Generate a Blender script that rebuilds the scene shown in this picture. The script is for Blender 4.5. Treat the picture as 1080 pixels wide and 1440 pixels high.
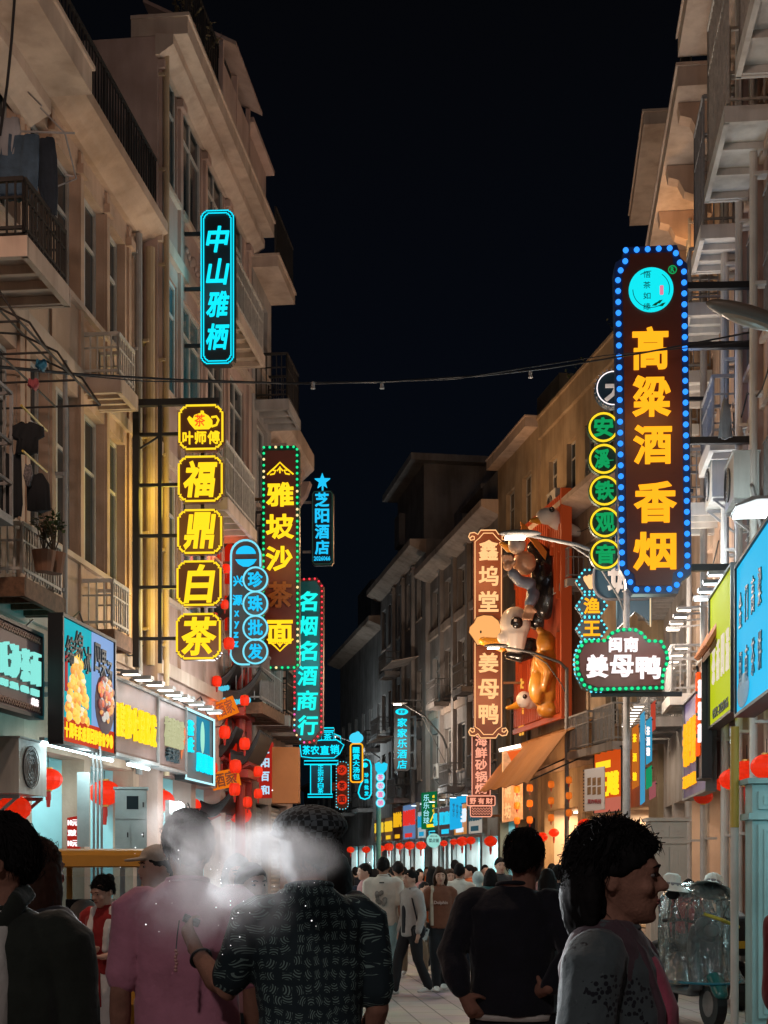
import bpy, bmesh, math, random
from mathutils import Vector, Matrix, noise
RND = random.Random(11)
SC = bpy.context.scene
COL = SC.collection
for _o in list(bpy.data.objects):
    bpy.data.objects.remove(_o)

# ------------------------------------------------------------------ camera
F, HZ, CH = 2000.0, 1213.0, 1.62          # focal length in photo pixels, horizon row, eye height (m)
cam = bpy.data.objects.new('camera', bpy.data.cameras.new('camera'))
COL.objects.link(cam)
cam.location = (0, 0, CH)
cam.rotation_euler = (math.radians(90), 0, 0)
cam.data.sensor_fit = 'HORIZONTAL'
cam.data.sensor_width = 36
cam.data.lens = 36 * F / 1080
cam.data.shift_y = (HZ - 720) / 1080
cam.data.clip_start = 0.1
cam.data.clip_end = 1000
SC.camera = cam

def at(px, py, Y):
    return Vector(((px - 540) / F * Y, Y, CH + (HZ - py) / F * Y))

# ------------------------------------------------------------------ night sky
W = bpy.data.worlds.new("World")
SC.world = W
W.use_nodes = True
nt = W.node_tree
bg = nt.nodes['Background']
tc = nt.nodes.new('ShaderNodeTexCoord'); sx = nt.nodes.new('ShaderNodeSeparateXYZ')
rp = nt.nodes.new('ShaderNodeValToRGB')
nt.links.new(tc.outputs['Generated'], sx.inputs[0]); nt.links.new(sx.outputs['Z'], rp.inputs[0])
rp.color_ramp.elements[0].position = 0.0; rp.color_ramp.elements[0].color = (.0018, .0036, .0058, 1)
rp.color_ramp.elements[1].position = .62; rp.color_ramp.elements[1].color = (.0014, .0014, .0017, 1)
e = rp.color_ramp.elements.new(.33); e.color = (.0015, .0023, .0044, 1)
nt.links.new(rp.outputs[0], bg.inputs['Color']); bg.inputs['Strength'].default_value = 1.0
# faint bluish sun added as fill for the roofs, far below the street lamps
moon = bpy.data.objects.new('moon', bpy.data.lights.new('moon', 'SUN')); COL.objects.link(moon)
moon.data.energy = 0.02; moon.data.angle = math.radians(5); moon.data.color = (.75, .85, 1)
moon.rotation_euler = (math.radians(50), 0, math.radians(-25))
SC.view_settings.view_transform = 'Standard'
SC.view_settings.look = 'None'
SC.view_settings.exposure = 0
SC.view_settings.gamma = 1
SC.render.engine = 'CYCLES'
cy = SC.cycles
cy.use_denoising = True
try: cy.denoiser = 'OPENIMAGEDENOISE'
except Exception: pass
cy.max_bounces = 6; cy.diffuse_bounces = 3; cy.glossy_bounces = 3; cy.transmission_bounces = 4; cy.transparent_max_bounces = 12; cy.volume_bounces = 1
cy.caustics_reflective = False; cy.caustics_refractive = False
cy.sample_clamp_indirect = 4; cy.use_light_tree = True

# ------------------------------------------------------------------ helpers
def lin(h):
    h = h.lstrip('#')
    o = []
    for i in (0, 2, 4):
        c = int(h[i:i+2], 16) / 255
        o.append(c / 12.92 if c <= .04045 else ((c + .055) / 1.055) ** 2.4)
    return tuple(o)

MATS = {}
def mat(name, col, rough=.6, metal=0, vary=.0, vscale=3.0, streak=False, bump=0, bscale=40, emit=0, spec=.4, sheen=0, coat=0):
    """a procedural principled material; col is a hex string or a linear triple"""
    if name in MATS: return MATS[name]
    m = bpy.data.materials.new(name); m.use_nodes = True
    t = m.node_tree; n = t.nodes; b = n['Principled BSDF']
    c = lin(col) if isinstance(col, str) else col
    b.inputs['Base Color'].default_value = (*c, 1)
    b.inputs['Roughness'].default_value = rough; b.inputs['Metallic'].default_value = metal
    b.inputs['Specular IOR Level'].default_value = spec
    if sheen: b.inputs['Sheen Weight'].default_value = sheen
    if coat: b.inputs['Coat Weight'].default_value = coat
    if emit:
        b.inputs['Emission Color'].default_value = (*c, 1); b.inputs['Emission Strength'].default_value = emit
        b.inputs['Base Color'].default_value = (c[0]*.5, c[1]*.5, c[2]*.5, 1)
    if vary or bump:
        tcn = n.new('ShaderNodeTexCoord')
        mp = n.new('ShaderNodeMapping'); t.links.new(tcn.outputs['Object'], mp.inputs[0])
        if streak: mp.inputs['Scale'].default_value = (1, 1, .13)
    if vary:
        nz = n.new('ShaderNodeTexNoise'); nz.inputs['Scale'].default_value = vscale; nz.inputs['Detail'].default_value = 7; nz.inputs['Roughness'].default_value = .65
        t.links.new(mp.outputs[0], nz.inputs['Vector'])
        r = n.new('ShaderNodeValToRGB'); r.color_ramp.elements[0].position = .32; r.color_ramp.elements[1].position = .68
        lo = tuple(x * (1 - vary) for x in c); hi = tuple(min(1, x * (1 + vary * .45)) for x in c)
        r.color_ramp.elements[0].color = (*lo, 1); r.color_ramp.elements[1].color = (*hi, 1)
        t.links.new(nz.outputs['Fac'], r.inputs[0])
        out = r.outputs[0]
        if streak:
            n2 = n.new('ShaderNodeTexNoise'); n2.inputs['Scale'].default_value = 1.1; n2.inputs['Detail'].default_value = 5
            t.links.new(tcn.outputs['Object'], n2.inputs['Vector'])
            r2 = n.new('ShaderNodeValToRGB'); r2.color_ramp.elements[0].position = .36; r2.color_ramp.elements[1].position = .58
            r2.color_ramp.elements[0].color = (.40, .35, .31, 1); r2.color_ramp.elements[1].color = (1, 1, 1, 1)
            t.links.new(n2.outputs['Fac'], r2.inputs[0])
            mx = n.new('ShaderNodeMix'); mx.data_type = 'RGBA'; mx.blend_type = 'MULTIPLY'; mx.inputs['Factor'].default_value = .42
            t.links.new(out, mx.inputs['A']); t.links.new(r2.outputs[0], mx.inputs['B']); out = mx.outputs['Result']
            mp3 = n.new('ShaderNodeMapping'); mp3.inputs['Scale'].default_value = (1, 1, .09); t.links.new(tcn.outputs['Object'], mp3.inputs[0])
            n5 = n.new('ShaderNodeTexNoise'); n5.inputs['Scale'].default_value = 3.2; n5.inputs['Detail'].default_value = 5; t.links.new(mp3.outputs[0], n5.inputs['Vector'])
            r5 = n.new('ShaderNodeValToRGB'); r5.color_ramp.elements[0].position = .36; r5.color_ramp.elements[1].position = .5; r5.color_ramp.elements[0].color = (.58,.52,.48,1); r5.color_ramp.elements[1].color = (1,1,1,1); t.links.new(n5.outputs['Fac'], r5.inputs[0])
            mx5 = n.new('ShaderNodeMix'); mx5.data_type = 'RGBA'; mx5.blend_type = 'MULTIPLY'; mx5.inputs['Factor'].default_value = .32
            t.links.new(out, mx5.inputs['A']); t.links.new(r5.outputs[0], mx5.inputs['B']); out = mx5.outputs['Result']
        t.links.new(out, b.inputs['Base Color'])
        if emit: t.links.new(out, b.inputs['Emission Color'])
    if bump:
        n3 = n.new('ShaderNodeTexNoise'); n3.inputs['Scale'].default_value = bscale; n3.inputs['Detail'].default_value = 4
        t.links.new(tcn.outputs['Object'], n3.inputs['Vector'])
        bp = n.new('ShaderNodeBump'); bp.inputs['Strength'].default_value = bump; bp.inputs['Distance'].default_value = .02
        t.links.new(n3.outputs['Fac'], bp.inputs['Height']); t.links.new(bp.outputs[0], b.inputs['Normal'])
    MATS[name] = m
    return m

def glow(name, col, s=1.0):
    """a surface that gives off light (neon, LED, lamp)"""
    if name in MATS: return MATS[name]
    m = bpy.data.materials.new(name); m.use_nodes = True
    t = m.node_tree; b = t.nodes['Principled BSDF']
    c = lin(col) if isinstance(col, str) else col
    b.inputs['Base Color'].default_value = (c[0]*.05, c[1]*.05, c[2]*.05, 1); b.inputs['Roughness'].default_value = .8; b.inputs['Specular IOR Level'].default_value = .05
    b.inputs['Emission Color'].default_value = (*c, 1); b.inputs['Emission Strength'].default_value = s
    MATS[name] = m
    return m

class MB:
    """collects shapes for ONE mesh"""
    def __init__(s): s.v = []; s.f = []; s.m = []; s.mi = 0
    def add(s, vs, fs):
        o = len(s.v); s.v += [tuple(x) for x in vs]; s.f += [tuple(i + o for i in q) for q in fs]; s.m += [s.mi] * len(fs); return s
    def box(s, x0, y0, z0, x1, y1, z1, M=None):
        vs = [Vector(p) for p in ((x0,y0,z0),(x1,y0,z0),(x1,y1,z0),(x0,y1,z0),(x0,y0,z1),(x1,y0,z1),(x1,y1,z1),(x0,y1,z1))]
        if M: vs = [M @ p for p in vs]
        return s.add(vs, [(0,3,2,1),(4,5,6,7),(0,1,5,4),(1,2,6,5),(2,3,7,6),(3,0,4,7)])
    def cbox(s, c, d, M=None):
        return s.box(c[0]-d[0]/2, c[1]-d[1]/2, c[2]-d[2]/2, c[0]+d[0]/2, c[1]+d[1]/2, c[2]+d[2]/2, M)
    def bar(s, a, b, w, h=None, up=(0,0,1)):
        a, b = Vector(a), Vector(b); h = h or w
        d = (b - a).normalized(); u = Vector(up)
        if abs(d.dot(u)) > .95: u = Vector((1,0,0))
        r = d.cross(u).normalized() * (w/2); u = r.cross(d).normalized() * (h/2)
        vs = [a-r-u, a+r-u, a+r+u, a-r+u, b-r-u, b+r-u, b+r+u, b-r+u]
        return s.add(vs, [(0,1,2,3),(7,6,5,4),(0,4,5,1),(1,5,6,2),(2,6,7,3),(3,7,4,0)])
    def tube(s, pts, r, n=8, closed=False, flat=None, cap=True):
        pts = [Vector(p) for p in pts]; k = len(pts)
        rr = r if isinstance(r, (list, tuple)) else [r] * k
        T = []
        for i in range(k):
            a = pts[i-1] if (i > 0 or closed) else pts[i]; b = pts[(i+1) % k] if (i < k-1 or closed) else pts[i]
            d = (b - a)
            T.append(d.normalized() if d.length > 1e-9 else Vector((0,0,1)))
        u = Vector((0,0,1)) if abs(T[0].z) < .9 else Vector((0,1,0))
        N = (u - T[0] * u.dot(T[0])).normalized(); vs = []; fs = []
        for i in range(k):
            N = (N - T[i] * N.dot(T[i]))
            N = N.normalized() if N.length > 1e-6 else T[i].orthogonal().normalized()
            B = T[i].cross(N)
            ri = rr[i]; ra, rb = ri if isinstance(ri, (tuple, list)) else (ri, ri)
            for j in range(n):
                t = 2 * math.pi * j / n
                vs.append(pts[i] + N * (ra * math.cos(t)) + B * (rb * math.sin(t)))
        for i in range(k if closed else k - 1):
            a, b = i * n, ((i + 1) % k) * n
            for j in range(n): fs.append((a+j, a+(j+1)%n, b+(j+1)%n, b+j))
        if cap and not closed:
            fs.append(tuple(range(n-1, -1, -1))); fs.append(tuple((k-1)*n + j for j in range(n)))
        return s.add(vs, fs)
    def limb(s, pts, rr, n=10):
        """tube with rounded ends; radii may be (a,b)"""
        pts = [Vector(p) for p in pts]; out = []; orr = []
        sc = lambda r, k: (r[0]*k, r[1]*k) if isinstance(r, (tuple, list)) else r*k
        mx = lambda r: min(r) if isinstance(r, (tuple, list)) else r
        d0 = (pts[0]-pts[1]).normalized(); d1 = (pts[-1]-pts[-2]).normalized()
        for k, q in ((.92,.3),(.6,.72)): out.append(pts[0] + d0*mx(rr[0])*k); orr.append(sc(rr[0], q))
        out += pts; orr += list(rr)
        for k, q in ((.6,.72),(.92,.3)): out.append(pts[-1] + d1*mx(rr[-1])*k); orr.append(sc(rr[-1], q))
        return s.tube(out, orr, n)
    def rings(s, rg, n=16):
        """stacked horizontal ellipses: (cx,cy,z,rx,ry)"""
        vs = []; fs = []
        for cx, cy_, z, rx, ry in rg:
            for j in range(n):
                t = 2*math.pi*j/n; c, q = math.cos(t), math.sin(t)
                vs.append((cx + rx*math.copysign(abs(c)**.85, c), cy_ + ry*math.copysign(abs(q)**.85, q), z))
        for i in range(len(rg)-1):
            for j in range(n): fs.append((i*n+j, i*n+(j+1)%n, (i+1)*n+(j+1)%n, (i+1)*n+j))
        fs.append(tuple(range(n-1,-1,-1))); fs.append(tuple((len(rg)-1)*n+j for j in range(n)))
        return s.add(vs, fs)
    def ell(s, c, r, M=None, nu=14, nv=9, fn=None):
        c = Vector(c); vs = []; fs = []
        for i in range(nv+1):
            p = math.pi*i/nv
            for j in range(nu):
                t = 2*math.pi*j/nu
                d = Vector((math.sin(p)*math.cos(t), math.sin(p)*math.sin(t), math.cos(p)))
                k = fn(d) if fn else 1
                q = Vector((d.x*r[0], d.y*r[1], d.z*r[2])) * k
                if M: q = M @ q
                vs.append(c + q)
        for i in range(nv):
            for j in range(nu): fs.append((i*nu+j, (i+1)*nu+j, (i+1)*nu+(j+1)%nu, i*nu+(j+1)%nu))
        return s.add(vs, fs)
    def lathe(s, prof, c=(0,0,0), n=16, fn=None):
        c = Vector(c); vs = []; fs = []
        for r, z in prof:
            for j in range(n):
                t = 2*math.pi*j/n; k = fn(j, n) if fn else 1
                vs.append(c + Vector((r*k*math.cos(t), r*k*math.sin(t), z)))
        for i in range(len(prof)-1):
            for j in range(n): fs.append((i*n+j, i*n+(j+1)%n, (i+1)*n+(j+1)%n, (i+1)*n+j))
        return s.add(vs, fs)
    def slab(s, poly, y0, y1):
        """extrude an outline given in (x,z) from y0 (front) to y1 (back)"""
        n = len(poly)
        vs = [(x, y0, z) for x, z in poly] + [(x, y1, z) for x, z in poly]
        fs = [tuple(range(n)), tuple(range(2*n-1, n-1, -1))] + [(i, i+n, (i+1)%n+n, (i+1)%n) for i in range(n)]
        return s.add(vs, fs)
    def prof(s, poly, x0, x1):
        """extrude an outline given in (y,z) along x"""
        n = len(poly)
        vs = [(x0, y, z) for y, z in poly] + [(x1, y, z) for y, z in poly]
        fs = [tuple(range(n-1,-1,-1)), tuple(range(n, 2*n))] + [(i, (i+1)%n, (i+1)%n+n, i+n) for i in range(n)]
        return s.add(vs, fs)
    def build(s, name, m, parent=None, loc=None, rz=0, smooth=False):
        me = bpy.data.meshes.new(name); me.from_pydata(s.v, [], s.f)
        for x in (m if isinstance(m, (list, tuple)) else [m]): me.materials.append(x)
        if any(s.m): me.polygons.foreach_set('material_index', s.m)
        bm = bmesh.new(); bm.from_mesh(me); bmesh.ops.recalc_face_normals(bm, faces=bm.faces); bm.to_mesh(me); bm.free()
        if smooth: me.polygons.foreach_set('use_smooth', [True]*len(me.polygons))
        return link(name, me, parent, loc, rz)

def link(name, me, parent=None, loc=None, rz=0):
    o = bpy.data.objects.new(name, me); COL.objects.link(o)
    if parent: o.parent = parent
    if loc is not None: o.location = loc
    o.rotation_euler = (0, 0, rz)
    return o

def thing(name, label, cat, loc=(0,0,0), rz=0, group=None):
    o = bpy.data.objects.new(name, None); COL.objects.link(o); o.empty_display_size = .2
    o.location = loc; o.rotation_euler = (0, 0, rz)
    return tag(o, label, cat, group)
def tag(o, label, cat, group=None):
    o['label'] = label; o['category'] = cat
    if group: o['group'] = group
    return o
def struct(name, mb, m):
    o = mb.build(name, m); o['kind'] = 'structure'; return o
def copy_tree(o, parent=None):
    c = o.copy(); COL.objects.link(c); c.parent = parent
    for ch in o.children: copy_tree(ch, c)
    return c
def lamp(kind, loc, energy, col=(1,1,1), size=.2, rot=None, parent=None, **k):
    l = bpy.data.lights.new('lamp_light', kind); l.energy = energy; l.color = col
    if kind == 'AREA':
        l.size = size
        if 'size_y' in k: l.shape = 'RECTANGLE'; l.size_y = k.pop('size_y')
    else: l.shadow_soft_size = size
    for a, b in k.items(): setattr(l, a, b)
    o = bpy.data.objects.new('lamp_light', l); COL.objects.link(o); o.location = loc
    if rot: o.rotation_euler = rot
    if parent: o.parent = parent
    return o
def aim(frm, to):
    return (Vector(to) - Vector(frm)).to_track_quat('-Z', 'Y').to_euler()

# ---- writing: glyph outlines of the built-in font as raised mesh letters
GLY = {}
def glyph(ch, bold, shear):
    k = (ch, bold, shear)
    if k in GLY: return GLY[k]
    c = bpy.data.curves.new('g', 'FONT'); c.body = ch; c.size = 1; c.extrude = .3; c.bevel_depth = max(0, bold*.85); c.bevel_resolution = 0; c.shear = shear; c.resolution_u = 2
    o = bpy.data.objects.new('g', c); COL.objects.link(o)
    dg = bpy.context.evaluated_depsgraph_get()
    me = bpy.data.meshes.new_from_object(o.evaluated_get(dg))
    zm = max([abs(v.co.z) for v in me.vertices] or [1]); vs = [(v.co.x, v.co.y, .5*v.co.z/zm) for v in me.vertices]; fs = [tuple(p.vertices) for p in me.polygons]
    bpy.data.objects.remove(o); bpy.data.curves.remove(c); bpy.data.meshes.remove(me)
    GLY[k] = (vs, fs); return GLY[k]
def text(mb, s, cx, cz, w, h, y=0, d=.02, bold=.012, shear=0, rot=0, keep=False):
    """one string fitted to a w x h box centred on (cx,cz); front face at y-d"""
    vs, fs = glyph(s, bold, shear)
    if not vs: return
    x0 = min(v[0] for v in vs); x1 = max(v[0] for v in vs); z0 = min(v[1] for v in vs); z1 = max(v[1] for v in vs)
    kx, kz = w / max(x1-x0, .05), h / max(z1-z0, .05)
    if keep: kx = kz = min(kx, kz)
    c, q = math.cos(rot), math.sin(rot); out = []
    for a, b, e in vs:
        X, Z = (a-(x0+x1)/2)*kx, (b-(z0+z1)/2)*kz
        out.append((cx + X*c - Z*q, y - d/2 - e*d, cz + X*q + Z*c))
    mb.add(out, fs)
# ------------------------------------------------------------------ materials of the street
P_BEIGE = mat('beige_plaster', (.52,.355,.26), .85, vary=.14, vscale=2.2, streak=True, bump=.25, bscale=25)
P_PINK = mat('pinkish_plaster', (.48,.335,.285), .85, vary=.16, vscale=2.0, streak=True, bump=.25, bscale=22)
P_GREY = mat('grey_plaster', (.38,.34,.32), .85, vary=.25, vscale=1.8, streak=True, bump=.25, bscale=22)
P_TAN = mat('tan_plaster', (.46,.34,.22), .85, vary=.25, vscale=2.0, streak=True, bump=.2, bscale=22)
P_DARK = mat('old_grey_plaster', (.27,.25,.24), .9, vary=.35, vscale=1.5, streak=True, bump=.2)
P_TRIM = mat('cream_trim', (.54,.41,.33), .8, vary=.14, vscale=4, streak=True)
P_WHITE = mat('white_paint', (.66,.62,.58), .6, vary=.14, vscale=5, streak=True)
GLASS = mat('dark_glass', (.02,.03,.035), .12, spec=.6)
GLASSB = mat('cyan_reflection_glass', (.02,.10,.13), .15, spec=.6)  # cyan sign reflection put into the pane colour
IRON = mat('dark_iron', (.035,.03,.028), .6, metal=.3, vary=.3, vscale=12)
BLACKM = mat('black_metal', (.012,.012,.014), .5)
GALV = mat('galvanised', (.27,.255,.25), .65, metal=.1, vary=.25, vscale=9)
RAILW = mat('pale_railing', (.5,.45,.40), .6, vary=.3, vscale=9)
FRAMEW = mat('window_frame_white', (.45,.42,.39), .5, vary=.15, vscale=7)
RUST = mat('rusty_steel', (.18,.09,.05), .8, vary=.5, vscale=14)
SHUT = mat('shutter_metal', (.40,.40,.39), .5, metal=.2, vary=.15, vscale=3)
SHOPW = mat('shop_wall_pale', (.36,.62,.64), .6, vary=.1, vscale=2)
SHOPP = mat('shop_wall_warm', (.6,.5,.42), .6, vary=.12, vscale=2)
SHOPD = mat('shop_wall_dark', (.10,.08,.08), .7, vary=.2, vscale=2)
TUBE_C = glow('tube_cool', (.72,.97,1), 7)
TUBE_W = glow('tube_warm', (1,.82,.6), 7)
LED_C = glow('led_cool', (.85,.97,1), 5)
LED_W = glow('led_warm', (1,.85,.68), 5)
PVC = mat('grey_pipe', (.30,.28,.27), .5, vary=.15, vscale=5)
ACM = mat('air_conditioner_white', (.5,.49,.46), .5, vary=.18, vscale=6, streak=True)

# ------------------------------------------------------------------ ground
def stone_mat():
    m = bpy.data.materials.new('stone_paving'); m.use_nodes = True
    t = m.node_tree; n = t.nodes; b = n['Principled BSDF']
    tcn = n.new('ShaderNodeTexCoord'); mp = n.new('ShaderNodeMapping'); mp.inputs['Rotation'].default_value = (0,0,math.radians(84))
    t.links.new(tcn.outputs['Object'], mp.inputs[0])
    br = n.new('ShaderNodeTexBrick'); br.inputs['Scale'].default_value = 1.0; br.inputs['Brick Width'].default_value = .62; br.inputs['Row Height'].default_value = .31
    br.inputs['Mortar Size'].default_value = .009
    br.inputs['Color1'].default_value = (.30,.235,.215,1); br.inputs['Color2'].default_value = (.22,.18,.17,1); br.inputs['Mortar'].default_value = (.07,.06,.055,1)
    t.links.new(mp.outputs[0], br.inputs['Vector'])
    nz = n.new('ShaderNodeTexNoise'); nz.inputs['Scale'].default_value = 1.3; nz.inputs['Detail'].default_value = 8
    t.links.new(tcn.outputs['Object'], nz.inputs['Vector'])
    mx = n.new('ShaderNodeMix'); mx.data_type = 'RGBA'; mx.blend_type = 'OVERLAY'; mx.inputs['Factor'].default_value = .6
    t.links.new(br.outputs['Color'], mx.inputs['A']); t.links.new(nz.outputs['Color'], mx.inputs['B'])
    hs = n.new('ShaderNodeHueSaturation'); hs.inputs['Saturation'].default_value = .7
    t.links.new(mx.outputs['Result'], hs.inputs['Color']); t.links.new(hs.outputs[0], b.inputs['Base Color'])
    mr = n.new('ShaderNodeMapRange'); mr.inputs['To Min'].default_value = .35; mr.inputs['To Max'].default_value = .7
    t.links.new(nz.outputs['Fac'], mr.inputs['Value']); t.links.new(mr.outputs[0], b.inputs['Roughness'])
    bp = n.new('ShaderNodeBump'); bp.inputs['Strength'].default_value = .4; bp.inputs['Distance'].default_value = .01
    t.links.new(br.outputs['Fac'], bp.inputs['Height']); bp.invert = True; t.links.new(bp.outputs[0], b.inputs['Normal'])
    return m
g = MB(); g.add([(-150,-30,0),(150,-30,0),(150,300,0),(-150,300,0)], [(0,1,2,3)])
struct('ground', g, mat('dark_ground', (.05,.05,.05), .9, vary=.2, vscale=1))
g = MB()   # street paving that follows the bend
pl = [(-6.0+.11*-5,-5),(-6.0+.11*34.5,34.5),(-2.3-.17*65.5,100),(-2.3-.17*95.5+8.5,130),(12.3-.17*110,110),(6.6,33.4),(2.95-.55,-5)]
g.add([(x,y,.004) for x,y in pl], [tuple(range(len(pl)))])
struct('street', g, stone_mat())

# ------------------------------------------------------------------ buildings
ANG_L = math.atan2(1, .11); ANG_R = ANG_L + math.pi; ANG_F = math.atan2(-1, .17)
class Bld:
    """one building: local x along its street front, -y towards the street, z up"""
    def __init__(s, side, Ya, Yb, H, out, label, mw, name='town_house', D=9, group=None):
        s.side, s.Ya, s.Yb, s.H, s.out, s.mw, s.D = side, Ya, Yb, H, out, mw, D
        if side == 'L': org, ang = (-5.9 + .11*Ya, Ya, 0), ANG_L; s.k = 1.00603
        elif side == 'R': org, ang = (2.9 + .11*Yb, Yb, 0), ANG_R; s.k = 1.00603
        else: org, ang = (12.25 - .17*Yb, Yb, 0), ANG_F; s.k = 1.01435
        s.L = (Yb - Ya) * s.k; s.ang = ang; s.open = []; s.org = org
        s.root = thing(name, label, 'building', org, ang, group)
    def lx(s, Y): return (Y - s.Ya)*s.k if s.side == 'L' else (s.Yb - Y)*s.k
    def P(s, Y, out, z):
        """world point"""
        c, q = math.cos(s.ang), math.sin(s.ang); x, y = s.lx(Y), -out
        return Vector((s.org[0] + x*c - y*q, s.org[1] + x*q + y*c, z))
    def span(s, Ya, Yb):
        a, b = s.lx(Ya), s.lx(Yb); return (min(a,b), max(a,b))
    def hole(s, Ya, Yb, z0, z1, d=.22): 
        x0, x1 = s.span(Ya, Yb); s.open.append((x0, x1, z0, z1, d)); return x0, x1
    def win(s, Ya, Yb, z0, z1, d=.13, mf=None, mp=None, cols=2, transom=.3, sill=True, bars=False):
        x0, x1 = s.hole(Ya, Yb, z0, z1, d); y = -s.out + d - .02; fw = .055
        f = MB()
        f.box(x0+.003,y-.05,z0+.003,x0+fw,y,z1-.003); f.box(x1-fw,y-.05,z0+.003,x1-.003,y,z1-.003); f.box(x0+fw,y-.05,z0+.003,x1-fw,y,z0+fw); f.box(x0+fw,y-.05,z1-fw,x1-fw,y,z1-.003)
        for i in range(1, cols):
            xm = x0 + (x1-x0)*i/cols; f.box(xm-.025,y-.047,z0+fw,xm+.025,y-.003,z1-fw)
        if transom: zt = z1-(z1-z0)*transom; f.box(x0+fw,y-.044,zt-.022,x1-fw,y-.006,zt+.022)
        w = f.build('window', mf or FRAMEW, s.root)
        p = MB(); p.add([(x0+.01,y-.02,z0+.01),(x1-.01,y-.02,z0+.01),(x1-.01,y-.02,z1-.01),(x0+.01,y-.02,z1-.01)], [(0,1,2,3)])
        p.build('pane', mp or GLASS, w)
        if sill:
            q = MB(); q.box(x0-.08,-s.out-.07,z0-.075,x1+.08,-s.out+.02,z0-.004); q.build('sill', P_TRIM, w)
        if bars:
            q = MB(); yy = -s.out-.02
            n = int((x1-x0)/.11)
            for i in range(n+1): xx = x0+(x1-x0)*i/n; q.bar((xx,yy,z0),(xx,yy,z1),.014)
            for zz in (z0,(z0+z1)/2,z1): q.bar((x0,yy-.015,zz),(x1,yy-.015,zz),.016)
            q.build('grille', GALV, w)
    def wall(s):
        mb = MB(); y = -s.out
        xs = sorted({0, s.L, *[o[0] for o in s.open], *[o[1] for o in s.open]}); zs = sorted({0, s.H, *[o[2] for o in s.open], *[o[3] for o in s.open]})
        for i in range(len(xs)-1):
            for j in range(len(zs)-1):
                xm, zm = (xs[i]+xs[i+1])/2, (zs[j]+zs[j+1])/2
                if any(o[0]<xm<o[1] and o[2]<zm<o[3] for o in s.open): continue
                mb.add([(xs[i],y,zs[j]),(xs[i+1],y,zs[j]),(xs[i+1],y,zs[j+1]),(xs[i],y,zs[j+1])], [(0,1,2,3)])
        for x0,x1,z0,z1,d in s.open:
            yb = y + d
            mb.add([(x0,y,z0),(x0,yb,z0),(x0,yb,z1),(x0,y,z1)], [(0,1,2,3)]); mb.add([(x1,y,z0),(x1,yb,z0),(x1,yb,z1),(x1,y,z1)], [(3,2,1,0)])
            mb.add([(x0,y,z0),(x1,y,z0),(x1,yb,z0),(x0,yb,z0)], [(3,2,1,0)]); mb.add([(x0,y,z1),(x1,y,z1),(x1,yb,z1),(x0,yb,z1)], [(0,1,2,3)])
        D = s.D
        mb.add([(0,y,0),(0,D,0),(0,D,s.H),(0,y,s.H)], [(0,1,2,3)]); mb.add([(s.L,y,0),(s.L,D,0),(s.L,D,s.H),(s.L,y,s.H)], [(3,2,1,0)])
        mb.add([(0,y,s.H),(s.L,y,s.H),(s.L,D,s.H),(0,D,s.H)], [(0,1,2,3)]); mb.add([(0,D,0),(s.L,D,0),(s.L,D,s.H),(0,D,s.H)], [(0,3,2,1)])
        me = bpy.data.meshes.new('wall'); me.from_pydata(mb.v, [], mb.f); me.materials.append(s.mw)
        return link('wall', me, s.root)
    def bay(s, Ya, Yb, z1, mw=None, depth=2.2, light=None, shelves=True, lamp_w=0, lcol=(.75,.97,1)):
        """an open shop on the ground floor with a lit ceiling tube and goods on shelves"""
        x0, x1 = s.hole(Ya, Yb, .05, z1, .3); y0 = -s.out+.3; y1 = y0+depth
        m = MB(); e = .004
        m.add([(x0+e,y0,.06),(x1-e,y0,.06),(x1-e,y1,.06),(x0+e,y1,.06)], [(0,1,2,3)]); m.add([(x0+e,y1,.06),(x1-e,y1,.06),(x1-e,y1,z1-e),(x0+e,y1,z1-e)], [(0,1,2,3)])
        m.add([(x0+e,y0,.06),(x0+e,y1,.06),(x0+e,y1,z1-e),(x0+e,y0,z1-e)], [(0,1,2,3)]); m.add([(x1-e,y0,.06),(x1-e,y1,.06),(x1-e,y1,z1-e),(x1-e,y0,z1-e)], [(3,2,1,0)])
        m.add([(x0+e,y0,z1-e),(x1-e,y0,z1-e),(x1-e,y1,z1-e),(x0+e,y1,z1-e)], [(3,2,1,0)])
        r = m.build('shop_interior', mw or SHOPW, s.root)
        if light:
            t = MB(); n = max(1, int((x1-x0)/1.3))
            for i in range(n):
                xm = x0+(x1-x0)*(i+.5)/n; t.box(xm-.45,y0+.5,z1-.09,xm+.45,y0+.58,z1-.04)
            t.build('tube_light', light, r)
        if lamp_w:
            lamp('AREA', ((x0+x1)/2, y0+.5, z1-.12), lamp_w, lcol, (x1-x0)*.8, parent=s.root, size_y=.5)
        if shelves:
            q = MB(); q.box(x0+.1,y1-.35,.061,x1-.1,y1-.03,.95)
            for k in range(3): q.box(x0+.1,y1-.32,1.2+.45*k,x1-.1,y1-.03,1.23+.45*k)
            q.build('shelf', SHOPP, r)
            q = MB(); rr = random.Random(int(x0*100+Ya*7))
            q2 = [MB() for _ in range(3)]
            for k in range(4):
                xx = x0+.15
                while xx < x1-.25:
                    w = rr.uniform(.07,.2); hh = rr.uniform(.12,.33); z = (.951,1.231,1.681,2.131)[k]
                    q2[rr.randrange(3)].box(xx,y1-.28,z,xx+w,y1-.1,z+hh); xx += w+rr.uniform(.01,.06)
            for i, c in enumerate(('#a8402a','#c9a13c','#4d8f94')): 
                if q2[i].v: q2[i].build('goods', mat('goods_'+str(i), c, .5, vary=.4, vscale=9), r)
        return r
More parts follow.
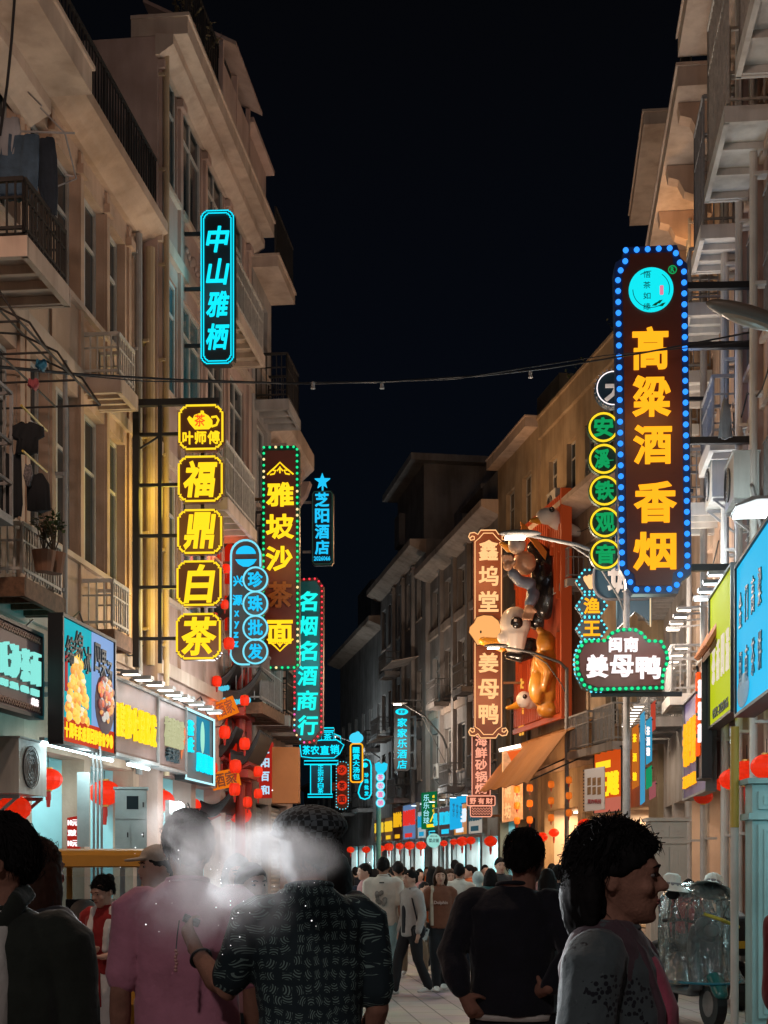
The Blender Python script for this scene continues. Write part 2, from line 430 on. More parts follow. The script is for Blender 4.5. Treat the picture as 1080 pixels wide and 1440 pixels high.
    def shutter(s, Ya, Yb, z1, m=None):
        x0, x1 = s.hole(Ya, Yb, .05, z1, .2); y = -s.out+.17
        q = MB(); n = int((z1-.05)/.1)
        for i in range(n): q.prof([(y,.05+.1*i),(y-.025,.05+.1*i+.05),(y,.05+.1*i+.095),(y+.02,.05+.1*i+.05)], x0+.003, x1-.003)
        q.build('shutter', m or SHUT, s.root)
    def cornice(s, z, out=.35, h=.25, Ya=None, Yb=None, m=None, steps=3, name='cornice'):
        x0, x1 = s.span(s.Ya if Ya is None else Ya, s.Yb if Yb is None else Yb); y = -s.out
        pts = [(y+.02, z)]
        for i in range(steps): pts += [(y-out*(i+.6)/steps, z+h*.6*i/steps), (y-out*(i+1)/steps, z+h*.6*(i+.5)/steps)]
        pts += [(y-out, z+h), (y+.02, z+h+.03)]
        q = MB(); q.prof(pts, x0-.06, x1+.06); return q.build(name, m or P_TRIM, s.root)
    def slab(s, z, out, h=.18, Ya=None, Yb=None, m=None, name='eave'):
        x0, x1 = s.span(s.Ya if Ya is None else Ya, s.Yb if Yb is None else Yb)
        q = MB(); q.box(x0, -s.out-out, z, x1, -s.out+.4, z+h); q.box(x0-.03,-s.out-out-.03,z+h,x1+.03,-s.out+.4,z+h+.05); return q.build(name, m or P_TRIM, s.root)
    def pilaster(s, Y, w=.3, z0=0, z1=None, d=.1, m=None):
        x = s.lx(Y); q = MB(); z1 = z1 or s.H-.02
        q.box(x-w/2,-s.out-d,z0,x+w/2,-s.out+.03,z1); q.box(x-w/2-.05,-s.out-d-.05,z1-.3,x+w/2+.05,-s.out+.03,z1-.18); return q.build('pilaster', m or s.mw, s.root)
    def band(s, z, h=.18, d=.06, m=None):
        q = MB(); q.box(0.002,-s.out-d,z,s.L-.002,-s.out+.03,z+h); q.build('string_course', m or P_TRIM, s.root)
    def balcony(s, Ya, Yb, z, out=.6, rail=.85, mr=None, ms=None, ribs=3, dense=.1, style='bars'):
        x0, x1 = s.span(Ya, Yb); y0, y1 = -s.out-out, -s.out+.02
        q = MB(); q.box(x0,y0,z,x1,y1,z+.07)
        for i in range(ribs+1): xx = x0+.02+(x1-x0-.1)*i/ribs; q.box(xx,y0+.01,z-.09,xx+.06,y1,z-.002)
        q.box(x0,y0-.02,z-.1,x1,y0+.045,z+.10); q.box(x0-.02,y0-.02,z-.1,x0+.03,y1,z+.1); q.box(x1-.03,y0-.02,z-.1,x1+.02,y1,z+.1)
        b = q.build('balcony', ms or P_TRIM, s.root)
        r = MB(); zt = z+.07+rail
        def run(a, c):
            a, c = Vector(a), Vector(c); n = max(2, int((c-a).length/dense))
            for i in range(n+1):
                p = a.lerp(c, i/n); r.bar(p+Vector((0,0,.1)), p+Vector((0,0,rail)), .03 if i % 6 == 0 else .018)
            for hh, w in ((.15,.03),(rail,.045),(rail*.72,.022)): r.bar(a+Vector((0,0,hh)), c+Vector((0,0,hh)), w)
        zz = z+.05
        run((x0+.03,y0+.03,zz),(x1-.03,y0+.03,zz)); run((x0+.03,y0+.03,zz),(x0+.03,y1-.03,zz)); run((x1-.03,y0+.03,zz),(x1-.03,y1-.03,zz))
        r.build('railing', mr or RAILW, b); return b
    def pipe(s, Y, z0, z1, r=.05, off=.09, m=None):
        x = s.lx(Y); q = MB(); q.tube([(x,-s.out-off,z0),(x,-s.out-off,z1)], r, 10)
        z = z0+.5
        while z < z1: q.box(x-r-.03,-s.out-off+.0,z,x+r+.03,-s.out+.01,z+.04); z += 1.4
        q.build('drainpipe', m or PVC, s.root)
    def rail(s, z, out, h=.95, Ya=None, Yb=None, m=None, dense=.12):
        x0, x1 = s.span(s.Ya if Ya is None else Ya, s.Yb if Yb is None else Yb); y = -s.out-out; q = MB()
        n = int((x1-x0)/dense)
        for i in range(n+1): xx = x0+(x1-x0)*i/n; q.bar((xx,y,z),(xx,y,z+h),.035 if i % 9 == 0 else .02)
        for zz in (z+.1,z+h): q.bar((x0,y,zz),(x1,y,zz),.04)
        q.build('roof_railing', m or IRON, s.root)
    def canopy(s, Ya, Yb, z, out, drop=.25, m=None):
        x0, x1 = s.span(Ya, Yb); q = MB(); y = -s.out
        q.add([(x0,y,z),(x1,y,z),(x1,y-out,z-drop),(x0,y-out,z-drop),(x0,y,z+.04),(x1,y,z+.04),(x1,y-out,z-drop+.04),(x0,y-out,z-drop+.04)], [(0,1,2,3),(4,7,6,5),(0,4,5,1),(1,5,6,2),(2,6,7,3),(3,7,4,0)])
        return q.build('window_canopy', m or P_TRIM, s.root)

# ---- left row
L0 = Bld('L', 8, 16.25, 10.7, 0, 'beige plaster house at the left picture edge with a cage window and laundry', P_BEIGE, group=None)
for za, zb in ((5.45,7.4),(8.75,10.3)):
    for a, b in ((10.6,11.6),(12.6,13.5),(14.1,15.0),(15.25,16.0)): L0.win(a, b, za, zb, .18, cols=2)
L0.bay(12.0, 13.9, 2.6, SHOPP, 2.0, TUBE_W); L0.shutter(14.4, 16.0, 2.5)
L0.wall(); L0.band(4.35); L0.band(7.75)
for Y in (12.1,14.0,15.15,16.1): L0.pilaster(Y, .14, 4.55, 10.4, .04)
L0.slab(10.35, .8, .28); L0.cornice(10.05, .3, .29)
L0.balcony(13.9, 15.15, 7.6, .9, .62, IRON, P_TRIM, 3, .08); L0.balcony(14.9, 16.15, 4.5, .5, .62, RAILW, RUST, 3, .075)
q = MB(); x0, x1 = L0.span(12.6, 14.25)       # window cage on the first floor
for xx in (x0, x0+.4, x0+.8, x0+1.2, x1):
    q.bar((xx,-.62,5.05),(xx,-.62,6.3),.03)
for zz in (5.05,5.4,5.8,6.3): q.bar((x0,-.62,zz),(x1,-.62,zz),.03); q.bar((x1,-.62,zz),(x1,0,zz),.03)
for k in range(4): q.bar((x1,-.15*k-.1,5.05),(x1,-.15*k-.1,6.3),.02)
q.box(x0,-.64,4.98,x1,0,5.03); q.build('window_cage', GALV, L0.root)
q = MB()                                       # bent wire awning frame
for k in range(4):
    yb = -.05; xx = L0.lx(13.2+.8*k)
    q.tube([(xx,-.0,7.15),(xx,-.5,7.1),(xx,-.9,6.9),(xx,-1.1,6.6)], .012, 6); q.tube([(xx,-.0,6.6),(xx,-1.1,6.6)], .012, 6)
for yy, zz in ((-1.1,6.6),(-.6,6.6),(-.55,7.08)): q.tube([(L0.lx(13.2),yy,zz),(L0.lx(15.6),yy,zz)], .012, 6)
q.build('awning_frame', IRON, L0.root)

L1 = Bld('L', 16.25, 20.9, 11.0, 0, 'beige house with deep window reveals and an iron roof railing on its cornice', P_BEIGE)
for za, zb in ((5.5,7.55),(8.75,10.4)):
    for a, b in ((16.4,17.05),(17.25,18.15),(18.3,19.25),(19.4,20.2)): L1.win(a, b, za, zb, .19, cols=2, transom=.35)
L1.bay(16.5, 18.4, 2.95, SHOPW, 2.2, TUBE_C, lamp_w=22); L1.bay(18.65, 20.6, 2.95, SHOPW, 2.2, TUBE_C, lamp_w=22)
L1.wall(); L1.band(4.4, .16); L1.band(7.75, .16)
for Y in (16.3,17.15,18.22,19.32,20.35): L1.pilaster(Y, .12, 4.57, 10.7, .035)
L1.cornice(10.72, .42, .3, m=P_BEIGE); L1.rail(11.03, .25, .9); L1.pipe(20.55, 2.9, 10.7, .05, .1); L1.pipe(20.72, 2.9, 10.7, .035, .07)
L1.balcony(18.3, 19.05, 7.75, .5, .62, RAILW, P_TRIM, 3, .09); L1.balcony(18.2, 18.95, 4.5, .45, .68, RAILW, RUST, 3, .09)
L1.pipe(17.25, 4.4, 7.7, .03, .14)

L2 = Bld('L', 20.9, 27.7, 13.75, .28, 'tall pinkish house with a wide roof overhang behind the cyan hotel sign', P_PINK)
for fi, (za, zb) in enumerate(((5.6,7.45),(8.7,10.5),(11.8,13.55))):
    for wi, (a, b) in enumerate(((21.2,22.0),(22.3,23.6),(23.95,25.3),(25.65,26.95))):
        L2.win(a, b, za, zb, .1, cols=2 if wi else 1, transom=.28, mp=GLASSB if (fi == 1 and wi < 2) else GLASS)
L2.bay(21.2, 22.9, 2.95, SHOPW, 2.2, TUBE_C, lamp_w=25); L2.bay(23.2, 25.0, 2.9, SHOPW, 2.2, TUBE_C, lamp_w=25); L2.bay(25.4, 27.3, 2.9, SHOPP, 2.2, TUBE_W)
L2.wall()
for z in (4.4,7.6,10.75): L2.band(z, .2, .07)
for Y in (21.05,22.14,23.77,25.47,27.3): L2.pilaster(Y, .16, 4.6, 13.6, .05)
L2.slab(13.76, .45, .25); L2.cornice(13.45, .25, .28)
L2.pipe(21.02, 2.9, 13.6, .045, .1, P_TAN); L1.pipe(20.8, 4.5, 10.6, .07, .2, P_TAN)
L2.balcony(22.6, 24.9, 7.3, .65, .95, RAILW, P_TRIM, 5, .1); L2.balcony(23.6, 25.9, 10.7, .6, .9, RAILW, P_TRIM, 5, .1); L2.balcony(25.2, 27.3, 4.35, .7, .95, GALV, RUST, 4, .1)
for fz in (7.85, 11.05):        # moulded spandrel bosses under the windows
    q = MB()
    for a, b in ((22.3,23.5),(24.0,25.2),(25.7,26.9)):
        x0, x1 = L2.span(a, b); xm = (x0+x1)/2
        for k in range(7): q.ell((xm+(k-3)*.11,-.3,fz+.22+.05*math.cos(k*1.6)), (.06,.035,.09-.012*abs(k-3)))
    q.build('relief_ornament', P_PINK, L2.root)
L2.rail(14.06, .35, .9, 21.2, 24.2, IRON)
q = MB(); x0, x1 = L2.span(23.2, 25.4)      # roof shelter above the eave
q.add([(x0,-.95,14.9),(x1,-.95,14.9),(x1,.6,15.7),(x0,.6,15.7),(x0,-.95,14.96),(x1,-.95,14.96),(x1,.6,15.76),(x0,.6,15.76)], [(0,1,2,3),(4,7,6,5),(0,4,5,1),(1,5,6,2),(2,6,7,3),(3,7,4,0)])
for xx in (x0+.05,(x0+x1)/2,x1-.05): q.bar((xx,-.7,14.05),(xx,-.7,15.0),.07)
q.box(x0,-.72,14.06,x1,-.66,14.7)
q.build('roof_shelter', P_PINK, L2.root)
q = MB(); x0, x1 = L2.span(25.7, 27.5); q.box(x0,-.6,14.06,x1,.5,14.9); q.box(x0-.1,-.75,14.91,x1+.1,.6,15.0); q.build('roof_room', P_PINK, L2.root)

L3 = Bld('L', 27.7, 29.6, 13.2, .3, 'narrow grey house with stacked caged balconies left of the maroon noodle sign', P_GREY)
for za, zb in ((5.6,7.3),(8.7,10.4),(11.5,12.9)): L3.win(28.1, 29.2, za, zb, .15)
L3.shutter(28, 29.3, 2.8); L3.wall(); L3.slab(13.2, .5, .2); L3.rail(13.45, .45, .9)
for z in (4.4,7.5,10.6): L3.balcony(27.95, 29.3, z, .65, .95, IRON, P_GREY, 3, .1)
L4 = Bld('L', 29.6, 33.3, 11.0, .1, 'old pink-grey house whose curved cornice brackets overhang the maroon noodle sign', P_PINK)
for za, zb in ((5.5,7.2),(8.4,9.9)):
    for a in (30.2,31.9): L4.win(a, a+1.0, za, zb, .2)
L4.shutter(30, 32.5, 2.9); L4.wall(); L4.cornice(10.4, .5, .75, steps=5); L4.band(7.6, .25, .12)
for a in (29.9,30.9,31.9,32.9):
    q = MB(); x = L4.lx(a)
    pts = [(-.1,9.3),(-.2,9.5),(-.35,9.9),(-.5,10.1),(-.6,10.38),(-.1,10.38)]; q.prof(pts, x-.16, x+.16); q.build('bracket', P_PINK, L4.root)
L4.balcony(30.2, 32.4, 4.4, .7, .9, GALV, P_GREY, 4, .1)

# ---- right row, near part
R1 = Bld('R', 10.5, 21.6, 13.9, 0, 'pale house on the right with three ribbed balconies high above the tall liquor sign', P_PINK)
for za, zb in ((5.2,7.0),(8.4,10.2),(11.5,13.2)):
    for a in (12.2,14.0,15.8,17.4,18.9,20.2): R1.win(a, a+.9, za, zb, .2, bars=(za < 9))
R1.bay(10.8, 13.2, 2.9, SHOPW, 2.0, TUBE_C, lamp_w=40); R1.bay(14.2, 16.6, 2.9, SHOPP, 2.0, TUBE_W, lamp_w=14, lcol=(1,.85,.65)); R1.shutter(17.2, 18.6, 2.7, P_TRIM); R1.bay(19.0, 21.2, 2.9, SHOPP, 2.0, TUBE_W)
R1.wall(); R1.band(4.35, .2); R1.band(7.5, .2); R1.band(10.7, .2)
for Y in (13.6,15.4,17.1,18.6,19.98): R1.pilaster(Y, .2, 0.05, 13.6, .1)
R1.slab(13.9, .8, .3); R1.cornice(13.6, .3, .29)
R1.balcony(17.4, 19.5, 10.8, .62, 2.2, RAILW, P_WHITE, 3, .14); R1.balcony(20.2, 21.4, 10.6, .6, 1.9, GALV, P_WHITE, 3, .12); R1.balcony(14.2, 16.4, 10.8, .62, 1.1, RAILW, P_WHITE, 3, .12)
R1.balcony(19.9, 21.3, 7.5, .5, .9, GALV, P_WHITE, 3, .12)
for Y, r in ((18.2,.05),(19.7,.035),(19.55,.05),(20.95,.06),(21.3,.04)): R1.pipe(Y, 0.1, 13.5, r, .12+r, PVC if r < .05 else P_WHITE)
R1b = Bld('R', 21.6, 28.2, 13.45, 0, 'beige house on the right whose bracketed eave glows orange', P_BEIGE)
for za, zb in ((5.3,7.0),(8.4,10.2),(11.3,12.9)):
    for a in (22.2,23.9,25.6,27.0): R1b.win(a, a+.85, za, zb, .18)
R1b.bay(22, 24.4, 2.9, SHOPP, 2, TUBE_W, lamp_w=18, lcol=(1,.75,.5)); R1b.bay(24.9, 27.6, 2.9, SHOPP, 2, TUBE_W, lamp_w=18, lcol=(1,.75,.5))
R1b.wall(); R1b.slab(13.46, .8, .3); R1b.rail(13.82, .6, .9)
for Y in (22.2,24.2,25.9,27.6):
    q = MB(); x = R1b.lx(Y); q.prof([(0,12.6),(-.12,12.65),(-.2,12.9),(-.45,13.0),(-.55,13.2),(-.72,13.25),(-.75,13.45),(0,13.45)], x-.14, x+.14); q.build('bracket', P_BEIGE, R1b.root)
R1b.balcony(22.0, 23.2, 10.2, .6, .9, GALV, P_WHITE, 3, .12); R1b.balcony(24.2, 25.6, 9.9, .6, .9, GALV, P_WHITE, 3, .12); R1b.balcony(26.2, 27.4, 9.6, .6, .9, GALV, P_WHITE, 3, .12)
R1b.balcony(22.4, 23.8, 7.2, .6, .9, GALV, P_WHITE, 3, .12); R1b.balcony(25, 26.6, 4.5, .6, .9, GALV, P_WHITE, 3, .12)
p = R1b.P(25.4, .18, 12.3); t = thing('assumed_wall_lamp', 'small orange wall lamp under the bracketed eave on the right', 'lamp', p, R1b.ang); q = MB(); q.box(-.08,-.02,-.12,.08,.18,.02); q.build('housing', BLACKM, t); q = MB(); q.ell((0,-.06,-.03),(.07,.06,.08)); q.build('globe', glow('globe_orange','#ffb060',3), t, smooth=True); lamp('POINT', (0,-.3,0), 38, (1,.55,.2), .08, parent=t)  # unseen lamp assumed as the source of the orange glow on the eave
R1b.pipe(23.5, .1, 13.3, .06, .2); R1b.pipe(25.8, .1, 13.3, .05, .2)
R2 = Bld('R', 28.2, 33.5, 16.6, 0, 'tallest grey house on the right with a bare roof slab behind the liquor sign', P_GREY)
for za, zb in ((5.3,7.0),(8.4,10.2),(11.5,13.2),(14,15.6)):
    for a in (28.8,30.4,32.0): R2.win(a, a+.9, za, zb, .18)
R2.bay(28.6, 31, 2.9, SHOPP, 2, TUBE_W, lamp_w=18, lcol=(1,.7,.45)); R2.bay(31.4, 33.2, 2.9, SHOPP, 2, TUBE_W)
R2.wall(); R2.slab(16.61, .8, .25, 28.8, 33.4)
for Y in (29,30.6,32.2): R2.balcony(Y, Y+1.1, 7.4, .6, .9, GALV, P_GREY, 3, .12); R2.balcony(Y, Y+1.1, 4.5, .6, .9, GALV, P_GREY, 3, .12)

# ---- right row beyond the bend (faces the camera more)
B1 = Bld('F', 33.8, 43.7, 14.6, 0, 'orange-lit house with a plain parapet and roof shrubs behind the duck display', P_TAN)
for a in (35.2,36.9,38.5,40.2,42.0): B1.win(a, a+.85, 12.1, 13.7, .2, cols=2)
for a in (34.6,36.6,38.4): B1.win(a, a+1, 8.6, 10.4, .2)
for a in (34.6,36.6): B1.win(a, a+1, 5.2, 7, .2)
B1.bay(34.4, 36.9, 3.0, SHOPP, 2.2, TUBE_W, lamp_w=60, lcol=(1,.7,.42)); B1.bay(37.3, 39.6, 3.0, SHOPP, 2.2, TUBE_W, lamp_w=60, lcol=(1,.7,.42)); B1.bay(40.0, 43.3, 3.2, SHOPP, 2.2, TUBE_W, lamp_w=130, lcol=(1,.62,.3))
B1.wall(); B1.cornice(11.35, .7, .3); B1.band(4.3, .25, .1)
q = MB(); q.box(0,-.1,14.61,B1.L,.15,15.2); q.box(-.05,-.16,15.2,B1.L+.05,.2,15.28); q.build('parapet', P_TAN, B1.root)
B1.balcony(35.0, 36.6, 4.5, .7, 1.0, GALV, P_GREY, 3, .1); B1.balcony(37.0, 38.7, 4.5, .7, 1.0, GALV, P_GREY, 3, .1)
B1.balcony(39.0, 40.4, 9.3, .6, .9, GALV, P_GREY, 3, .12)
B2 = Bld('F', 43.7, 48.6, 15.0, .1, 'tan house whose flat roof slab juts out beside the duck display', P_TAN)
for za, zb in ((5.4,7.1),(8.4,10.1),(12.0,13.9)):
    for a in (44.4,46.4): B2.win(a, a+1.1, za, zb, .2)
B2.bay(44.0, 46.0, 3.0, SHOPD, 2, TUBE_W); B2.bay(46.4, 48.3, 3.0, SHOPW, 2, TUBE_C, lamp_w=25)
B2.wall(); B2.slab(15.0, .4, .3); B2.band(4.3, .3, .1); B2.band(11.2, .2, .1)
q = MB(); q.box(1.0,1.0,15.4,3.6,4,17.2); q.build('roof_room', P_TAN, B2.root)
B3 = Bld('F', 48.6, 60.5, 14.0, 0, 'dim grey house with a rooftop room and long canopies above the green billiards sign', P_GREY)
for k, (za, zb) in enumerate(((5.2,7.0),(8.4,10.2),(11.4,13.0))):
    for a in (49.2,51.6,54.0,56.4,58.8): B3.win(a, a+1.2, za, zb, .22, cols=3 if k else 2)
for a in (48.9,51.2,53.5,55.8,58.1): B3.bay(a, a+1.9, 2.55, SHOPW, 2, TUBE_C, lamp_w=110)
B3.wall()
for z in (4.0,7.6,11.0): B3.band(z, .3, .12)
for a in (50.8,53.2,55.6,58.0): B3.pilaster(a, .35, 0, 13.8, .15)
B3.cornice(13.5, .7, .5, steps=4)
q = MB(); q.box(1.0,1.6,14.05,4.2,5,16.4); q.box(.6,1.1,16.4,4.6,5.4,16.6); q.box(7.4,.5,14.05,10.6,5,15.7); q.build('roof_room', P_GREY, B3.root)
for a, z in ((49.2,4.4),(53.9,4.4),(56.3,7.9),(51.5,7.9)): B3.balcony(a, a+1.6, z, .7, .95, GALV, P_GREY, 3, .12)
B4 = Bld('F', 60.5, 72, 15.4, .2, 'dark terraced house with stepped canopies far along the street', P_GREY)
for k, (za, zb) in enumerate(((5.2,7.0),(8.2,10.0),(12.2,14.2))):
    for a in (61.3,63.7,66.1,68.5,70.4): B4.win(a, a+1.1, za, zb, .2)
for a in (60.8,63.2,65.6,68.0): B4.bay(a, a+2.0, 2.55, SHOPW, 2, TUBE_C, lamp_w=130)
B4.wall(); B4.cornice(14.8, .7, .55, steps=4); B4.canopy(62, 65, 10.6, 1.2); B4.canopy(66.5, 69, 7.6, 1.2)
for a, z in ((61.2,7.6),(66.0,10.4),(68.3,7.6),(63.6,4.4)): B4.balcony(a, a+1.9, z, .8, .95, GALV, P_GREY, 3, .12)
for a in (63.1,65.5,67.9): B4.pilaster(a, .35, 0, 14.7, .15)
q = MB(); q.box(2.2,.3,15.45,8.8,6,19.4); q.box(1.8,-.4,19.4,9.4,6.4,19.7); q.box(9.6,1.5,15.45,11.2,6,17); q.box(3,-.0,16.8,4.2,.29,18.3); q.build('roof_room', P_GREY, B4.root)
B5 = Bld('F', 72, 88, 14.2, 0, 'farthest dark house at the end of the visible street front', P_DARK)
for za, zb in ((5.2,6.9),(8.2,9.9)):
    for a in (73,75.6,78.2,80.8,83.4,86): B5.win(a, a+1.2, za, zb, .2)
for a in (72.6,75.4,78.2,81.0): B5.bay(a, a+2.2, 2.55, SHOPW, 2, TUBE_C, lamp_w=130)
B5.wall(); B5.cornice(13.6, .8, .5)
for a, z in ((73,7.4),(78,7.4),(83,7.4),(75.5,4.4),(82,4.4)): B5.balcony(a, a+2.2, z, .8, .95, IRON, P_DARK, 3, .14)
q = MB(); q.box(4,.5,14.25,9,5,17.4); q.box(10.5,1,14.25,14,5,16); q.build('roof_room', P_DARK, B5.root)
B6 = Bld('F', 88, 112, 7.6, -.5, 'low dark block at the vanishing end of the street', P_DARK)
for a in (90,93,96,99,102): B6.win(a, a+1.4, 4.6, 6.2, .2)
B6.wall(); B6.cornice(7.2, .4, .35)
# ------------------------------------------------------------------ lit signs
G_YEL = glow('neon_yellow', '#ffd11f', 1.25); G_YELD = glow('neon_yellow_tube', '#ffd528', 1.15); G_ORA = glow('neon_amber', '#ffa91c', 1.3)
G_CYA = glow('neon_cyan', '#10e4ff', 1.15); G_SKY = glow('neon_sky_blue', '#22c8ff', 1.0); G_PALE = glow('neon_pale_cyan', '#7fe6ff', 1.0)
G_TEAL = glow('neon_teal', '#20f0e6', 1.15); G_WHT = glow('neon_white', '#fff2f2', 1.3); G_PEACH = glow('neon_peach', '#ffc183', 1.15); G_CORAL = glow('neon_coral', '#ffa98a', 1.05)
G_RED = glow('bulb_red', '#ff3b4a', 1.3); G_PNK = glow('bulb_pink', '#ff66c0', 1.2); G_GRN = glow('bulb_green', '#1fe08c', 1.2); G_BLU = glow('bulb_blue', '#2f8cff', 1.5); G_CYB = glow('bulb_cyan', '#5fe9ff', 1.3)
G_WB = glow('bulb_warm', '#ffe2a0', 1.2); G_LGRN = glow('letter_green', '#12a35c', .9); G_ORED = glow('letter_orange_red', '#ff5a1e', 1.1)
S_MAR = mat('sign_maroon', (.10,.022,.014), .45, vary=.15, vscale=4); S_BLK = mat('sign_black', (.012,.016,.02), .4); S_NAVY = mat('sign_navy', (.01,.03,.045), .4)
S_BRN = mat('sign_brown', (.10,.035,.01), .45); S_TEALD = mat('sign_dark_teal', (.015,.11,.12), .4); S_BLUD = mat('sign_blue_rim', (.01,.035,.11), .4)
S_GRND = mat('sign_green_rim', (.004,.05,.03), .4); S_DUST = mat('sign_dusty_slate', (.09,.085,.09), .6)

def circle(cx, cy, r, n=28, a0=0, a1=2*math.pi):
    full = abs(a1-a0) > 6.2
    return [(cx+r*math.cos(a0+(a1-a0)*i/(n if full else n-1)), cy+r*math.sin(a0+(a1-a0)*i/(n if full else n-1))) for i in range(n)]
def rrect(x0, y0, x1, y1, r, n=6):
    p = []
    for cx, cy, a in ((x1-r,y0+r,-90),(x1-r,y1-r,0),(x0+r,y1-r,90),(x0+r,y0+r,180)):
        p += [(cx+r*math.cos(math.radians(a+90*i/(n-1))), cy+r*math.sin(math.radians(a+90*i/(n-1)))) for i in range(n)]
    return p
def plaque(x0, y0, x1, y1, r, st=0):
    """rectangle whose corners are scooped out, with a small step on either side"""
    p = []; k = 6
    for cx, cy, a in ((x1,y0,180),(x1,y1,270),(x0,y1,0),(x0,y0,90)):
        arc = [(cx+r*math.cos(math.radians(a-90*i/(k-1))), cy+r*math.sin(math.radians(a-90*i/(k-1)))) for i in range(k)]
        if st:
            a0, a1 = math.radians(a), math.radians(a-90)
            arc = [(cx+(r+st)*math.cos(a0), cy+(r+st)*math.sin(a0)), (cx+(r+st)*math.cos(a0)+st*math.cos(a1), cy+(r+st)*math.sin(a0)+st*math.sin(a1))] + arc[1:-1] + \
                  [(cx+(r+st)*math.cos(a1)+st*math.cos(a0), cy+(r+st)*math.sin(a1)+st*math.sin(a0)), (cx+(r+st)*math.cos(a1), cy+(r+st)*math.sin(a1))]
        p += arc
    return p
def inset(poly, d):
    cx = sum(p[0] for p in poly)/len(poly); cy = sum(p[1] for p in poly)/len(poly)
    x0, x1 = min(p[0] for p in poly), max(p[0] for p in poly); y0, y1 = min(p[1] for p in poly), max(p[1] for p in poly)
    kx, ky = 1-2*d/(x1-x0), 1-2*d/(y1-y0); mx, my = (x0+x1)/2, (y0+y1)/2
    return [(mx+(x-mx)*kx, my+(y-my)*ky) for x, y in poly]

BULBME = {}
class Sign:
    """a hanging sign laid out in photo pixels on its own flat board at distance Y"""
    def __init__(s, name, label, cat, cx, cy, Y, rz=-.06, group=None):
        s.cx, s.cy, s.k = cx, cy, Y/F; s.root = thing(name, label, cat, at(cx, cy, Y), rz, group)
    def u(s, x): return (x-s.cx)*s.k
    def w(s, y): return (s.cy-y)*s.k
    def pl(s, poly): return [(s.u(x), s.w(y)) for x, y in poly]
    def board(s, poly, m, d=.16, y=0, name='board'):
        q = MB(); q.slab(s.pl(poly), y, y+d); return q.build(name, m, s.root)
    def tube(s, paths, m, r=1.2, y=-.03, name='neon_tube', closed=True):
        q = MB()
        for p in paths: q.tube([(s.u(a), y, s.w(b)) for a, b in p], r*s.k, 6, closed=closed)
        return q.build(name, m, s.root)
    def text(s, items, m, y=-.004, d=.035, bold=.015, shear=0, name='lettering'):
        big = name == 'lettering' and len(items) > 1 and min(it[4] for it in items) >= 15
        q = MB()
        for it in items:
            ch, cx, cy, w, h = it[:5]
            if big: q = MB()
            text(q, ch, s.u(cx), s.w(cy), w*s.k, h*s.k, y, d, bold, shear, it[5] if len(it) > 5 else 0)
            if big: last = q.build('character', m, s.root)
        return last if big else q.build(name, m, s.root)
    def col(s, chars, x, y0, y1, w, h, m, **k):
        n = len(chars); ys = [y0+(y1-y0)*i/(n-1) for i in range(n)] if n > 1 else [y0]
        return s.text([(c, x, yy, w, h) for c, yy in zip(chars, ys)], m, **k)
    def bulbs(s, poly, step, r, mats, closed=True, y=-.02):
        pts = [Vector((s.u(a), 0, s.w(b))) for a, b in poly]
        if closed: pts.append(pts[0])
        L = sum((pts[i+1]-pts[i]).length for i in range(len(pts)-1)); n = max(2, round(L/(step*s.k))); out = []; acc = 0; tgt = 0; st = L/n
        for i in range(len(pts)-1):
            a, b = pts[i], pts[i+1]; l = (b-a).length
            while tgt <= acc+l+1e-6 and len(out) < n + (0 if closed else 1):
                out.append(a.lerp(b, (tgt-acc)/l) if l > 1e-9 else a); tgt += st
            acc += l
        key = round(r*s.k, 4)
        for i, p in enumerate(out):
            m = mats(i, p) if callable(mats) else mats
            kk = (key, m.name)
            if kk not in BULBME:
                q = MB(); q.ell((0,0,0), (key,key*.8,key), nu=8, nv=6); o = q.build('bulb', m, s.root, smooth=True); BULBME[kk] = o.data
            else: o = link('bulb', BULBME[kk], s.root)
            o.location = (p.x, y, p.z)
    def arms(s, ys, x0, x1, m=None, t=.05, y=.08, name='bracket'):
        for yy in ys:
            q = MB(); q.bar((s.u(x0), y, s.w(yy)), (s.u(x1), y, s.w(yy)), t); q.build(name, m or BLACKM, s.root)
    def light(s, energy, col, dy=-.5, cx=None, cy=None, size=.4):
        lamp('POINT', (s.u(cx or s.cx), dy, s.w(cy or s.cy)), energy, col, size, parent=s.root)

# --- cyan hotel blade sign
s = Sign('blade_sign', 'slim black sign with four cyan brush characters 中山雅栖 in a double cyan outline', 'sign', 306, 404, 22.3)
o = plaque(282,296,330,513,5,2); s.board(o, S_BLK); s.tube([inset(o,1.2), inset(o,4.6)], G_CYA, .9)
s.col('中山雅栖', 306.5, 337, 474, 33, 36, G_CYA, bold=.022, shear=.18)
s.arms((325,403,483), 258, 284); s.light(10, (.2,.85,1))

# --- yellow tea plates on a black frame
s = Sign('plate_sign', 'column of five yellow outlined plaques reading 福鼎白茶 under a teapot plaque', 'sign', 282, 748, 19.9)
for (y0,y1) in ((569,634),(641,707),(716,780),(788,853),(862,928)):
    xx = 250.5-(y0-569)*.012; o = plaque(xx,y0,xx+65,y1,7,3); s.board(o, S_BRN, .1, name='plaque'); s.tube([inset(o,2.0)], G_YELD, 1.5)
q = MB()                                      # teapot outline on the top plaque
q.slab(s.pl([(267,596),(264,590),(267,586),(272,590),(274,585),(283,582),(283,579),(287,579),(287,582),(294,586),(299,592),(299,599),(294,604),(274,604)]), -.05, -.004)
q.tube([(s.u(a),-.03,s.w(b)) for a,b in ((298,588),(305,587),(308,592),(305,599),(298,601))], 1.7*s.k, 6)
q.build('teapot_emblem', G_YEL, s.root)
s.text([('茶',282,593,15,17)], G_ORED, y=-.056, d=.01, name='small_lettering')
s.text([('叶',264.5,616,15,18),('师',282.5,616,16,18),('傅',301,616,17,18)], G_YEL, bold=.02)
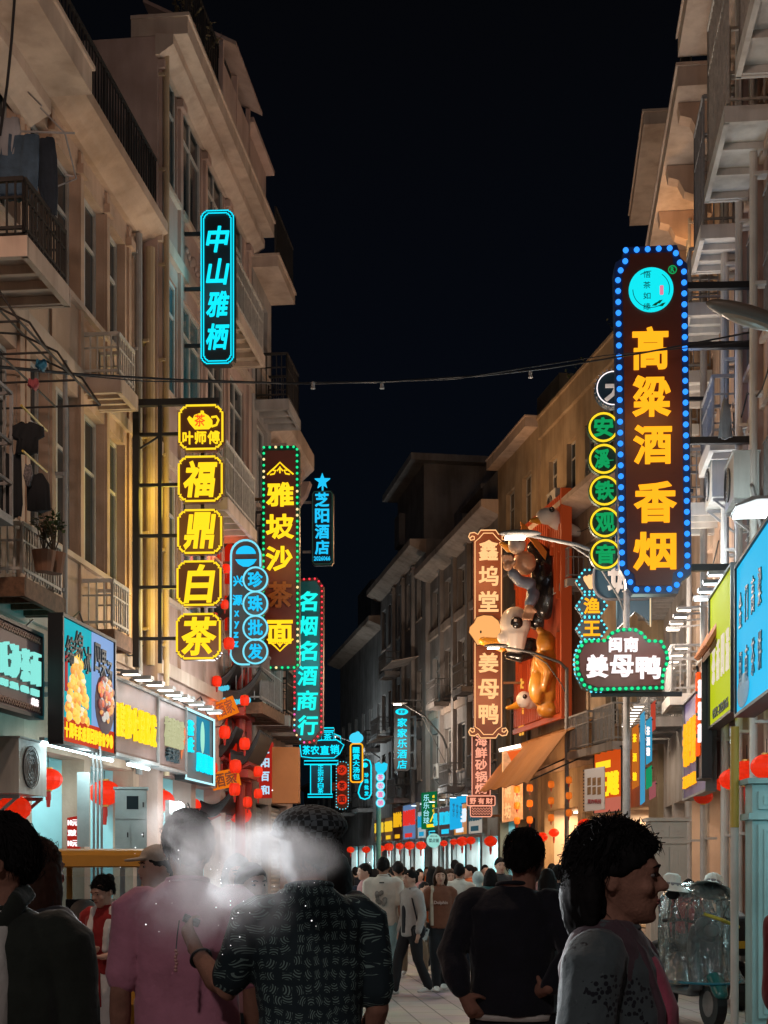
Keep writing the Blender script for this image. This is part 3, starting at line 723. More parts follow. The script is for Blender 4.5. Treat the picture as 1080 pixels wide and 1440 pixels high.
s.text([('福',282,674,48,51),('鼎',281,747,46,52),('白',281,821,44,54),('茶',280,895,50,54)], G_YEL, bold=.03, shear=.14)
q = MB()
Y0 = .16
q.bar((s.u(187),Y0,s.w(935)),(s.u(187),Y0,s.w(556)),.09); q.bar((s.u(221),Y0,s.w(930)),(s.u(221),Y0,s.w(560)),.055); q.bar((s.u(184),Y0,s.w(560)),(s.u(306),Y0,s.w(560)),.09)
for yy in (605,677,749,822,895): q.bar((s.u(187),Y0,s.w(yy)),(s.u(262),Y0,s.w(yy)),.045)
q.bar((s.u(282),Y0,s.w(560)),(s.u(282),Y0,s.w(920)),.05); q.bar((s.u(190),Y0+.02,s.w(625)),(s.u(221),Y0+.02,s.w(606)),.025)
q.bar((s.u(221),Y0+.1,s.w(745)),(s.u(221),Y0+.1,s.w(680)),.02); q.build('support_frame', BLACKM, s.root)
s.light(42, (1,.70,.07), .35, 230, 690); s.light(42, (1,.70,.07), .35, 230, 850); s.light(14, (1,.75,.1), -.5)

# --- blue bead wholesale sign
s = Sign('blade_sign', 'blue outlined sign of joined circles with 珍珠批发 and a pearl in a shell', 'sign', 350, 848, 24.5)
pill = rrect(324,761,368,936,21,10); s.board(pill, S_BRN if False else mat('sign_taupe',(.07,.05,.045),.5), .1)
for cy_ in (816,850,884,917): s.board(circle(360,cy_,17.5), MATS['sign_taupe'], .15, -.05, name='disc')
left = [(367,798),(367,781)] + circle(346,781,20.5,12,0,-math.pi)[1:] + [(324.8,920)] + circle(341,919,16,8,math.pi,math.pi/2)[1:] + [(352,935)]
s.tube([left], G_PALE, 1.5, -.06, closed=False)
s.tube([circle(360,cy_,17) for cy_ in (816,850,884,917)], G_PALE, 1.4, -.07)
s.col('珍珠批发', 360, 816, 917, 21, 22, G_SKY, y=-.055, bold=.03)
s.text([('兴',335,817,14,15),('源',334,844,14,15),('x',333,863,7,8),('y',333,879,7,10),('z',332,893,7,8),('z',332,906,7,8)], G_SKY, bold=.03, name='small_lettering')
q = MB(); q.slab(s.pl([(346+14*math.cos(t),779+11*math.sin(t)) for t in [math.pi*.0-math.pi*i/11 for i in range(12)]]+[(334,783),(358,783)][::-1][:0]+[(332,781),(360,781)][::-1][:0]), -.04, -.004)
q.slab(s.pl([(331,787),(361,787),(357,793),(350,797),(342,797),(335,793)]), -.04, -.004); q.build('pearl_emblem', G_SKY, s.root); s.arms((790,900), 312, 330); s.light(8, (.3,.8,1))

# --- maroon satay noodle sign
s = Sign('blade_sign', 'tall maroon sign with yellow 雅坡沙茶面 and a chain of green bulbs', 'sign', 395, 784, 26)
o = [(373,627),(416,627),(421,634),(421,934),(416,941),(373,941),(368,934),(368,634)]; s.board(o, S_GRND, .2); s.board([(373,634),(416,634),(416,936),(373,936)], S_MAR, .02, -.021, name='face')
s.bulbs([(371,629),(418,629),(419,939),(370,939)], 8.4, 1.9, lambda i, p: (G_GRN if RND.random() < .8 else G_WB))
s.text([('雅',394,696,39,34),('坡',394,741,40,35),('沙',393,786,38,35),('面',394,889,36,33)], G_YEL, y=-.022, bold=.035)
s.text([('茶',394,837,36,37)], mat('unlit_amber', (.22,.075,.015), .5), y=-.022, bold=.035, name='unlit_lettering')
for yy, sg in ((662,1),(905,-1)):
    paths = [[(376,yy+6*sg),(381,yy+1*sg),(387,yy-4*sg),(394,yy-11*sg),(401,yy-4*sg),(407,yy+1*sg),(413,yy+6*sg)], [(380,yy+6*sg),(386,yy+5*sg),(388,yy+0*sg),(384,yy-0*sg)], [(408,yy+6*sg),(402,yy+5*sg),(400,yy+0*sg),(404,yy-0*sg)], [(394,yy-5*sg),(394,yy+4*sg)],[(390,yy+1*sg),(394,yy-4*sg),(398,yy+1*sg)]]
    s.tube(paths, G_YEL, 1.1, -.04, name='scroll_ornament', closed=False)
s.arms((700,860), 335, 370, RUST); s.light(12, (1,.6,.15))

# --- cyan liquor and tobacco sign with red bulbs
s = Sign('blade_sign', 'dark teal sign with cyan 名烟名酒商行 and a chain of red bulbs', 'sign', 433, 928, 28)
o = [(420,814),(446,812),(455,824),(454,1030),(440,1046),(425,1046),(412,1030),(413,824)]; s.board(o, S_MAR, .22); s.board([(422,818),(445,817),(450,827),(449,1028),(438,1041),(427,1041),(416,1028),(417,827)], S_TEALD, .02, -.021, name='face')
s.bulbs([(420,815),(446,814),(453,825),(452,1030),(440,1044),(426,1044),(414,1030),(415,825)], 7.6, 1.5, lambda i, p: G_RED if p.z > -.9 or p.x > 0 else (G_PNK, G_CYB, G_WB)[i % 3])
s.col('名烟名酒商行', 433, 846, 1020, 29, 28, G_TEAL, y=-.022, bold=.03, shear=.08); s.light(14, (.15,.9,.9))

# --- small hotel sign with a star
s = Sign('blade_sign', 'small dark sign with blue 芝阳酒店, a phone number and a star on top', 'sign', 453.5, 742, 34)
o = [(441,690),(466,690),(469,694),(469,791),(466,795),(441,795),(438,791),(438,694)]; s.board(o, S_BLK, .15); s.tube([inset(o,1.6)], mat('faint_teal_tube',(.05,.22,.18),.4), .7)
s.col('芝阳酒店', 453, 703, 770, 20, 20, G_SKY, bold=.03); s.text([('2026066',453,785.5,23,6)], G_SKY, bold=.02, name='phone_number')
q = MB(); q.slab(s.pl([(453.5+(11.5 if i % 2 == 0 else 4.8)*math.sin(math.pi*i/5), 677-(11.5 if i % 2 == 0 else 4.8)*math.cos(math.pi*i/5)) for i in range(10)]), -.05, .02); q.bar((0,.03,s.w(692)),(0,.03,s.w(680)),.04); q.build('star', G_SKY, s.root)
s.arms((705,775), 425, 440, GALV)

# --- cyan tea farmer sign shaped like a tree
s = Sign('outline_sign', 'cyan neon tea sign shaped like a pagoda with 茶农直销 across a boat shape', 'sign', 451, 1075, 35)
s.board([(436,1075),(466,1075),(466,1118),(436,1118)], S_NAVY, .1); s.board([(423,1046),(430,1043),(474,1040),(484,1046),(478,1060),(470,1068),(425,1067)], S_NAVY, .1, -.02); s.board([(452,1024),(470,1024),(470,1042),(452,1042)], S_NAVY, .1, .01, name='crest')
s.tube([[(422,1048),(428,1044),(452,1041),(474,1041),(484,1048),(478,1060),(470,1066),(440,1066),(424,1064)], [(437,1076),(466,1076),(466,1117),(437,1117)], [(433,1117),(468,1117),(468,1121),(433,1121)], [(453,1030),(468,1030),(470,1041),(452,1041)], [(451,1024),(470,1024),(470,1028),(451,1028)],[(428,1070),(476,1070),(476,1075),(428,1075)],[(470,1032),(479,1036),(480,1044),(472,1040)]], G_CYA, .8, -.05)
s.text([('茶',431,1055,11,13),('农',443,1055,13,13),('直',457,1055,13,13),('销',471,1054,13,13)], G_CYA, y=-.03, bold=.03); s.col('正宗好白茶', 451, 1080, 1112, 8, 7.5, G_CYA, bold=.02, name='small_lettering'); s.text([('茶',461,1036,11,9)], G_CYA, y=-.02, bold=.02, name='crest_lettering')
s.light(8, (.15,.85,1))

# --- red dotted satay discs
s = Sign('disc_sign', 'brown sign with three glowing red discs reading 沙茶面 and a dotted light edge', 'sign', 481, 1105, 38)
o = rrect(473,1071,490,1138,7); s.board(o, mat('sign_rust',(.22,.05,.015),.5), .12); s.board(circle(470,1106,6), MATS['sign_rust'], .1, .012, name='side_disc')
for i, (c, yy) in enumerate((('沙',1083),('茶',1105),('面',1124))):
    s.board(circle(481,yy,7,16), glow('disc_red','#e2361a',.9), .03, -.032, name='disc'); s.text([(c,481,yy,9,9)], mat('dark_red_letter',(.12,.01,.01),.5), y=-.034, d=.01, bold=.03)
s.bulbs(o, 4.2, .7, G_CYB)
# --- yellow outlined soup bun sign with a bun on top
s = Sign('blade_sign', 'narrow yellow outlined sign with cyan lettering under a glowing blue bun', 'sign', 501, 1075, 40)
o = rrect(493,1046,510,1100,4); s.board(o, S_NAVY, .12); s.tube([o], G_ORA, 1.0); s.col('醒黄大汤包', 501, 1055, 1092, 10, 8.5, G_CYA, bold=.03)
q = MB(); q.ell((s.u(501),0,s.w(1038)), (10*s.k,5*s.k,8*s.k)); q.ell((s.u(503),0,s.w(1030.5)), (3*s.k,2*s.k,2*s.k)); q.build('bun', glow('bun_glow','#45d8ff',1.0), s.root, smooth=True)
# --- second pearl wholesale sign
s = Sign('blade_sign', 'small cyan gourd outline sign with 珍珠批发, lower right of the yellow outlined sign', 'sign', 514, 1096, 41)
gourd = [(515,1068),(520,1070),(522,1076),(522,1116),(519,1122),(513,1124),(507,1122),(504,1115),(506,1106),(510,1098),(509,1091),(505,1085),(505,1076),(509,1070)]
s.board(gourd, S_NAVY, .1); s.tube([gourd], G_CYA, 1.0); s.col('珍珠批发', 515.5, 1090, 1116, 6.5, 6.5, G_CYA, bold=.03)
q = MB(); q.slab(s.pl([(513+4.5*math.cos(t),1076+3.5*math.sin(t)) for t in [2*math.pi*i/12 for i in range(12)]]), -.03, -.004); q.build('pearl_emblem', G_CYA, s.root)
# --- heart topped disc sign on a turquoise pole
s = Sign('disc_sign', 'turquoise pole sign with four white discs reading 茶农直销 below a cyan heart cup', 'sign', 535, 1104, 42)
s.board([(527,1074),(533,1071),(536,1074),(540,1072),(545,1074),(544,1082),(537,1090),(533,1090),(528,1083)], glow('heart_cyan','#29d9ff',.95), .08, name='heart')
for c, yy in zip('茶农直销', (1093,1105,1117,1129)):
    s.board(circle(535,yy,6,18), glow('disc_white_cyan','#c9f2ff',.9), .1, name='disc'); s.tube([circle(535,yy,6,18)], G_CYA, .6); s.text([(c,535,yy,7,7)], glow('letter_pink','#ff6fb5',.9), d=.02, bold=.03)
q = MB(); q.tube([(s.u(532),.12,-(s.root.location.z)),(s.u(532),.12,s.w(1086))], .075, 10); q.build('pole', mat('turquoise_pole',(.16,.55,.58),.5,vary=.1), s.root)
# --- far hotel sign
s = Sign('blade_sign', 'dark far hotel sign with cyan 家家乐酒店 and an oval badge', 'sign', 565, 1038, 60, rz=0)
o = rrect(554,993,577,1084,5); s.board(o, S_BLK, .3); s.board([(565+9*math.cos(t),1001+4.5*math.sin(t)) for t in [2*math.pi*i/18 for i in range(18)]], G_CYA, .03, -.04, name='badge')
s.text([('家家',565,1001,10,5)], S_NAVY, y=-.045, d=.02, name='badge_lettering')
s.col('家家乐酒店', 565.5, 1016, 1075, 14, 12.5, G_CYA, bold=.025, shear=.05)
q = MB(); q.bar((s.u(584),.1,s.w(1082)),(s.u(584),.1,s.w(1006)),.1)
for yy in (1008,1034,1058,1080): q.bar((s.u(577),.1,s.w(yy)),(s.u(584),.1,s.w(yy)),.08)
q.build('support_frame', S_NAVY, s.root); s.light(30, (.15,.85,1), -1.0)
# --- green billiards sign
s = Sign('box_sign', 'green lightbox sign with white 乐乐台球 and yellow small print', 'sign', 603, 1140, 57, rz=-.02)
s.board([(592.5,1115),(614.5,1112.5),(614.5,1166),(592.5,1166)], glow('green_panel','#0c7d4a',.55), .25)
s.col('乐乐台球', 599.5, 1122, 1154, 8.5, 9.5, glow('letter_mint','#9fe8f0',.95), bold=.02); s.col('桌球俱乐', 609.5, 1120, 1140, 3.6, 4.2, G_YEL, bold=.02, name='small_lettering')
q = MB(); q.bar((s.u(605),-.03,s.w(1156)),(s.u(613),-.03,s.w(1138)),.05); q.bar((s.u(600),-.03,s.w(1161.5)),(s.u(613),-.03,s.w(1160.5)),.12); q.build('cue_stripe', G_YEL, s.root)
# --- round mint sign
s = Sign('round_sign', 'small round mint sign with dark lettering hanging below the green billiards sign', 'sign', 610, 1182, 55, rz=0)
s.board(circle(610,1182,10,24), glow('mint_panel','#a9efe4',.75), .2); s.text([('菜点铺',610,1182,14,5.5)], S_NAVY, d=.02, bold=.02); s.text([('茶饮小吃',610,1176,10,2.2)], S_NAVY, d=.02, name='small_lettering'); s.arms((1171,), 604, 616, BLACKM, .06)
# --- far blue panel
s = Sign('box_sign', 'plain bright blue lightbox panel with faint lettering beside the grey lamp post', 'sign', 644, 1142, 52, rz=-.1)
s.board([(632.5,1120),(655,1118),(655,1163),(632.5,1167)], glow('blue_panel','#22b8f4',.85), .3)
s.text([('茶',638+5*i,1139+1.5*i,3.2,20) for i in range(4)], mat('blue_letter',(.02,.14,.3),.5), d=.02, bold=0, name='lettering')
# --- big orange duck restaurant blade sign
s = Sign('blade_sign', 'tall brown scroll-ended sign with peach 鑫坞堂姜母鸭 and a duck head badge', 'sign', 686.5, 892, 43.5, rz=-.03)
s.board([(666,752),(707,752),(707,1032),(666,1032)], S_BRN if False else mat('sign_russet',(.13,.032,.012),.5), .25)
s.tube([[(668,762),(674,757),(680,750),(693,750),(699,757),(705,762),(705,1022),(699,1026),(693,1033),(680,1033),(674,1026),(668,1022)]], G_PEACH, .7, -.03)
for sy, y0 in ((1,746),(-1,1038)):
    sw = [[(661,y0+11*sy),(664,y0+8*sy),(667,y0+9*sy),(667,y0+13*sy),(662,y0+14*sy),(659,y0+9*sy),(661,y0+4*sy),(667,y0+3*sy),(672,y0+6*sy),(676,y0),(697,y0),(701,y0+6*sy),(706,y0+3*sy),(712,y0+4*sy),(714,y0+9*sy),(711,y0+14*sy),(706,y0+13*sy),(706,y0+9*sy),(709,y0+8*sy),(712,y0+11*sy)]]
    s.board([(660,y0+8*sy),(665,y0+2*sy),(672,y0+5*sy),(676,y0-1*sy),(697,y0-1*sy),(701,y0+5*sy),(708,y0+2*sy),(713,y0+8*sy),(710,y0+14*sy),(700,y0+9*sy),(695,y0+14*sy),(678,y0+14*sy),(672,y0+9*sy),(663,y0+14*sy)], MATS['sign_russet'], .2, -.02, name='scroll_board'); s.tube(sw, G_PEACH, .8, -.045, name='scroll_tube', closed=False)
s.text([('鑫',687,774,28,29),('坞',687,810,28,28),('堂',687,846,28,29),('姜',687,932,28,28),('母',687,969,29,28),('鸭',687,1004,28,29)], G_PEACH, bold=.03)
hd = [(664,897),(659,890),(660,882),(666,876),(670,868),(680,865),(692,866),(701,873),(705,883),(703,895),(695,903),(682,906),(671,908)]
s.board(hd, glow('peach_panel','#ffb56b',.95), .05, -.055, name='duck_badge'); s.tube([hd], mat('dark_outline',(.05,.015,.01),.5), .7, -.06)
q = MB(); q.ell((s.u(676),-.07,s.w(889)), (.03,.02,.045)); q.build('badge_eye', BLACKM, s.root)
s.arms((860,960), 707, 735, RUST, .07); s.light(40, (1,.55,.22), -.9, cy=820); s.light(40, (1,.55,.22), -.9, cy=980)
# --- seafood casserole sign
s = Sign('blade_sign', 'coral outlined sign with 海鲜砂锅焗 above a 野有财 box and a wave panel', 'sign', 676.5, 1092, 44, rz=-.03)
o = [(663,1034),(690,1034),(690,1119),(663,1119)]; s.board(o, S_MAR, .15); s.tube([inset(o,.8)], G_CORAL, .7)
s.col('海鲜砂锅焗', 676.5, 1042, 1109, 17, 15.5, G_CORAL, bold=.03)
o = rrect(656.5,1119.5,696,1133,2); s.board(o, S_MAR, .2, -.03, name='name_box'); s.tube([o], G_CORAL, .7, -.045); s.text([('野',665,1126.5,9,9),('有',676.5,1126.5,9,9),('财',688,1126.5,10,9)], G_CORAL, y=-.034, bold=.03)
o = rrect(661.5,1133.5,691.5,1148.5,3); s.board(o, S_MAR, .15, name='wave_panel'); s.tube([o], G_CORAL, .7); s.tube([[(664+2*i, yy+(1.6 if i % 2 else -1.2)) for i in range(14)] for yy in (1137,1140.7,1144.3)], G_CORAL, .45, -.02, name='wave_tube', closed=False)
s.arms((1095,1147), 690, 722, RUST, .07); s.light(20, (1,.5,.3), -.6)

# --- the big liquor sign on the right
s = Sign('blade_sign', 'tallest maroon sign with amber 高粱酒香烟, a cyan disc and blue bulbs', 'sign', 916, 590, 19.4, rz=-.05)
o = [(878,347),(952,345),(956,362),(966,372),(972,792),(971,808),(958,818),(953,835),(890,835),(882,826),(880,814),(872,800),(864,378),(866,368),(876,362)]
s.board(o, S_BLUD, .24); s.board([(886,357),(944,356),(946,372),(957,380),(961,798),(946,806),(944,824),(894,824),(892,808),(882,800),(875,384),(884,374)], S_MAR, .02, -.021, name='face')
s.bulbs([(880,352),(949,350),(951,367),(961,376),(966,797),(953,812),(950,829),(892,829),(886,822),(887,812),(875,797),(869,384),(879,374)], 15.4, 4.1, G_BLU)
s.board(circle(915,409,31,40), glow('cyan_disc','#12e6f0',1.05), .03, -.052, name='logo_disc')
INK = mat('disc_ink',(.0,.16,.2),.6)
s.col('悟茶如缘', 909, 388, 433, 10, 9.5, INK, y=-.054, d=.006, bold=0, name='logo_lettering')
s.tube([circle(915,409,25.5,26,.35*math.pi,1.0*math.pi), circle(915,409,25.5,16,1.3*math.pi,1.5*math.pi), circle(915,409,25.5,14,1.7*math.pi,2.1*math.pi)], INK, .5, -.054, name='logo_ring', closed=False)
q = MB(); q.slab(s.pl(rrect(927,404,932,417,1)), -.062, -.0535); q.build('logo_seal', glow('seal_pink','#ff8fb0',.8), s.root)
q = MB()
for a, b, r_ in ((921,430,.4),(926,427,-.3),(930,431,.9)): q.slab(s.pl([(a-5,b+2),(a,b-2),(a+5,b-3),(a+1,b+2)]), -.06, -.0535)
q.build('logo_leaf', mat('leaf_ink',(.0,.3,.12),.6), s.root)
s.tube([circle(945,381,5.5,18)], G_LGRN, .8, -.03, name='mark_ring'); s.text([('R',945,381,5,6.5)], G_LGRN, y=-.022, d=.02, name='mark_letter')
s.text([('高',914,491,50,60),('粱',916,558,54,58),('酒',917,626,54,55),('香',921,707,60,58),('烟',920,776,60,54)], G_ORA, y=-.022, bold=.035)
s.arms((400,484,618,797), 962, 1058, BLACKM, .09, .1); s.light(16, (.2,.45,1), .5, 960, 500); s.light(16, (.2,.45,1), .5, 960, 720); s.light(14, (1,.6,.15), -.6)
# --- green and yellow tea discs
s = Sign('disc_sign', 'column of five dark discs with yellow rings and green 安溪铁观音', 'sign', 850, 690, 21.0, rz=-.05)
for i, c in enumerate('安溪铁观音'):
    yy = 601+44.6*i; xx = 848.5+.7*i; s.board(circle(xx,yy,22.3,28), S_BRN if False else mat('disc_dark_green',(.012,.05,.02),.5), .1, name='disc'); s.tube([circle(xx,yy,19.5,28)], G_YELD, 1.6, -.015)
    s.text([(c,xx,yy,27,27)], G_LGRN, bold=.035)
q = MB(); q.box(s.u(866),.02,s.w(800),s.u(872),.12,s.w(580)); q.build('support_frame', S_BLUD, s.root); s.arms((690,), 866, 975, BLACKM, .06, .1)
# --- navy old town bubble sign behind it
s = Sign('bubble_sign', 'dark navy sign of bubbles with white 大 and 城, half hidden by the tallest sign', 'sign', 868, 690, 23.2, rz=-.05)
s.board(circle(863,546,26,26), S_NAVY, .2, name='disc'); s.tube([circle(863,546,23.5,26)], G_WHT, .8, -.02); s.bulbs(circle(863,546,27.2,30), 6.5, 1.2, mat('dusty_bulb',(.22,.2,.2),.4))
s.board(rrect(837,788,925,841,20,8), S_NAVY, .2, name='bubble'); s.board([(868,838),(916,838),(916,878),(905,868),(893,860),(880,872),(868,884)], S_NAVY, .18, .01, name='ribbon'); s.board([(880,560),(900,560),(900,800),(880,800)], S_NAVY, .1, .06, name='back_rail')
s.tube([rrect(835,786,927,843,22,8)], S_DUST, 2.0, -.01, name='rim_tube')
s.text([('大',867,548,34,34),('城',876,815,44,44)], mat('unlit_white_letter',(.75,.66,.6),.5,emit=.35) , bold=.04); s.tube([[(914,842),(914,882)]], glow('tube_cream','#ffe2b0',.9), 1.0, -.02, closed=False)  # white letters given a weak glow of their own
s.arms((560,), 880, 1000, BLACKM, .06, .1)
# --- fish king hexagons
s = Sign('hexagon_sign', 'orange 渔王 on stacked dark hexagons with cyan bulbs and a shell on top', 'sign', 832, 848, 24.2, rz=-.05)
for i, yy in enumerate((817,852,884)):
    hx = [(832+23*math.cos(math.radians(a)), yy+20*math.sin(math.radians(a))) for a in range(0,360,60)]; s.board(hx, S_BLK, .14, name='plate'); s.bulbs(inset(hx,2), 6.6, 1.6, G_CYB)
s.text([('渔',832,852,23,23),('王',832,884,24,21)], G_ORA, bold=.03)
q = MB()
for k in range(5): q.tube([(s.u(830),-.02,s.w(828)),(s.u(824+5*k),-.03,s.w(812-abs(2-k)*-1.5)),(s.u(822+6*k),-.02,s.w(808+abs(2-k)*1.5))], [.02,.045,.03], 6)
q.build('shell_emblem', G_PEACH, s.root); s.light(8, (.3,.8,1), -.4)
# --- white ginger duck sign
s = Sign('cloud_sign', 'wide maroon cloud-shaped sign with white 闽南姜母鸭 and double green bulbs', 'sign', 875, 930, 22.0, rz=-.05)
o = [(822,900),(852,899),(858,889),(872,883),(893,883),(905,890),(911,900),(931,901),(939,917),(941,930),(934,948),(933,970),(836,972),(820,966),(810,946),(809,922),(816,906)]
s.board(o, S_GRND, .28); s.board(inset(o,6), S_MAR, .02, -.021, name='face')
s.bulbs(inset(o,2.6), 8.4, 2.6, G_GRN); s.bulbs([(818,901),(811,914),(808,930),(811,948),(820,962),(832,971),(846,971)], 7, 2.0, G_CYB, closed=False, y=.1)
s.text([('闽',865,907,18,21),('南',887,907,20,21),('姜',840,937,31,33),('母',874,937,33,31),('鸭',911,939,35,33)], G_WHT, y=-.022, bold=.04); s.arms((975,), 832, 960, BLACKM, .07, .15); s.light(16, (.7,1,.85), -.7)
# --- dim blade above the casserole: small coral lamp head
# ------------------------------------------------------------------ lit boards along the shop fronts
def fboard(b, name, label, cat, Ya, Yb, z0, z1, out, m, d=.12, group=None):
    """a board lying along a building front; returns root and a layout function"""
    x0, x1 = b.span(Ya, Yb); p = b.P(b.Ya if False else (Ya if b.lx(Ya) == x0 or abs(b.lx(Ya)-x0) < 1e-6 else Yb), b.out+out, 0)
    r = thing(name, label, cat, (p.x, p.y, z0), b.ang, group); w, h = x1-x0, z1-z0
    q = MB(); q.box(0,0,0,w,d,h); q.build('panel', m, r)
    q = MB()
    for a in ((-.03,-.03,-.04,w+.03,d+.02,-.002),(-.03,-.03,h+.002,w+.03,d+.02,h+.04),(-.04,-.03,-.002,-.002,d+.02,h+.002),(w+.002,-.03,-.002,w+.04,d+.02,h+.002)): q.box(*a)
    q.build('frame', BLACKM if m.name.startswith(('sign','lit')) else GALV, r)
    for xx in (.25*w, .75*w): q = MB(); q.bar((xx,d,h*.5),(xx,d+out,h*.5),.05); q.build('bracket', GALV, r)
    return r, w, h
def ftext(r, chars, w, x0, x1, zc, ch, m, h=None, bold=.03, d=.05, name='lettering', shear=0, fill=.86):
    q = MB(); n = len(chars)
    for i, c in enumerate(chars): text(q, c, x0+(x1-x0)*(i+.5)/n, zc, (x1-x0)/n*fill, ch, -.003, d, bold, shear)
    return q.build(name, m, r)
def led_row(b, Ya, Yb, z, out, n, m, energy, col, label, group, length=.35, spill=45):
    for i in range(n):
        Y = Ya+(Yb-Ya)*(i+.5)/n; p = b.P(Y, b.out+out, z); t = thing('flood_light', label, 'lamp', p, b.ang, group)
        q = MB(); q.box(-.08,-.12,-.02,.08,.12,.03); q.build('housing', GALV, t)
        q = MB(); q.box(-.06,-.10,-.028,.06,.10,-.0205); q.build('diffuser', m, t)
        q = MB(); q.bar((0,.1,.03),(0,length+.1,.06),.03); q.build('arm', GALV, t)
        if energy: lamp('SPOT', (0,-.05,-.05), energy, col, .08, rot=(math.radians(28),0,0), parent=t, spot_size=math.radians(120), spot_blend=.6)
        if spill and i == n//2: lamp('POINT', (0,-.5,.25), spill, col, .25, parent=t)
STRIPE = mat('brown_striped_panel', (.17,.105,.095), .5, vary=.25, vscale=3)
# satay noodle board at the far left
r, w, h = fboard(L0, 'shop_sign', 'maroon board with mint 庄氏沙茶面 and a braided border at the left edge', 'sign', 13.0, 15.4, 3.2, 4.05, .5, mat('sign_plum',(.11,.04,.045),.5))
ftext(r, '庄氏沙茶面', w, w-1.55, w-.06, h*.56, .34, glow('letter_mint_pale','#8feee2',.95), bold=0, fill=.72); 
q = MB()
for i, sy in enumerate(('ZHUANG','SHI','SHA','CHA','MIAN')): text(q, sy, w-1.55+1.49*(i+.5)/5, h*.27, .2, .07, -.003, .03, .02)
q.build('romanised_lettering', MATS['letter_mint_pale'], r)
q = MB(); text(q, '总店', w-.2, h*.15, .2, .08, -.003, .02, .03); q.build('small_lettering', G_WHT, r)
for zz in (.03, .77):
    q = MB()
    for i in range(34):
        xx = .04+i*(w-.08)/34; q.bar((xx,-.01,zz),(xx+.07,-.01,zz+.06),.012); q.bar((xx+.07,-.012,zz),(xx,-.012,zz+.06),.012)
    q.build('braided_border', mat('braid_tan',(.34,.2,.15),.6), r)
# dessert light box
r, w, h = fboard(L0, 'light_box', 'tall turquoise and lilac dessert lightbox with a mango ice and a dark fruit bowl', 'sign', 15.45, 17.3, 2.94, 4.28, .72, glow('lit_turquoise','#19bccb',.85), .12)
q = MB(); q.box(w*.55,-.006,.0,w-.001,-.001,h); q.build('lilac_half', glow('lit_lilac','#8fb4ea',.85), r)
q = MB(); q.box(0.0,-.012,.0,w,-.007,.26); q.build('red_strip', glow('lit_red_strip','#d8401f',.8), r)
ftext(r, '十周年庆感恩回馈特价9.9元'[:12], w, .05, w-.05, .13, .17, G_YEL, bold=.04, d=.02, name='offer_lettering')
INKB = mat('dark_ink',(.03,.05,.06),.6)
for i, (c, zz) in enumerate((('绵',1.0),('绵',1.1),('冰',.98))):
    q = MB(); text(q, c, .2+.3*i, zz, .28, .32, -.012, .02, .008, .1); q.build('brush_lettering', INKB, r)
for i, (c, zz) in enumerate((('四',1.06),('果',1.02),('汤',.92))):
    q = MB(); text(q, c, w*.63+.23*i, zz, .22, .34, -.012, .02, .008, .1); q.build('brush_lettering', INKB, r)
rr = random.Random(5); MCOL = [mat('mango_picture_'+str(i), c, .6, emit=.85) for i, c in enumerate(((.9,.40,.02),(.95,.6,.06),(.8,.25,.01),(.85,.72,.45)))]
mbs = [MB() for _ in MCOL]
for k in range(150):
    zz = rr.random(); rad = .40*(1-zz)**.55; cx_, cz_ = .5+rr.uniform(-1,1)*rad, .27+.72*zz; e1, e2 = rr.uniform(.05,.11), rr.uniform(.03,.06)
    mbs[rr.choice((0,0,1,1,2,3))].ell((cx_,-.012-.0006*k*.1,cz_),(e1,.008,e2), nu=8, nv=5)
for q, m_ in zip(mbs, MCOL): q.build('mango_ice_picture', m_, r)
q = MB(); q.ell((w*.79,-.02,.55), (.38,.012,.36), nu=22); q.build('bowl_picture', mat('bowl_picture',(.07,.035,.06),.6,emit=.4), r)
FCOL = [mat('fruit_picture_'+str(i), c, .6, emit=.8) for i, c in enumerate(((.75,.13,.05),(.8,.35,.08),(.6,.55,.5),(.25,.05,.04)))]; mbs = [MB() for _ in FCOL]
for k in range(70):
    a = rr.random()*6.28; d_ = rr.random()**.5*.30; mbs[k % 4].ell((w*.79+d_*math.cos(a),-.036-.0001*k,.6+d_*math.sin(a)*.85), (rr.uniform(.05,.09),.01,rr.uniform(.03,.055)), nu=8, nv=5)
for q, m_ in zip(mbs, FCOL): q.build('fruit_picture', m_, r)
q = MB(); q.box(.1,-.012,.55,.17,-.001,.98); q.build('red_tag', glow('lit_red_tag','#d03a3a',.7), r)
# fascia boards right of the light box
r, w, h = fboard(L1, 'shop_sign', 'brown striped board with big yellow 福建茶叶总批发', 'sign', 17.75, 20.05, 3.02, 3.95, .5, STRIPE)
ftext(r, '福建茶叶总批发', w, .06, w-.12, h*.46, .44, G_YEL, bold=.018, d=.05, fill=.78); L1b = r
r, w, h = fboard(L1, 'shop_sign', 'brown board with thin pale brush lettering and orange leaves', 'sign', 20.12, 21.65, 3.0, 3.93, .5, mat('mauve_panel',(.2,.135,.125),.5,vary=.3,vscale=3))
ftext(r, '福鼎白茶', w, .3, w-.2, h*.55, .42, glow('letter_cream','#d8d8a8',.7), bold=0, shear=.1); ftext(r, '老茶馆', w, .35, w-.5, h*.2, .2, INKB, bold=.02, name='small_lettering')
q = MB()
for k in range(5): q.ell((w-.25+.05*k,-.01,.3+.06*k), (.05,.008,.14), nu=8, nv=5)
q.build('leaf_picture', mat('leaf_orange',(.6,.15,.05),.6), r)
r, w, h = fboard(L2, 'light_box', 'cyan framed shop lightbox with a pale oval and cyan lettering beside the red archway', 'sign', 21.75, 23.6, 2.92, 3.96, .18, mat('sign_slate',(.09,.13,.15),.5))
ftext(r, '凤凰酒', w, .7, w-.08, h*.28, .3, G_CYA, bold=.05); q = MB()
for c, zz in (('茶',.68),('庄',.42)): text(q, c, .3, zz+.1, .3, .24, -.003, .05, .04)
q.build('side_lettering', G_CYA, r)
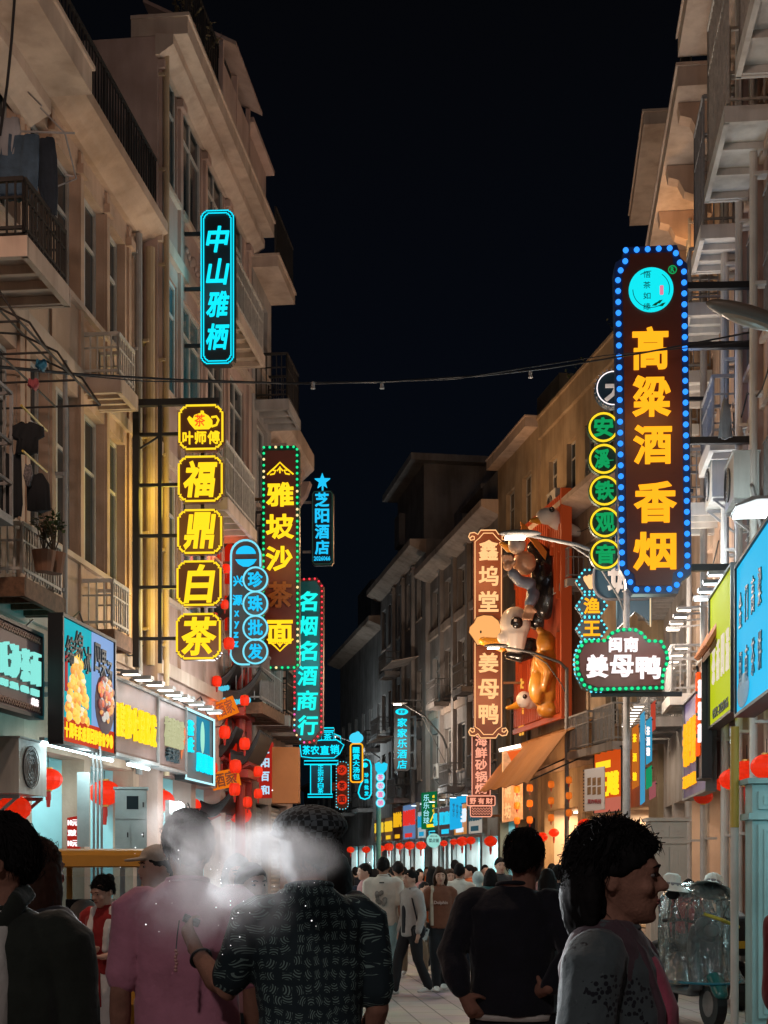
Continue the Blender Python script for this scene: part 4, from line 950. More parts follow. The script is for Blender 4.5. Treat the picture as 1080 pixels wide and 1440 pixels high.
q = MB(); q.ell((w*.62,-.01,h*.68), (.13,.015,.26), nu=20); q.build('oval_emblem', glow('oval_mint','#a8f0d8',.9), r); q = MB(); q.box(w*.42,-.004,h*.45,w*.9,-.001,h*.98); q.build('blue_field', glow('lit_blue_field','#2a9fc4',.6), r)
q = MB()
for a in ((0,-.045,-.03,w,-.02,.0),(0,-.045,h,w,-.02,h+.03),(w,-.045,-.03,w+.03,-.02,h+.03),(-.03,-.045,-.03,0,-.02,h+.03)): q.box(*a)
q.build('led_frame', glow('led_frame_cyan','#bdf6ff',1.2), r)
led_row(L1, 17.8, 20.0, 4.02, .72, 4, LED_W, 4, (1,.85,.7), 'flood light on an arm over the yellow lettered brown board', 'floodlights over the yellow tea board', .25)
led_row(L1, 20.1, 20.9, 4.02, .68, 2, LED_C, 4, (.85,.97,1), 'cool white flood light over the thin brush lettered board', 'floodlights over the brush lettered board', .25)
led_row(L2, 20.95, 23.4, 4.06, .34, 4, LED_C, 4, (.85,.97,1), 'cool white flood light over the cyan framed shop lightbox', 'floodlights over the cyan framed box', .25)
for Ya, Yb, o_ in ((15.6,17.2,.45),(17.4,18.3,.4),(19,20,.4)):   # bare tubes under the fascia
    p = L1.P((Ya+Yb)/2, o_, 2.93); t = thing('tube_lamp', 'bare white tube lamp fixed under the signboards above the turquoise shop', 'lamp', p, ANG_L, 'tube lamps under the left signboards'); q = MB(); hw = (Yb-Ya)/2; q.tube([(-hw,0,0),(hw,0,0)], .022, 8); q.build('tube', TUBE_C, t); q = MB(); q.box(-hw-.02,-.03,.024,hw+.02,.03,.06); q.build('housing', GALV, t); lamp('POINT', (0,-.3,-.12), 22, (.72,.97,1), .15, parent=t)
# orange box sign past the archway
s = Sign('box_sign', 'orange box sign whose narrow red side reads 芝阳百和', 'sign', 395, 1088, 27.5, rz=.0)
q = MB(); q.box(s.u(384),-.25,s.w(1130),s.u(421),.25,s.w(1052)); q.build('board', mat('orange_sheet',(.55,.2,.06),.6,vary=.12,vscale=2), s.root)
q = MB(); q.box(s.u(366),-.27,s.w(1122),s.u(383.6),.2,s.w(1044)); q.build('red_panel', glow('lit_red_panel','#c92a1e',.55), s.root); s.col('芝阳百和', 374.5, 1055, 1112, 12, 13, glow('letter_ice','#bfe8ff',.9), y=-.273, bold=.04)

# right hand boards
r, w, h = fboard(R1, 'light_box', 'large bright cyan lightbox with dark brush lettering at the right edge', 'sign', 14.6, 17.3, 3.43, 5.2, .5, glow('lit_cyan_board','#22c2f6',.9), .2)
for k, (st, z0_) in enumerate((('金门高粱',1.2),('闽南茶饼',.5))):
    q = MB()
    for i, c in enumerate(st): text(q, c, .4+.5*i, z0_+.0*i, .24, .42, -.003, .015, -.01, .1)
    q.build('brush_lettering', mat('board_ink',(.01,.10,.16),.5), r)
q = MB(); q.ell((w*.22,-.01,.22), (.5,.008,.2), nu=18); q.build('mountain_picture', mat('mountain_blue',(.05,.2,.35),.5), r); lamp('POINT', (w*.7,-1.0,-.35), 90, (.6,.95,1), .2, parent=r)
p = at(1066,716,17.0); t = thing('flood_light', 'cool white flood light with a grey hood above the large cyan board', 'lamp', p, ANG_R); q = MB(); q.prof([(-.3,-.02),(-.3,.0),(-.1,.1),(.25,.1),(.25,.07),(-.05,.06)], -.25, .25); q.build('hood', GALV, t); q = MB(); q.box(-.22,-.27,-.06,.22,.2,-.021); q.build('diffuser', LED_C, t); q = MB(); q.bar((0,.2,.08),(0,.9,.1),.04); q.build('arm', GALV, t); lamp('POINT', (0,-.1,-.3), 60, (.75,.97,1), .1, parent=t)
r, w, h = fboard(R1, 'light_box', 'lime yellow lightbox with worn white brush lettering left of the large cyan board', 'sign', 18.3, 20.7, 3.6, 5.45, .42, glow('lit_lime','#c3cf12',.85), .12)
ftext(r, '茶香四溢', w, .25, w-.15, h*.45, .55, glow('letter_bone','#efe0c8',.9), bold=-.01, shear=.12, d=.02, fill=.55); q = MB(); text(q, '0592-2026066', w*.5, .14, w*.7, .14, -.003, .01, 0); q.build('phone_number', INKB, r)
led_row(R1, 19.0, 21.4, 5.55, .5, 4, LED_C, 8, (.85,.97,1), 'cool white flood light over the lime yellow lightbox', 'floodlights over the lime box', .35, 120)
led_row(R1b, 22.8, 25.4, 5.75, .55, 4, LED_W, 10, (1,.9,.78), 'warm flood light just under the foot of the liquor sign', 'floodlights under the liquor sign', .4, 130)
led_row(R1b, 23.2, 27.2, 5.2, .55, 5, LED_W, 10, (1,.88,.72), 'warm flood light right of the white lettered cloud sign', 'floodlights right of the cloud sign', .4, 130)
led_row(R2, 28.4, 33.2, 4.8, .9, 8, LED_W, 8, (1,.85,.66), 'warm flood light in the row left of the violet board', 'floodlights left of the violet board', .8, 110)
r, w, h = fboard(R1b, 'shop_sign', 'violet board with orange vertical strokes of lettering by the tiled awning', 'sign', 21.7, 25.2, 2.75, 4.4, .35, mat('violet_panel',(.13,.10,.25),.5,vary=.2,vscale=2))
ftext(r, '老字号姜母鸭', w, .2, w-.2, h*.55, .75, G_ORA, bold=.04); ftext(r, '正宗老味道', w, .2, w*.6, h*.16, .2, G_ORA, bold=.03, name='small_lettering')
r, w, h = fboard(R1, 'shop_sign', 'narrow board of red and cream lettering under the tiled awning', 'sign', 20.85, 21.55, 2.9, 4.6, .5, S_MAR, .1)
q = MB(); [text(q, c, w*.3, h-.25-.33*i, .26, .27, -.003, .05, .03) for i, c in enumerate('闽南老店')]; q.build('red_lettering', G_ORED, r)
q = MB(); [text(q, c, w*.72, h-.4-.33*i, .24, .26, -.003, .05, .03) for i, c in enumerate('沙茶面')]; q.build('lettering', G_WHT, r)
# tiled awning
p = R1.P(21.3, .05, 4.55); t = thing('tiled_awning', 'curved awning of terracotta roof tiles between the lime box and the violet board', 'awning', p, R1.ang)
q = MB(); nx = 11
for i in range(nx):
    x = i*.13; q.tube([(x,-.03,1.15),(x,-.16,.78),(x,-.34,.4),(x,-.5,.12)], .05, 6)
q.build('tile_rows', mat('terracotta',(.40,.13,.045),.7,vary=.3,vscale=8), t); q = MB(); q.prof([(-.01,1.07),(-.13,.72),(-.31,.34),(-.48,.05),(-.46,.0),(-.28,.25),(-.01,.9)], -.06, nx*.13-.05); q.build('base', RUST, t)
# orange yellow menu board and drinks board beyond
r, w, h = fboard(B1, 'light_box', 'orange lightbox with big yellow 绝王川 lettering by the grey sign pole', 'sign', 34.9, 37.0, 2.9, 4.45, .5, glow('lit_orange_board','#e2561a',.75))
ftext(r, '绝王川菜', w, .15, w-.15, h*.45, .6, G_YEL, bold=.05); q = MB(); q.box(.1,-.006,h*.72,w*.6,-.001,h*.84); q.build('yellow_strip', G_YELD, r); q = MB(); q.box(0,-.01,0,w,-.001,.35); q.build('pink_strip', glow('lit_pink_strip','#d9745f',.7), r)
s = Sign('menu_board', 'square white menu board with photos of dishes and a studded edge', 'sign', 836, 1110, 33.5, rz=-.25)
s.board([(822,1082),(850,1078),(850,1138),(822,1141)], mat('menu_white',(.55,.48,.46),.5), .15); q = MB()
for i in range(3):
    for j in range(2): q.slab(s.pl([(826+7*i,1094+13*j),(831+7*i,1093+13*j),(831+7*i,1104+13*j),(826+7*i,1105+13*j)]), -.012, -.001)
q.build('dish_picture', mat('dish_brown',(.25,.12,.04),.6,vary=.6,vscale=9), s.root); s.text([('现炸鸭排',836,1127,19,7)], mat('menu_red',(.35,.06,.06),.5), bold=.03); s.bulbs([(821,1084),(821,1139)], 4.5, 1.1, S_BLK, closed=False)
# strip of hanging banners right of the lamp pole
for i, (x, y0, y1, cc, w_) in enumerate(((893,1018,1110,'#e07a2a',9),(903,1000,1132,'#4fb7e8',6),(912,1008,1075,'#3fb4e0',8),(912,1076,1110,'#1fae72',8),(918,985,1030,'#d9503a',6),(917,1098,1125,'#b8656a',9))):
    s = Sign('hanging_banner', ['orange lit banner strip beside the grey sign pole','tall pale blue banner with cut edge behind the orange strip','sky blue hanging banner with white strokes','short emerald banner under the sky blue one','small red pennant at the top of the banner cluster','dull rose banner lowest in the cluster'][i], 'banner', x, (y0+y1)/2, 27+i*.35, rz=-.5)
    s.board([(x-w_/2,y0+6),(x+w_/2,y0),(x+w_/2,y1-5),(x-w_/2,y1)], glow('banner_'+str(i), cc, .6), .05); s.arms((y0+4,), x-w_/2-1, x+w_/2+2, BLACKM, .03, .03)
    if i in (0,2): s.col('茶酒糖', x, y0+20, y1-18, w_*.6, 12, G_YEL if i == 0 else G_WHT, bold=.03)

# far shop fascia (beyond the bend)
FAR = [(48.9,51.0,'#d8cfc0','#2a4a55','白塔茶庄',.45),(51.2,53.4,'#d98a3a','#e8f4ff','水果捞',.6),(53.6,56.0,'#4a2f33','#26c9ee','厦门特产',.5),(56.2,58.4,'#202c33','#34cfe8','手信伴手礼',.5),(58.6,60.4,'#c9d7da','#1c98c4','海味干货',.5),
       (60.8,63.8,'#6f93c4','#e0322a','烧仙草鲜果',.55),(64.0,66.2,'#3a1c10','#f0b21a','闽南小吃',.5),(66.4,68.6,'#7d5a3a','#f5c52a','花生汤面线',.45),(68.8,71.6,'#5a4038','#ecc63a','沙茶面馆',.45)]
for i, (a, b_, c0, c1, tx, st) in enumerate(FAR):
    bb = B3 if a < 60.5 else B4
    r, w, h = fboard(bb, 'shop_sign', ['cream fascia board with dark lettering beside the blue panel','orange fascia board with ice white lettering right of the green sign','plum fascia board with blue lettering left of the green sign','black fascia board with turquoise lettering','pale fascia board with blue lettering right of the turquoise pole','blue fascia board with red lettering left of the turquoise pole','dark brown fascia board with amber lettering','tan fascia board with yellow lettering','farthest brown fascia board with yellow lettering'][i], 'sign', a, b_, 2.65, 3.75 + (.4 if i in (5,6) else 0), .55 - bb.out, mat('fascia_'+str(i), c0, .5, emit=st*1.1), .12)
    ftext(r, tx, w, .1, w-.1, h*.62, h*.45, glow('fascia_letter_'+str(i), c1, 1.0), bold=.05); q = MB(); q.box(w*.15,-.01,.08,w*.7,-.001,.26); q.build('strip', glow('fascia_letter_'+str(i), c1, 1.0), r)
led_row(B3, 49, 60.2, 4.0, .95, 6, LED_C, 7, (.85,.97,1), 'tiny flood light over the far row of shop boards', 'floodlights over the far shop boards', .4)
# lit billboard beside the awning and coral lamp strip
s = Sign('box_sign', 'tall worn poster lightbox with orange top left of the brown awning', 'sign', 720, 1105, 42, rz=-.15)
s.board([(706,1054),(735,1050),(735,1152),(706,1157)], mat('poster_tan',(.55,.3,.16),.6,vary=.4,vscale=5,emit=.35), .15); q = MB(); q.slab(s.pl([(713,1057),(734,1054),(734,1085),(727,1088)]), -.012, -.001); q.build('orange_corner', glow('lit_corner','#ff6a2a',.8), s.root)
s.text([('牌',714,1110,9,24),('坊',714,1140,9,22),('街',727,1122,9,22)], G_PEACH, bold=.03); s.tube([[(707,1056),(707,1155)]], G_PEACH, .8, -.02, closed=False)
q = MB(); q.tube([(s.u(703),-.3,s.w(1056)),(s.u(733),-.35,s.w(1050))], .05, 8); q.build('strip_lamp', LED_W, s.root); s.light(40, (1,.6,.3), -.9)
# ------------------------------------------------------------------ things in the street
def blob(name, mb, m, parent=None, voxel=.02, smooth=2, loc=None, rz=0, fold=0, fscale=9, seed=0):
    """melt overlapping shapes into one continuous skin"""
    me = bpy.data.meshes.new('tmp'); me.from_pydata(mb.v, [], mb.f)
    o = bpy.data.objects.new('tmp', me); COL.objects.link(o)
    bm = bmesh.new(); bm.from_mesh(me); bmesh.ops.recalc_face_normals(bm, faces=bm.faces); bm.to_mesh(me); bm.free()
    r = o.modifiers.new('r', 'REMESH'); r.mode = 'VOXEL'; r.voxel_size = voxel; r.use_smooth_shade = True
    if smooth:
        s_ = o.modifiers.new('s', 'SMOOTH'); s_.iterations = smooth; s_.factor = .5
    dg = bpy.context.evaluated_depsgraph_get()
    out = bpy.data.meshes.new_from_object(o.evaluated_get(dg)); bpy.data.objects.remove(o); bpy.data.meshes.remove(me)
    if fold:
        off = Vector((seed*3.1, seed*1.7, 0))
        ns = [v.normal.copy() for v in out.vertices]
        for v, n_ in zip(out.vertices, ns):
            p = v.co*fscale; q = Vector((p.x, p.y, p.z*.55)) + off
            v.co += n_ * (fold * (noise.noise(q) + .5*abs(noise.noise(q*2.3))))
    out.name = name; out.materials.clear(); out.materials.append(m)
    out.polygons.foreach_set('use_smooth', [True]*len(out.polygons))
    return link(name, out, parent, loc, rz)

# street lamps
LAMPM = glow('lamp_diffuser', (1,.9,.75), 9)
def street_lamp(px, py, Y, tip, label, energy, col=(1,.80,.60), arms=1):
    """px,py = top of the post in the photograph; tip = lamp head"""
    p = at(px, py, Y); t = thing('street_lamp', label, 'street lamp', (p.x, p.y, 0), 0, None); k = Y/F
    top = p.z; dx, dz = (tip[0]-px)*k, (py-tip[1])*k
    q = MB(); q.tube([(0,0,0),(0,0,.9),(0,0,top)], [.085,.07,.05], 12); q.lathe([(.0,0),(.14,0),(.14,.08),(.1,.35),(.08,.4)], n=14); q.build('post', GALV, t, smooth=True)
    q = MB(); q.tube([(0,0,top-.05),(dx*.1,0,top+dz*.25),(dx*.5,0,top+dz*.7),(dx,0,top+dz)], [.045,.04,.035,.03], 10)
    q.tube([(0,0,top-.75),(dx*.08,0,top-.45),(dx*.3,0,top+dz*.2),(dx*.55,0,top+dz*.68)], .018, 6); q.build('arm', mat('lamp_arm_grey',(.10,.095,.09),.6), t, smooth=True)
    h = MB(); c = Vector((dx,0,top+dz)); s_ = math.copysign(1, dx)
    h.ell(c+Vector((s_*.12,0,.02)), (.34,.13,.06)); hd = h.build('lamp_head', MATS['lamp_arm_grey'], t, smooth=True)
    d = MB(); d.box(c.x+s_*.2-.16,-.08,c.z-.065,c.x+s_*.2+.16,.08,c.z-.04); d.build('diffuser', LAMPM, hd)
    if energy: lamp('POINT', (c.x+s_*.15,0,c.z-1.1), energy, col, .15, parent=t)
    return t
street_lamp(881, 800, 22.6, (742,752), 'grey street lamp behind the white lettered cloud sign, arm reaching left over the ducks', 420, (1,.76,.58))
street_lamp(797, 939, 39, (704,909), 'grey street lamp standing before the brown awning with a strutted arm', 230, (1,.72,.5))
street_lamp(629, 1052, 56, (566,989), 'grey street lamp next to the blue panel, arm ending over the far hotel sign', 300, (1,.82,.66))
street_lamp(541, 1076, 73, (473,1035), 'farthest lit street lamp, its head above the cyan pagoda shaped sign', 320, (.8,.95,1))
# lamp whose post stands outside the right picture edge
p = at(1100, 468, 13); t = thing('street_lamp', 'dark street lamp head entering the picture beside the liquor sign at the right edge', 'street lamp', (p.x+.55, p.y, 0))
q = MB(); q.tube([(0,0,0),(0,0,6.3)], [.085,.05], 12); q.build('post', GALV, t, smooth=True)
q = MB(); q.tube([(0,0,6.2),(-.2,0,6.45),(-.5,0,6.5)], .04, 10); q.build('arm', GALV, t, smooth=True)
q = MB(); q.ell((-.85,0,6.62), (.42,.15,.075), Matrix.Rotation(.3,3,'Y')); hd = q.build('lamp_head', mat('lamp_head_dark',(.08,.07,.06),.5), t, smooth=True)
q = MB(); q.ell((-.85,0,6.585), (.3,.1,.06), Matrix.Rotation(.3,3,'Y')); q.build('diffuser', mat('lamp_glass_dim',(.25,.2,.15),.3), hd)
# lamps added out of view as fill for the near fronts and people
p = Vector((-2.2, 9.0, 0)); t = thing('street_lamp', 'street lamp outside the picture lighting the near house fronts', 'street lamp', p)
q = MB(); q.tube([(-3.0,0,0),(-3.0,0,7.4)], [.085,.05], 12); q.build('post', GALV, t); q = MB(); q.tube([(-3,0,7.3),(-1.2,0,7.9),(0,0,8.0)], .04, 10); q.build('arm', GALV, t); q = MB(); q.ell((0,0,8.0), (.38,.14,.07)); q.build('lamp_head', GALV, t); lamp('POINT', (0,0,7.6), 430, (1,.70,.53), .15, parent=t)

p = Vector((-2.4, -5.0, 0)); t = copy_tree(t); t.location = p; t.rotation_euler = (0,0,math.pi); tag(t, 'street lamp behind the viewer lighting the backs of the nearest people', 'street lamp'); [bpy.data.objects.remove(o) for o in list(t.children) if o.type == 'LIGHT']
lamp('POINT', (0,0,7.5), 840, (1,.86,.84), .2, parent=t)  # fill light for the foreground people, added behind the viewer
# paper lanterns
LANR = mat('lantern_red', (.75,.045,.015), .5, vary=.15, vscale=6, emit=.62); LANC = glow('lantern_core','#ffb070',9)
def paper(m, c, e):
    t = m.node_tree; n = t.nodes; b = n['Principled BSDF']; b.inputs['Emission Strength'].default_value = e
    tl = n.new('ShaderNodeBsdfTranslucent'); tl.inputs[0].default_value = (*c,1); mx = n.new('ShaderNodeMixShader'); mx.inputs[0].default_value = .6
    t.links.new(b.outputs[0], mx.inputs[1]); t.links.new(tl.outputs[0], mx.inputs[2]); t.links.new(mx.outputs[0], n['Material Output'].inputs[0]); return m
paper(LANR, (.9,.085,.025), .30); GOLD = mat('lantern_gold',(.55,.28,.05),.4,metal=.3); TAS = mat('tassel_red',(.5,.02,.01),.7,emit=.25); LANO = mat('lantern_amber',(.62,.2,.03),.5,vary=.2,vscale=6,emit=.75)
paper(LANO, (.95,.45,.1), .45)
LPROT = {}
def lantern(p, r, label, group, tall=False, m=None):
    key = (tall, m.name if m else '')
    if key not in LPROT:
        t = thing('paper_lantern', label, 'lantern'); q = MB(); n = 24
        if tall: pr = [(.4,.95),(.66,.9),(.82,.55),(.87,.2),(.87,-.2),(.82,-.55),(.66,-.9),(.4,-.95)]
        else: pr = [(.25,.74)]+[(math.cos(a)*1.0+.0, .78*math.sin(a)) for a in [math.radians(x) for x in (65,48,30,12,-8,-28,-46,-65)]]+[(.25,-.74)]
        q.lathe(pr, n=n, fn=lambda j, n: 1.0 if j % 2 else .955); q.build('shade', m or LANR, t, smooth=False); q = MB(); q.ell((0,0,0),(.2,.2,.26), nu=10, nv=6); q.build('bulb', LANC, t)
        q = MB(); q.lathe([(0,.86 if not tall else 1.04),(.3,.84 if not tall else 1.02),(.3,.72 if not tall else .92)], n=12); q.lathe([(.28,-.72 if not tall else -.92),(.28,-.84 if not tall else -1.02),(0,-.86 if not tall else -1.04)], n=12); q.build('cap', GOLD, t)
        q = MB(); q.tube([(0,0,.84),(0,0,1.7)], .025, 5); q.build('cord', BLACKM, t)
        q = MB(); q.lathe([(.17,-.84 if not tall else -1.0),(.2,-1.15),(.19,-1.45)], n=10); q.tube([(0,0,-1.4),(0,0,-1.95)], [.16,.12], 8); q.build('tassel', TAS, t)
        LPROT[key] = t
    else:
        t = copy_tree(LPROT[key])
    t.location = p; t.scale = (r, r, r); t.rotation_euler = (0,0,RND.uniform(0,6)); return tag(t, label, 'lantern', group)
GL = 'red lanterns hung along the left shop fronts'
for x, y, w, Y, lb in ((147,1115,46,20.5,'round red lantern hanging before the grey meter cabinet'),(68,1096,40,17.5,'red lantern in front of the yellow hanging letters'),(20,1137,48,15.6,'red lantern low at the left edge above the man in the dark jacket'),(226,1126,40,22,'red lantern just left of the bright smoke'),(205,1122,34,23,'red lantern half behind another near the smoke'),(252,1131,36,23.5,'red lantern over the smoke, right of the brightest one'),(268,1133,30,24.6,'red lantern between smoke and archway post'),(338,1146,32,26.5,'round red lantern under the orange box sign, behind the smoke')):
    lantern(at(x,y,Y), w/2*Y/F, lb, GL)
GR = 'red lanterns hung along the right shop fronts'
for x, y, w, Y, lb in ((1050,1087,46,19,'red lantern overlapping the turquoise cabinet top'),(1078,1078,46,17.5,'red lantern cut off by the right picture edge'),(1030,1096,38,20,'red lantern behind the two nearest on the right'),(1018,1103,26,22,'small red lantern right of the yellow-topped pipe'),(989,1120,28,23.5,'red lantern left of the yellow-topped pipe'),(762,1177,17,40,'red lantern below the amber lantern strings'),(779,1171,15,42,'small red lantern beside the grey lamp post foot'),(823,1160,22,37,'orange-red lantern behind the curly haired woman')):
    lantern(at(x,y,Y), w/2*Y/F, lb, GR)
GF = 'red lanterns along the far shop row'
for x, y, w, lb in ((493,1195,11,'farthest red lantern of the far row'),(515,1195,12,'red lantern of the far row left of the turquoise pole'),(536,1193,11,'far lantern behind the turquoise pole'),(547,1191,14,'far lantern just right of the turquoise pole'),(562,1190,12,'far lantern under the black fascia board'),(576,1189,15,'far lantern under the plum fascia board'),(592,1189,15,'far lantern left of the round mint sign'),(624,1186,11,'far lantern right of the round mint sign'),(638,1184,11,'far lantern close to the grey lamp post'),(650,1183,17,'far lantern under the blue panel'),(662,1182,14,'far lantern right of the blue panel'),(690,1183,19,'nearest lantern of the far row, before a white column')):
    Y = 2000*(12.25-.9)/(x-200); lantern(at(x,y,Y), w/2*Y/F, lb, GF)
GA = 'amber lanterns stacked on strings under the brown awning'
for i, (x, ys) in enumerate(((727,(1110,1133,1154)),(745,(1108,1130,1153)),(775,(1103,1126,1150)),(800,(1097,1119,1143)))):
    for j, y in enumerate(ys):
        Y = 41.5 - .05*(x-727); lantern(at(x,y,Y), 5.2*Y/F, f"amber lantern, {('top','middle','bottom')[j]} of the {('string at the poster box','second string from the poster box','string left of the grey lamp post','string right of the grey lamp post')[i]}", GA, True, LANO)

# red archway of the restaurant on the left
p = at(322, 1213, 25.6); AX, AY = p.x, p.y
t = thing('archway', 'red Chinese archway with black upturned roofs and orange plaques on the left', 'archway', (AX, AY, 0), -.06)
k = 25.6/F; ux = lambda x: (x-322)*k; wz = lambda y: CH+(HZ-y)*k
REDP = mat('red_lacquer',(.34,.025,.012),.45,vary=.2,vscale=5); ROOFB = mat('black_roof_tile',(.018,.017,.018),.55,vary=.3,vscale=20); ORP = glow('lit_orange_plaque','#ef7a16',.85); REDL = glow('lit_red_lacquer','#d8220d',.55)
q = MB(); q.box(ux(293),.3,2.6,ux(350),.36,wz(745)); q.build('screen', mat('red_glow_screen',(.30,.02,.01),.5,vary=.5,vscale=3,emit=.12), t)  # red glow behind the roofs put into a self-glowing board
for x in (303,338):
    q = MB(); q.tube([(ux(x),.0,0),(ux(x),0,wz(735))], .09, 12); q.build('post', REDP, t)
for y in (740,830,900,1005,1078,1095):
    q = MB(); q.box(ux(296),-.12,wz(y+5),ux(352),.12,wz(y-4)); q.build('beam', REDP, t)
for (x0, y0, x1, y1, sg) in ((292,742,345,700,1),(296,770,334,752,1),(298,968,344,940,1),(322,985,376,952,1),(296,1062,343,1030,1),(334,1070,375,1035,1),(290,872,338,846,1),(292,1140,336,1118,1)):
    n = 12; up = []; dn = []
    for i in range(n+1):
        f = i/n; x = x0+(x1-x0)*f; y = y0+6*math.sin(f*math.pi) - (y0-y1)*f**2.6; th = 15*(1-f)**.7+2.5
        up.append((ux(x), wz(y-th*.5))); dn.append((ux(x), wz(y+th*.5)))
    q = MB(); 
    for (ya, yb, kk) in ((-.75,.75,1),): 
        vs = up + dn[::-1]; q.slab(vs, ya, yb)
    for j in range(9): q.tube([(a, -.75+.19*j, b+.02) for a, b in up], .03, 5)
    rf = q.build('roof', ROOFB, t)
    q = MB(); 
    for j in range(8): q.bar((ux(x0+6),-.6+.17*j,wz(y0+16)),(ux(x0+(x1-x0)*.6),-.6+.17*j,wz(y0+6)),.07)
    q.box(ux(x0),-.62,wz(y0+26),ux(x0+(x1-x0)*.55),.62,wz(y0+15)); q.build('eave_bracket', REDP, t)
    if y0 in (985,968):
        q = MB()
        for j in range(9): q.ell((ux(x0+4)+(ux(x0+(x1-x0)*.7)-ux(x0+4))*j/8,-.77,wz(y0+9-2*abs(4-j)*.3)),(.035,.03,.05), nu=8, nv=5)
        q.build('eave_glints', glow('eave_glint','#59d8f5',.8), t)  # cyan glints along the eave edge, put in as glowing beads
for cx_, cy_, w_, h_, a in ((330,1004,30,24,.38),(330,1100,38,24,.2),(305,925,22,20,-.4)):
    M = Matrix.Translation((ux(cx_),-.95,wz(cy_))) @ Matrix.Rotation(-a,4,'Y'); q = MB(); q.cbox((0,0,0),(w_*k,.08,h_*k),M); pq = q.build('plaque', ORP, t)
    q = MB(); text(q,'御福' if cx_ < 329 else '酒家',0,0,w_*k*.8,h_*k*.8,-.045,.02,.02); 
    q.v = [tuple(M @ Vector(v)) for v in q.v]; q.build('lettering', mat('plaque_dark',(.2,.04,.01),.5), pq)
q = MB()
for x, y0, y1 in ((302,770,830),(313,762,826),(325,770,825),(300,845,895),(318,842,890),(333,850,895),(303,1010,1070),(318,1012,1060),(331,1046,1075),(302,1120,1180)): q.box(ux(x-5),-.3,wz(y1),ux(x+5),-.2,wz(y0))
q.build('lit_panel', REDL, t)  # glowing panels stand for the red light on the lacquer
for x, y, w_, lb in ((316,1030,17,'cylindrical red lantern hanging left under the archway plaque'),(344,1046,16,'cylindrical red lantern at the archway post, below the roof tip'),(331,1078,18,'cylindrical red lantern over the lower archway plaque'),(330,1110,17,'cylindrical red lantern overlapping the lower archway plaque'),(363,1085,14,'cylindrical red lantern hanging left of the orange box sign'),(363,1116,13,'lower cylindrical red lantern left of the orange box sign'),(318,800,12,'cylindrical red lantern high on the archway, beside the tea plaques'),(316,850,12,'cylindrical red lantern on the archway next to the bead sign'),(322,905,16,'red lantern behind the foot of the bead sign'),(303,812,12,'red lantern left of another high on the archway'),(301,868,12,'red lantern at the left archway post, mid-height'),(305,958,14,'red lantern under the second archway roof'),(344,985,14,'red lantern under the right hand archway roof'),(299,1080,15,'red lantern at the left archway post over the street'),(348,1128,14,'lowest red lantern at the right archway post')):
    lantern(at(x,y,24.3), w_/2*24.3/F*1.1, lb, 'cylindrical lanterns on the archway', True)
lamp('POINT', (ux(315),-1.3,wz(1000)), 22, (1,.2,.06), .3, parent=t); lamp('POINT', (ux(318),-1.1,wz(800)), 30, (1,.16,.05), .3, parent=t)

# duck restaurant display on the orange house
DX = lambda x: at(x, 1213, 0).x
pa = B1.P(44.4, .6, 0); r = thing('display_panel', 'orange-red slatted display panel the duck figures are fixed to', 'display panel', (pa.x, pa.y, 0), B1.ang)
wP = (44.4-39.3)*1.014; q = MB(); q.box(0,0,5.7,wP,.12,11.9); q.build('panel', mat('panel_orange',(.28,.035,.010),.5,vary=.2,vscale=2,emit=.08), r)  # panel and slats carry a weak glow, standing in for lamplight
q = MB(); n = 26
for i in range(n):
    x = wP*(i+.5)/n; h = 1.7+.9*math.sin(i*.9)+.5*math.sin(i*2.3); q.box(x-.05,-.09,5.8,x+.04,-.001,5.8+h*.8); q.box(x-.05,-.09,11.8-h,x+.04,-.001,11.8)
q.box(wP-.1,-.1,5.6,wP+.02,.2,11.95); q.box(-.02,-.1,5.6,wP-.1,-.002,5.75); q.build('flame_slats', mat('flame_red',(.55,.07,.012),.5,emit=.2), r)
q = MB(); [text(q, c, .75, 7.0-.62*i, .5, .5, -.01, .05, .03) for i, c in enumerate('生态鸭')]; q.build('lettering', glow('letter_amber_soft','#ffb347',.9), r)
for z_, e_ in ((11.2,300),(7.4,240)): lamp('POINT', (wP*.5,-2.6,z_), e_, (1,.58,.28), .3, parent=r)  # unseen lamps added to brighten the ducks and the house front
FWH = mat('figure_white',(.62,.55,.5),.35,coat=.3); FYL = mat('figure_yellow',(.62,.27,.02),.35,coat=.3); FBK = mat('figure_black',(.015,.012,.012),.25,coat=.4); FGD = mat('roast_gold',(.46,.18,.02),.35,vary=.25,vscale=2.5,coat=.4); FPE = mat('figure_peach',(.6,.33,.2),.35,coat=.3); FBL = mat('figure_slate_blue',(.18,.22,.3),.4,coat=.2)
def fig(label, cx, cy, Y):
    o = thing('duck_figure', label, 'duck figure', at(cx,cy,Y), .0, 'duck figures on the orange panel'); kk = Y/F
    return o, (lambda x, y, d=0: Vector(((x-cx)*kk, d, (cy-y)*kk))), kk
def beak(c, P, kk, x0, y0, x1, y1, r0, r1, m=None):
    q = MB(); a, b = P(x0,y0,-.05), P(x1,y1,-.25); q.limb([a, a.lerp(b,.45)+Vector((0,0,-.01)), b], [(r0*kk,r0*1.1*kk),(r0*.62*kk,r0*.8*kk),(r1*kk,r1*1.3*kk)], 12); return blob('beak', q, m or FYL, c, .025, 2)
def eye(c, P, kk, x, y, r, d):
    q = MB(); q.ell(P(x,y,d), (r*kk,r*.5*kk,r*kk)); e_ = q.build('eye', FBK, c, smooth=True); q = MB(); q.ell(P(x-r*.25,y-r*.3,d-r*.5*kk), (r*.25*kk,r*.12*kk,r*.25*kk)); q.build('eye_glint', FWH, e_)
c, P, kk = fig('white duck head with a long neck, topmost on the orange panel', 778, 730, 39.6)
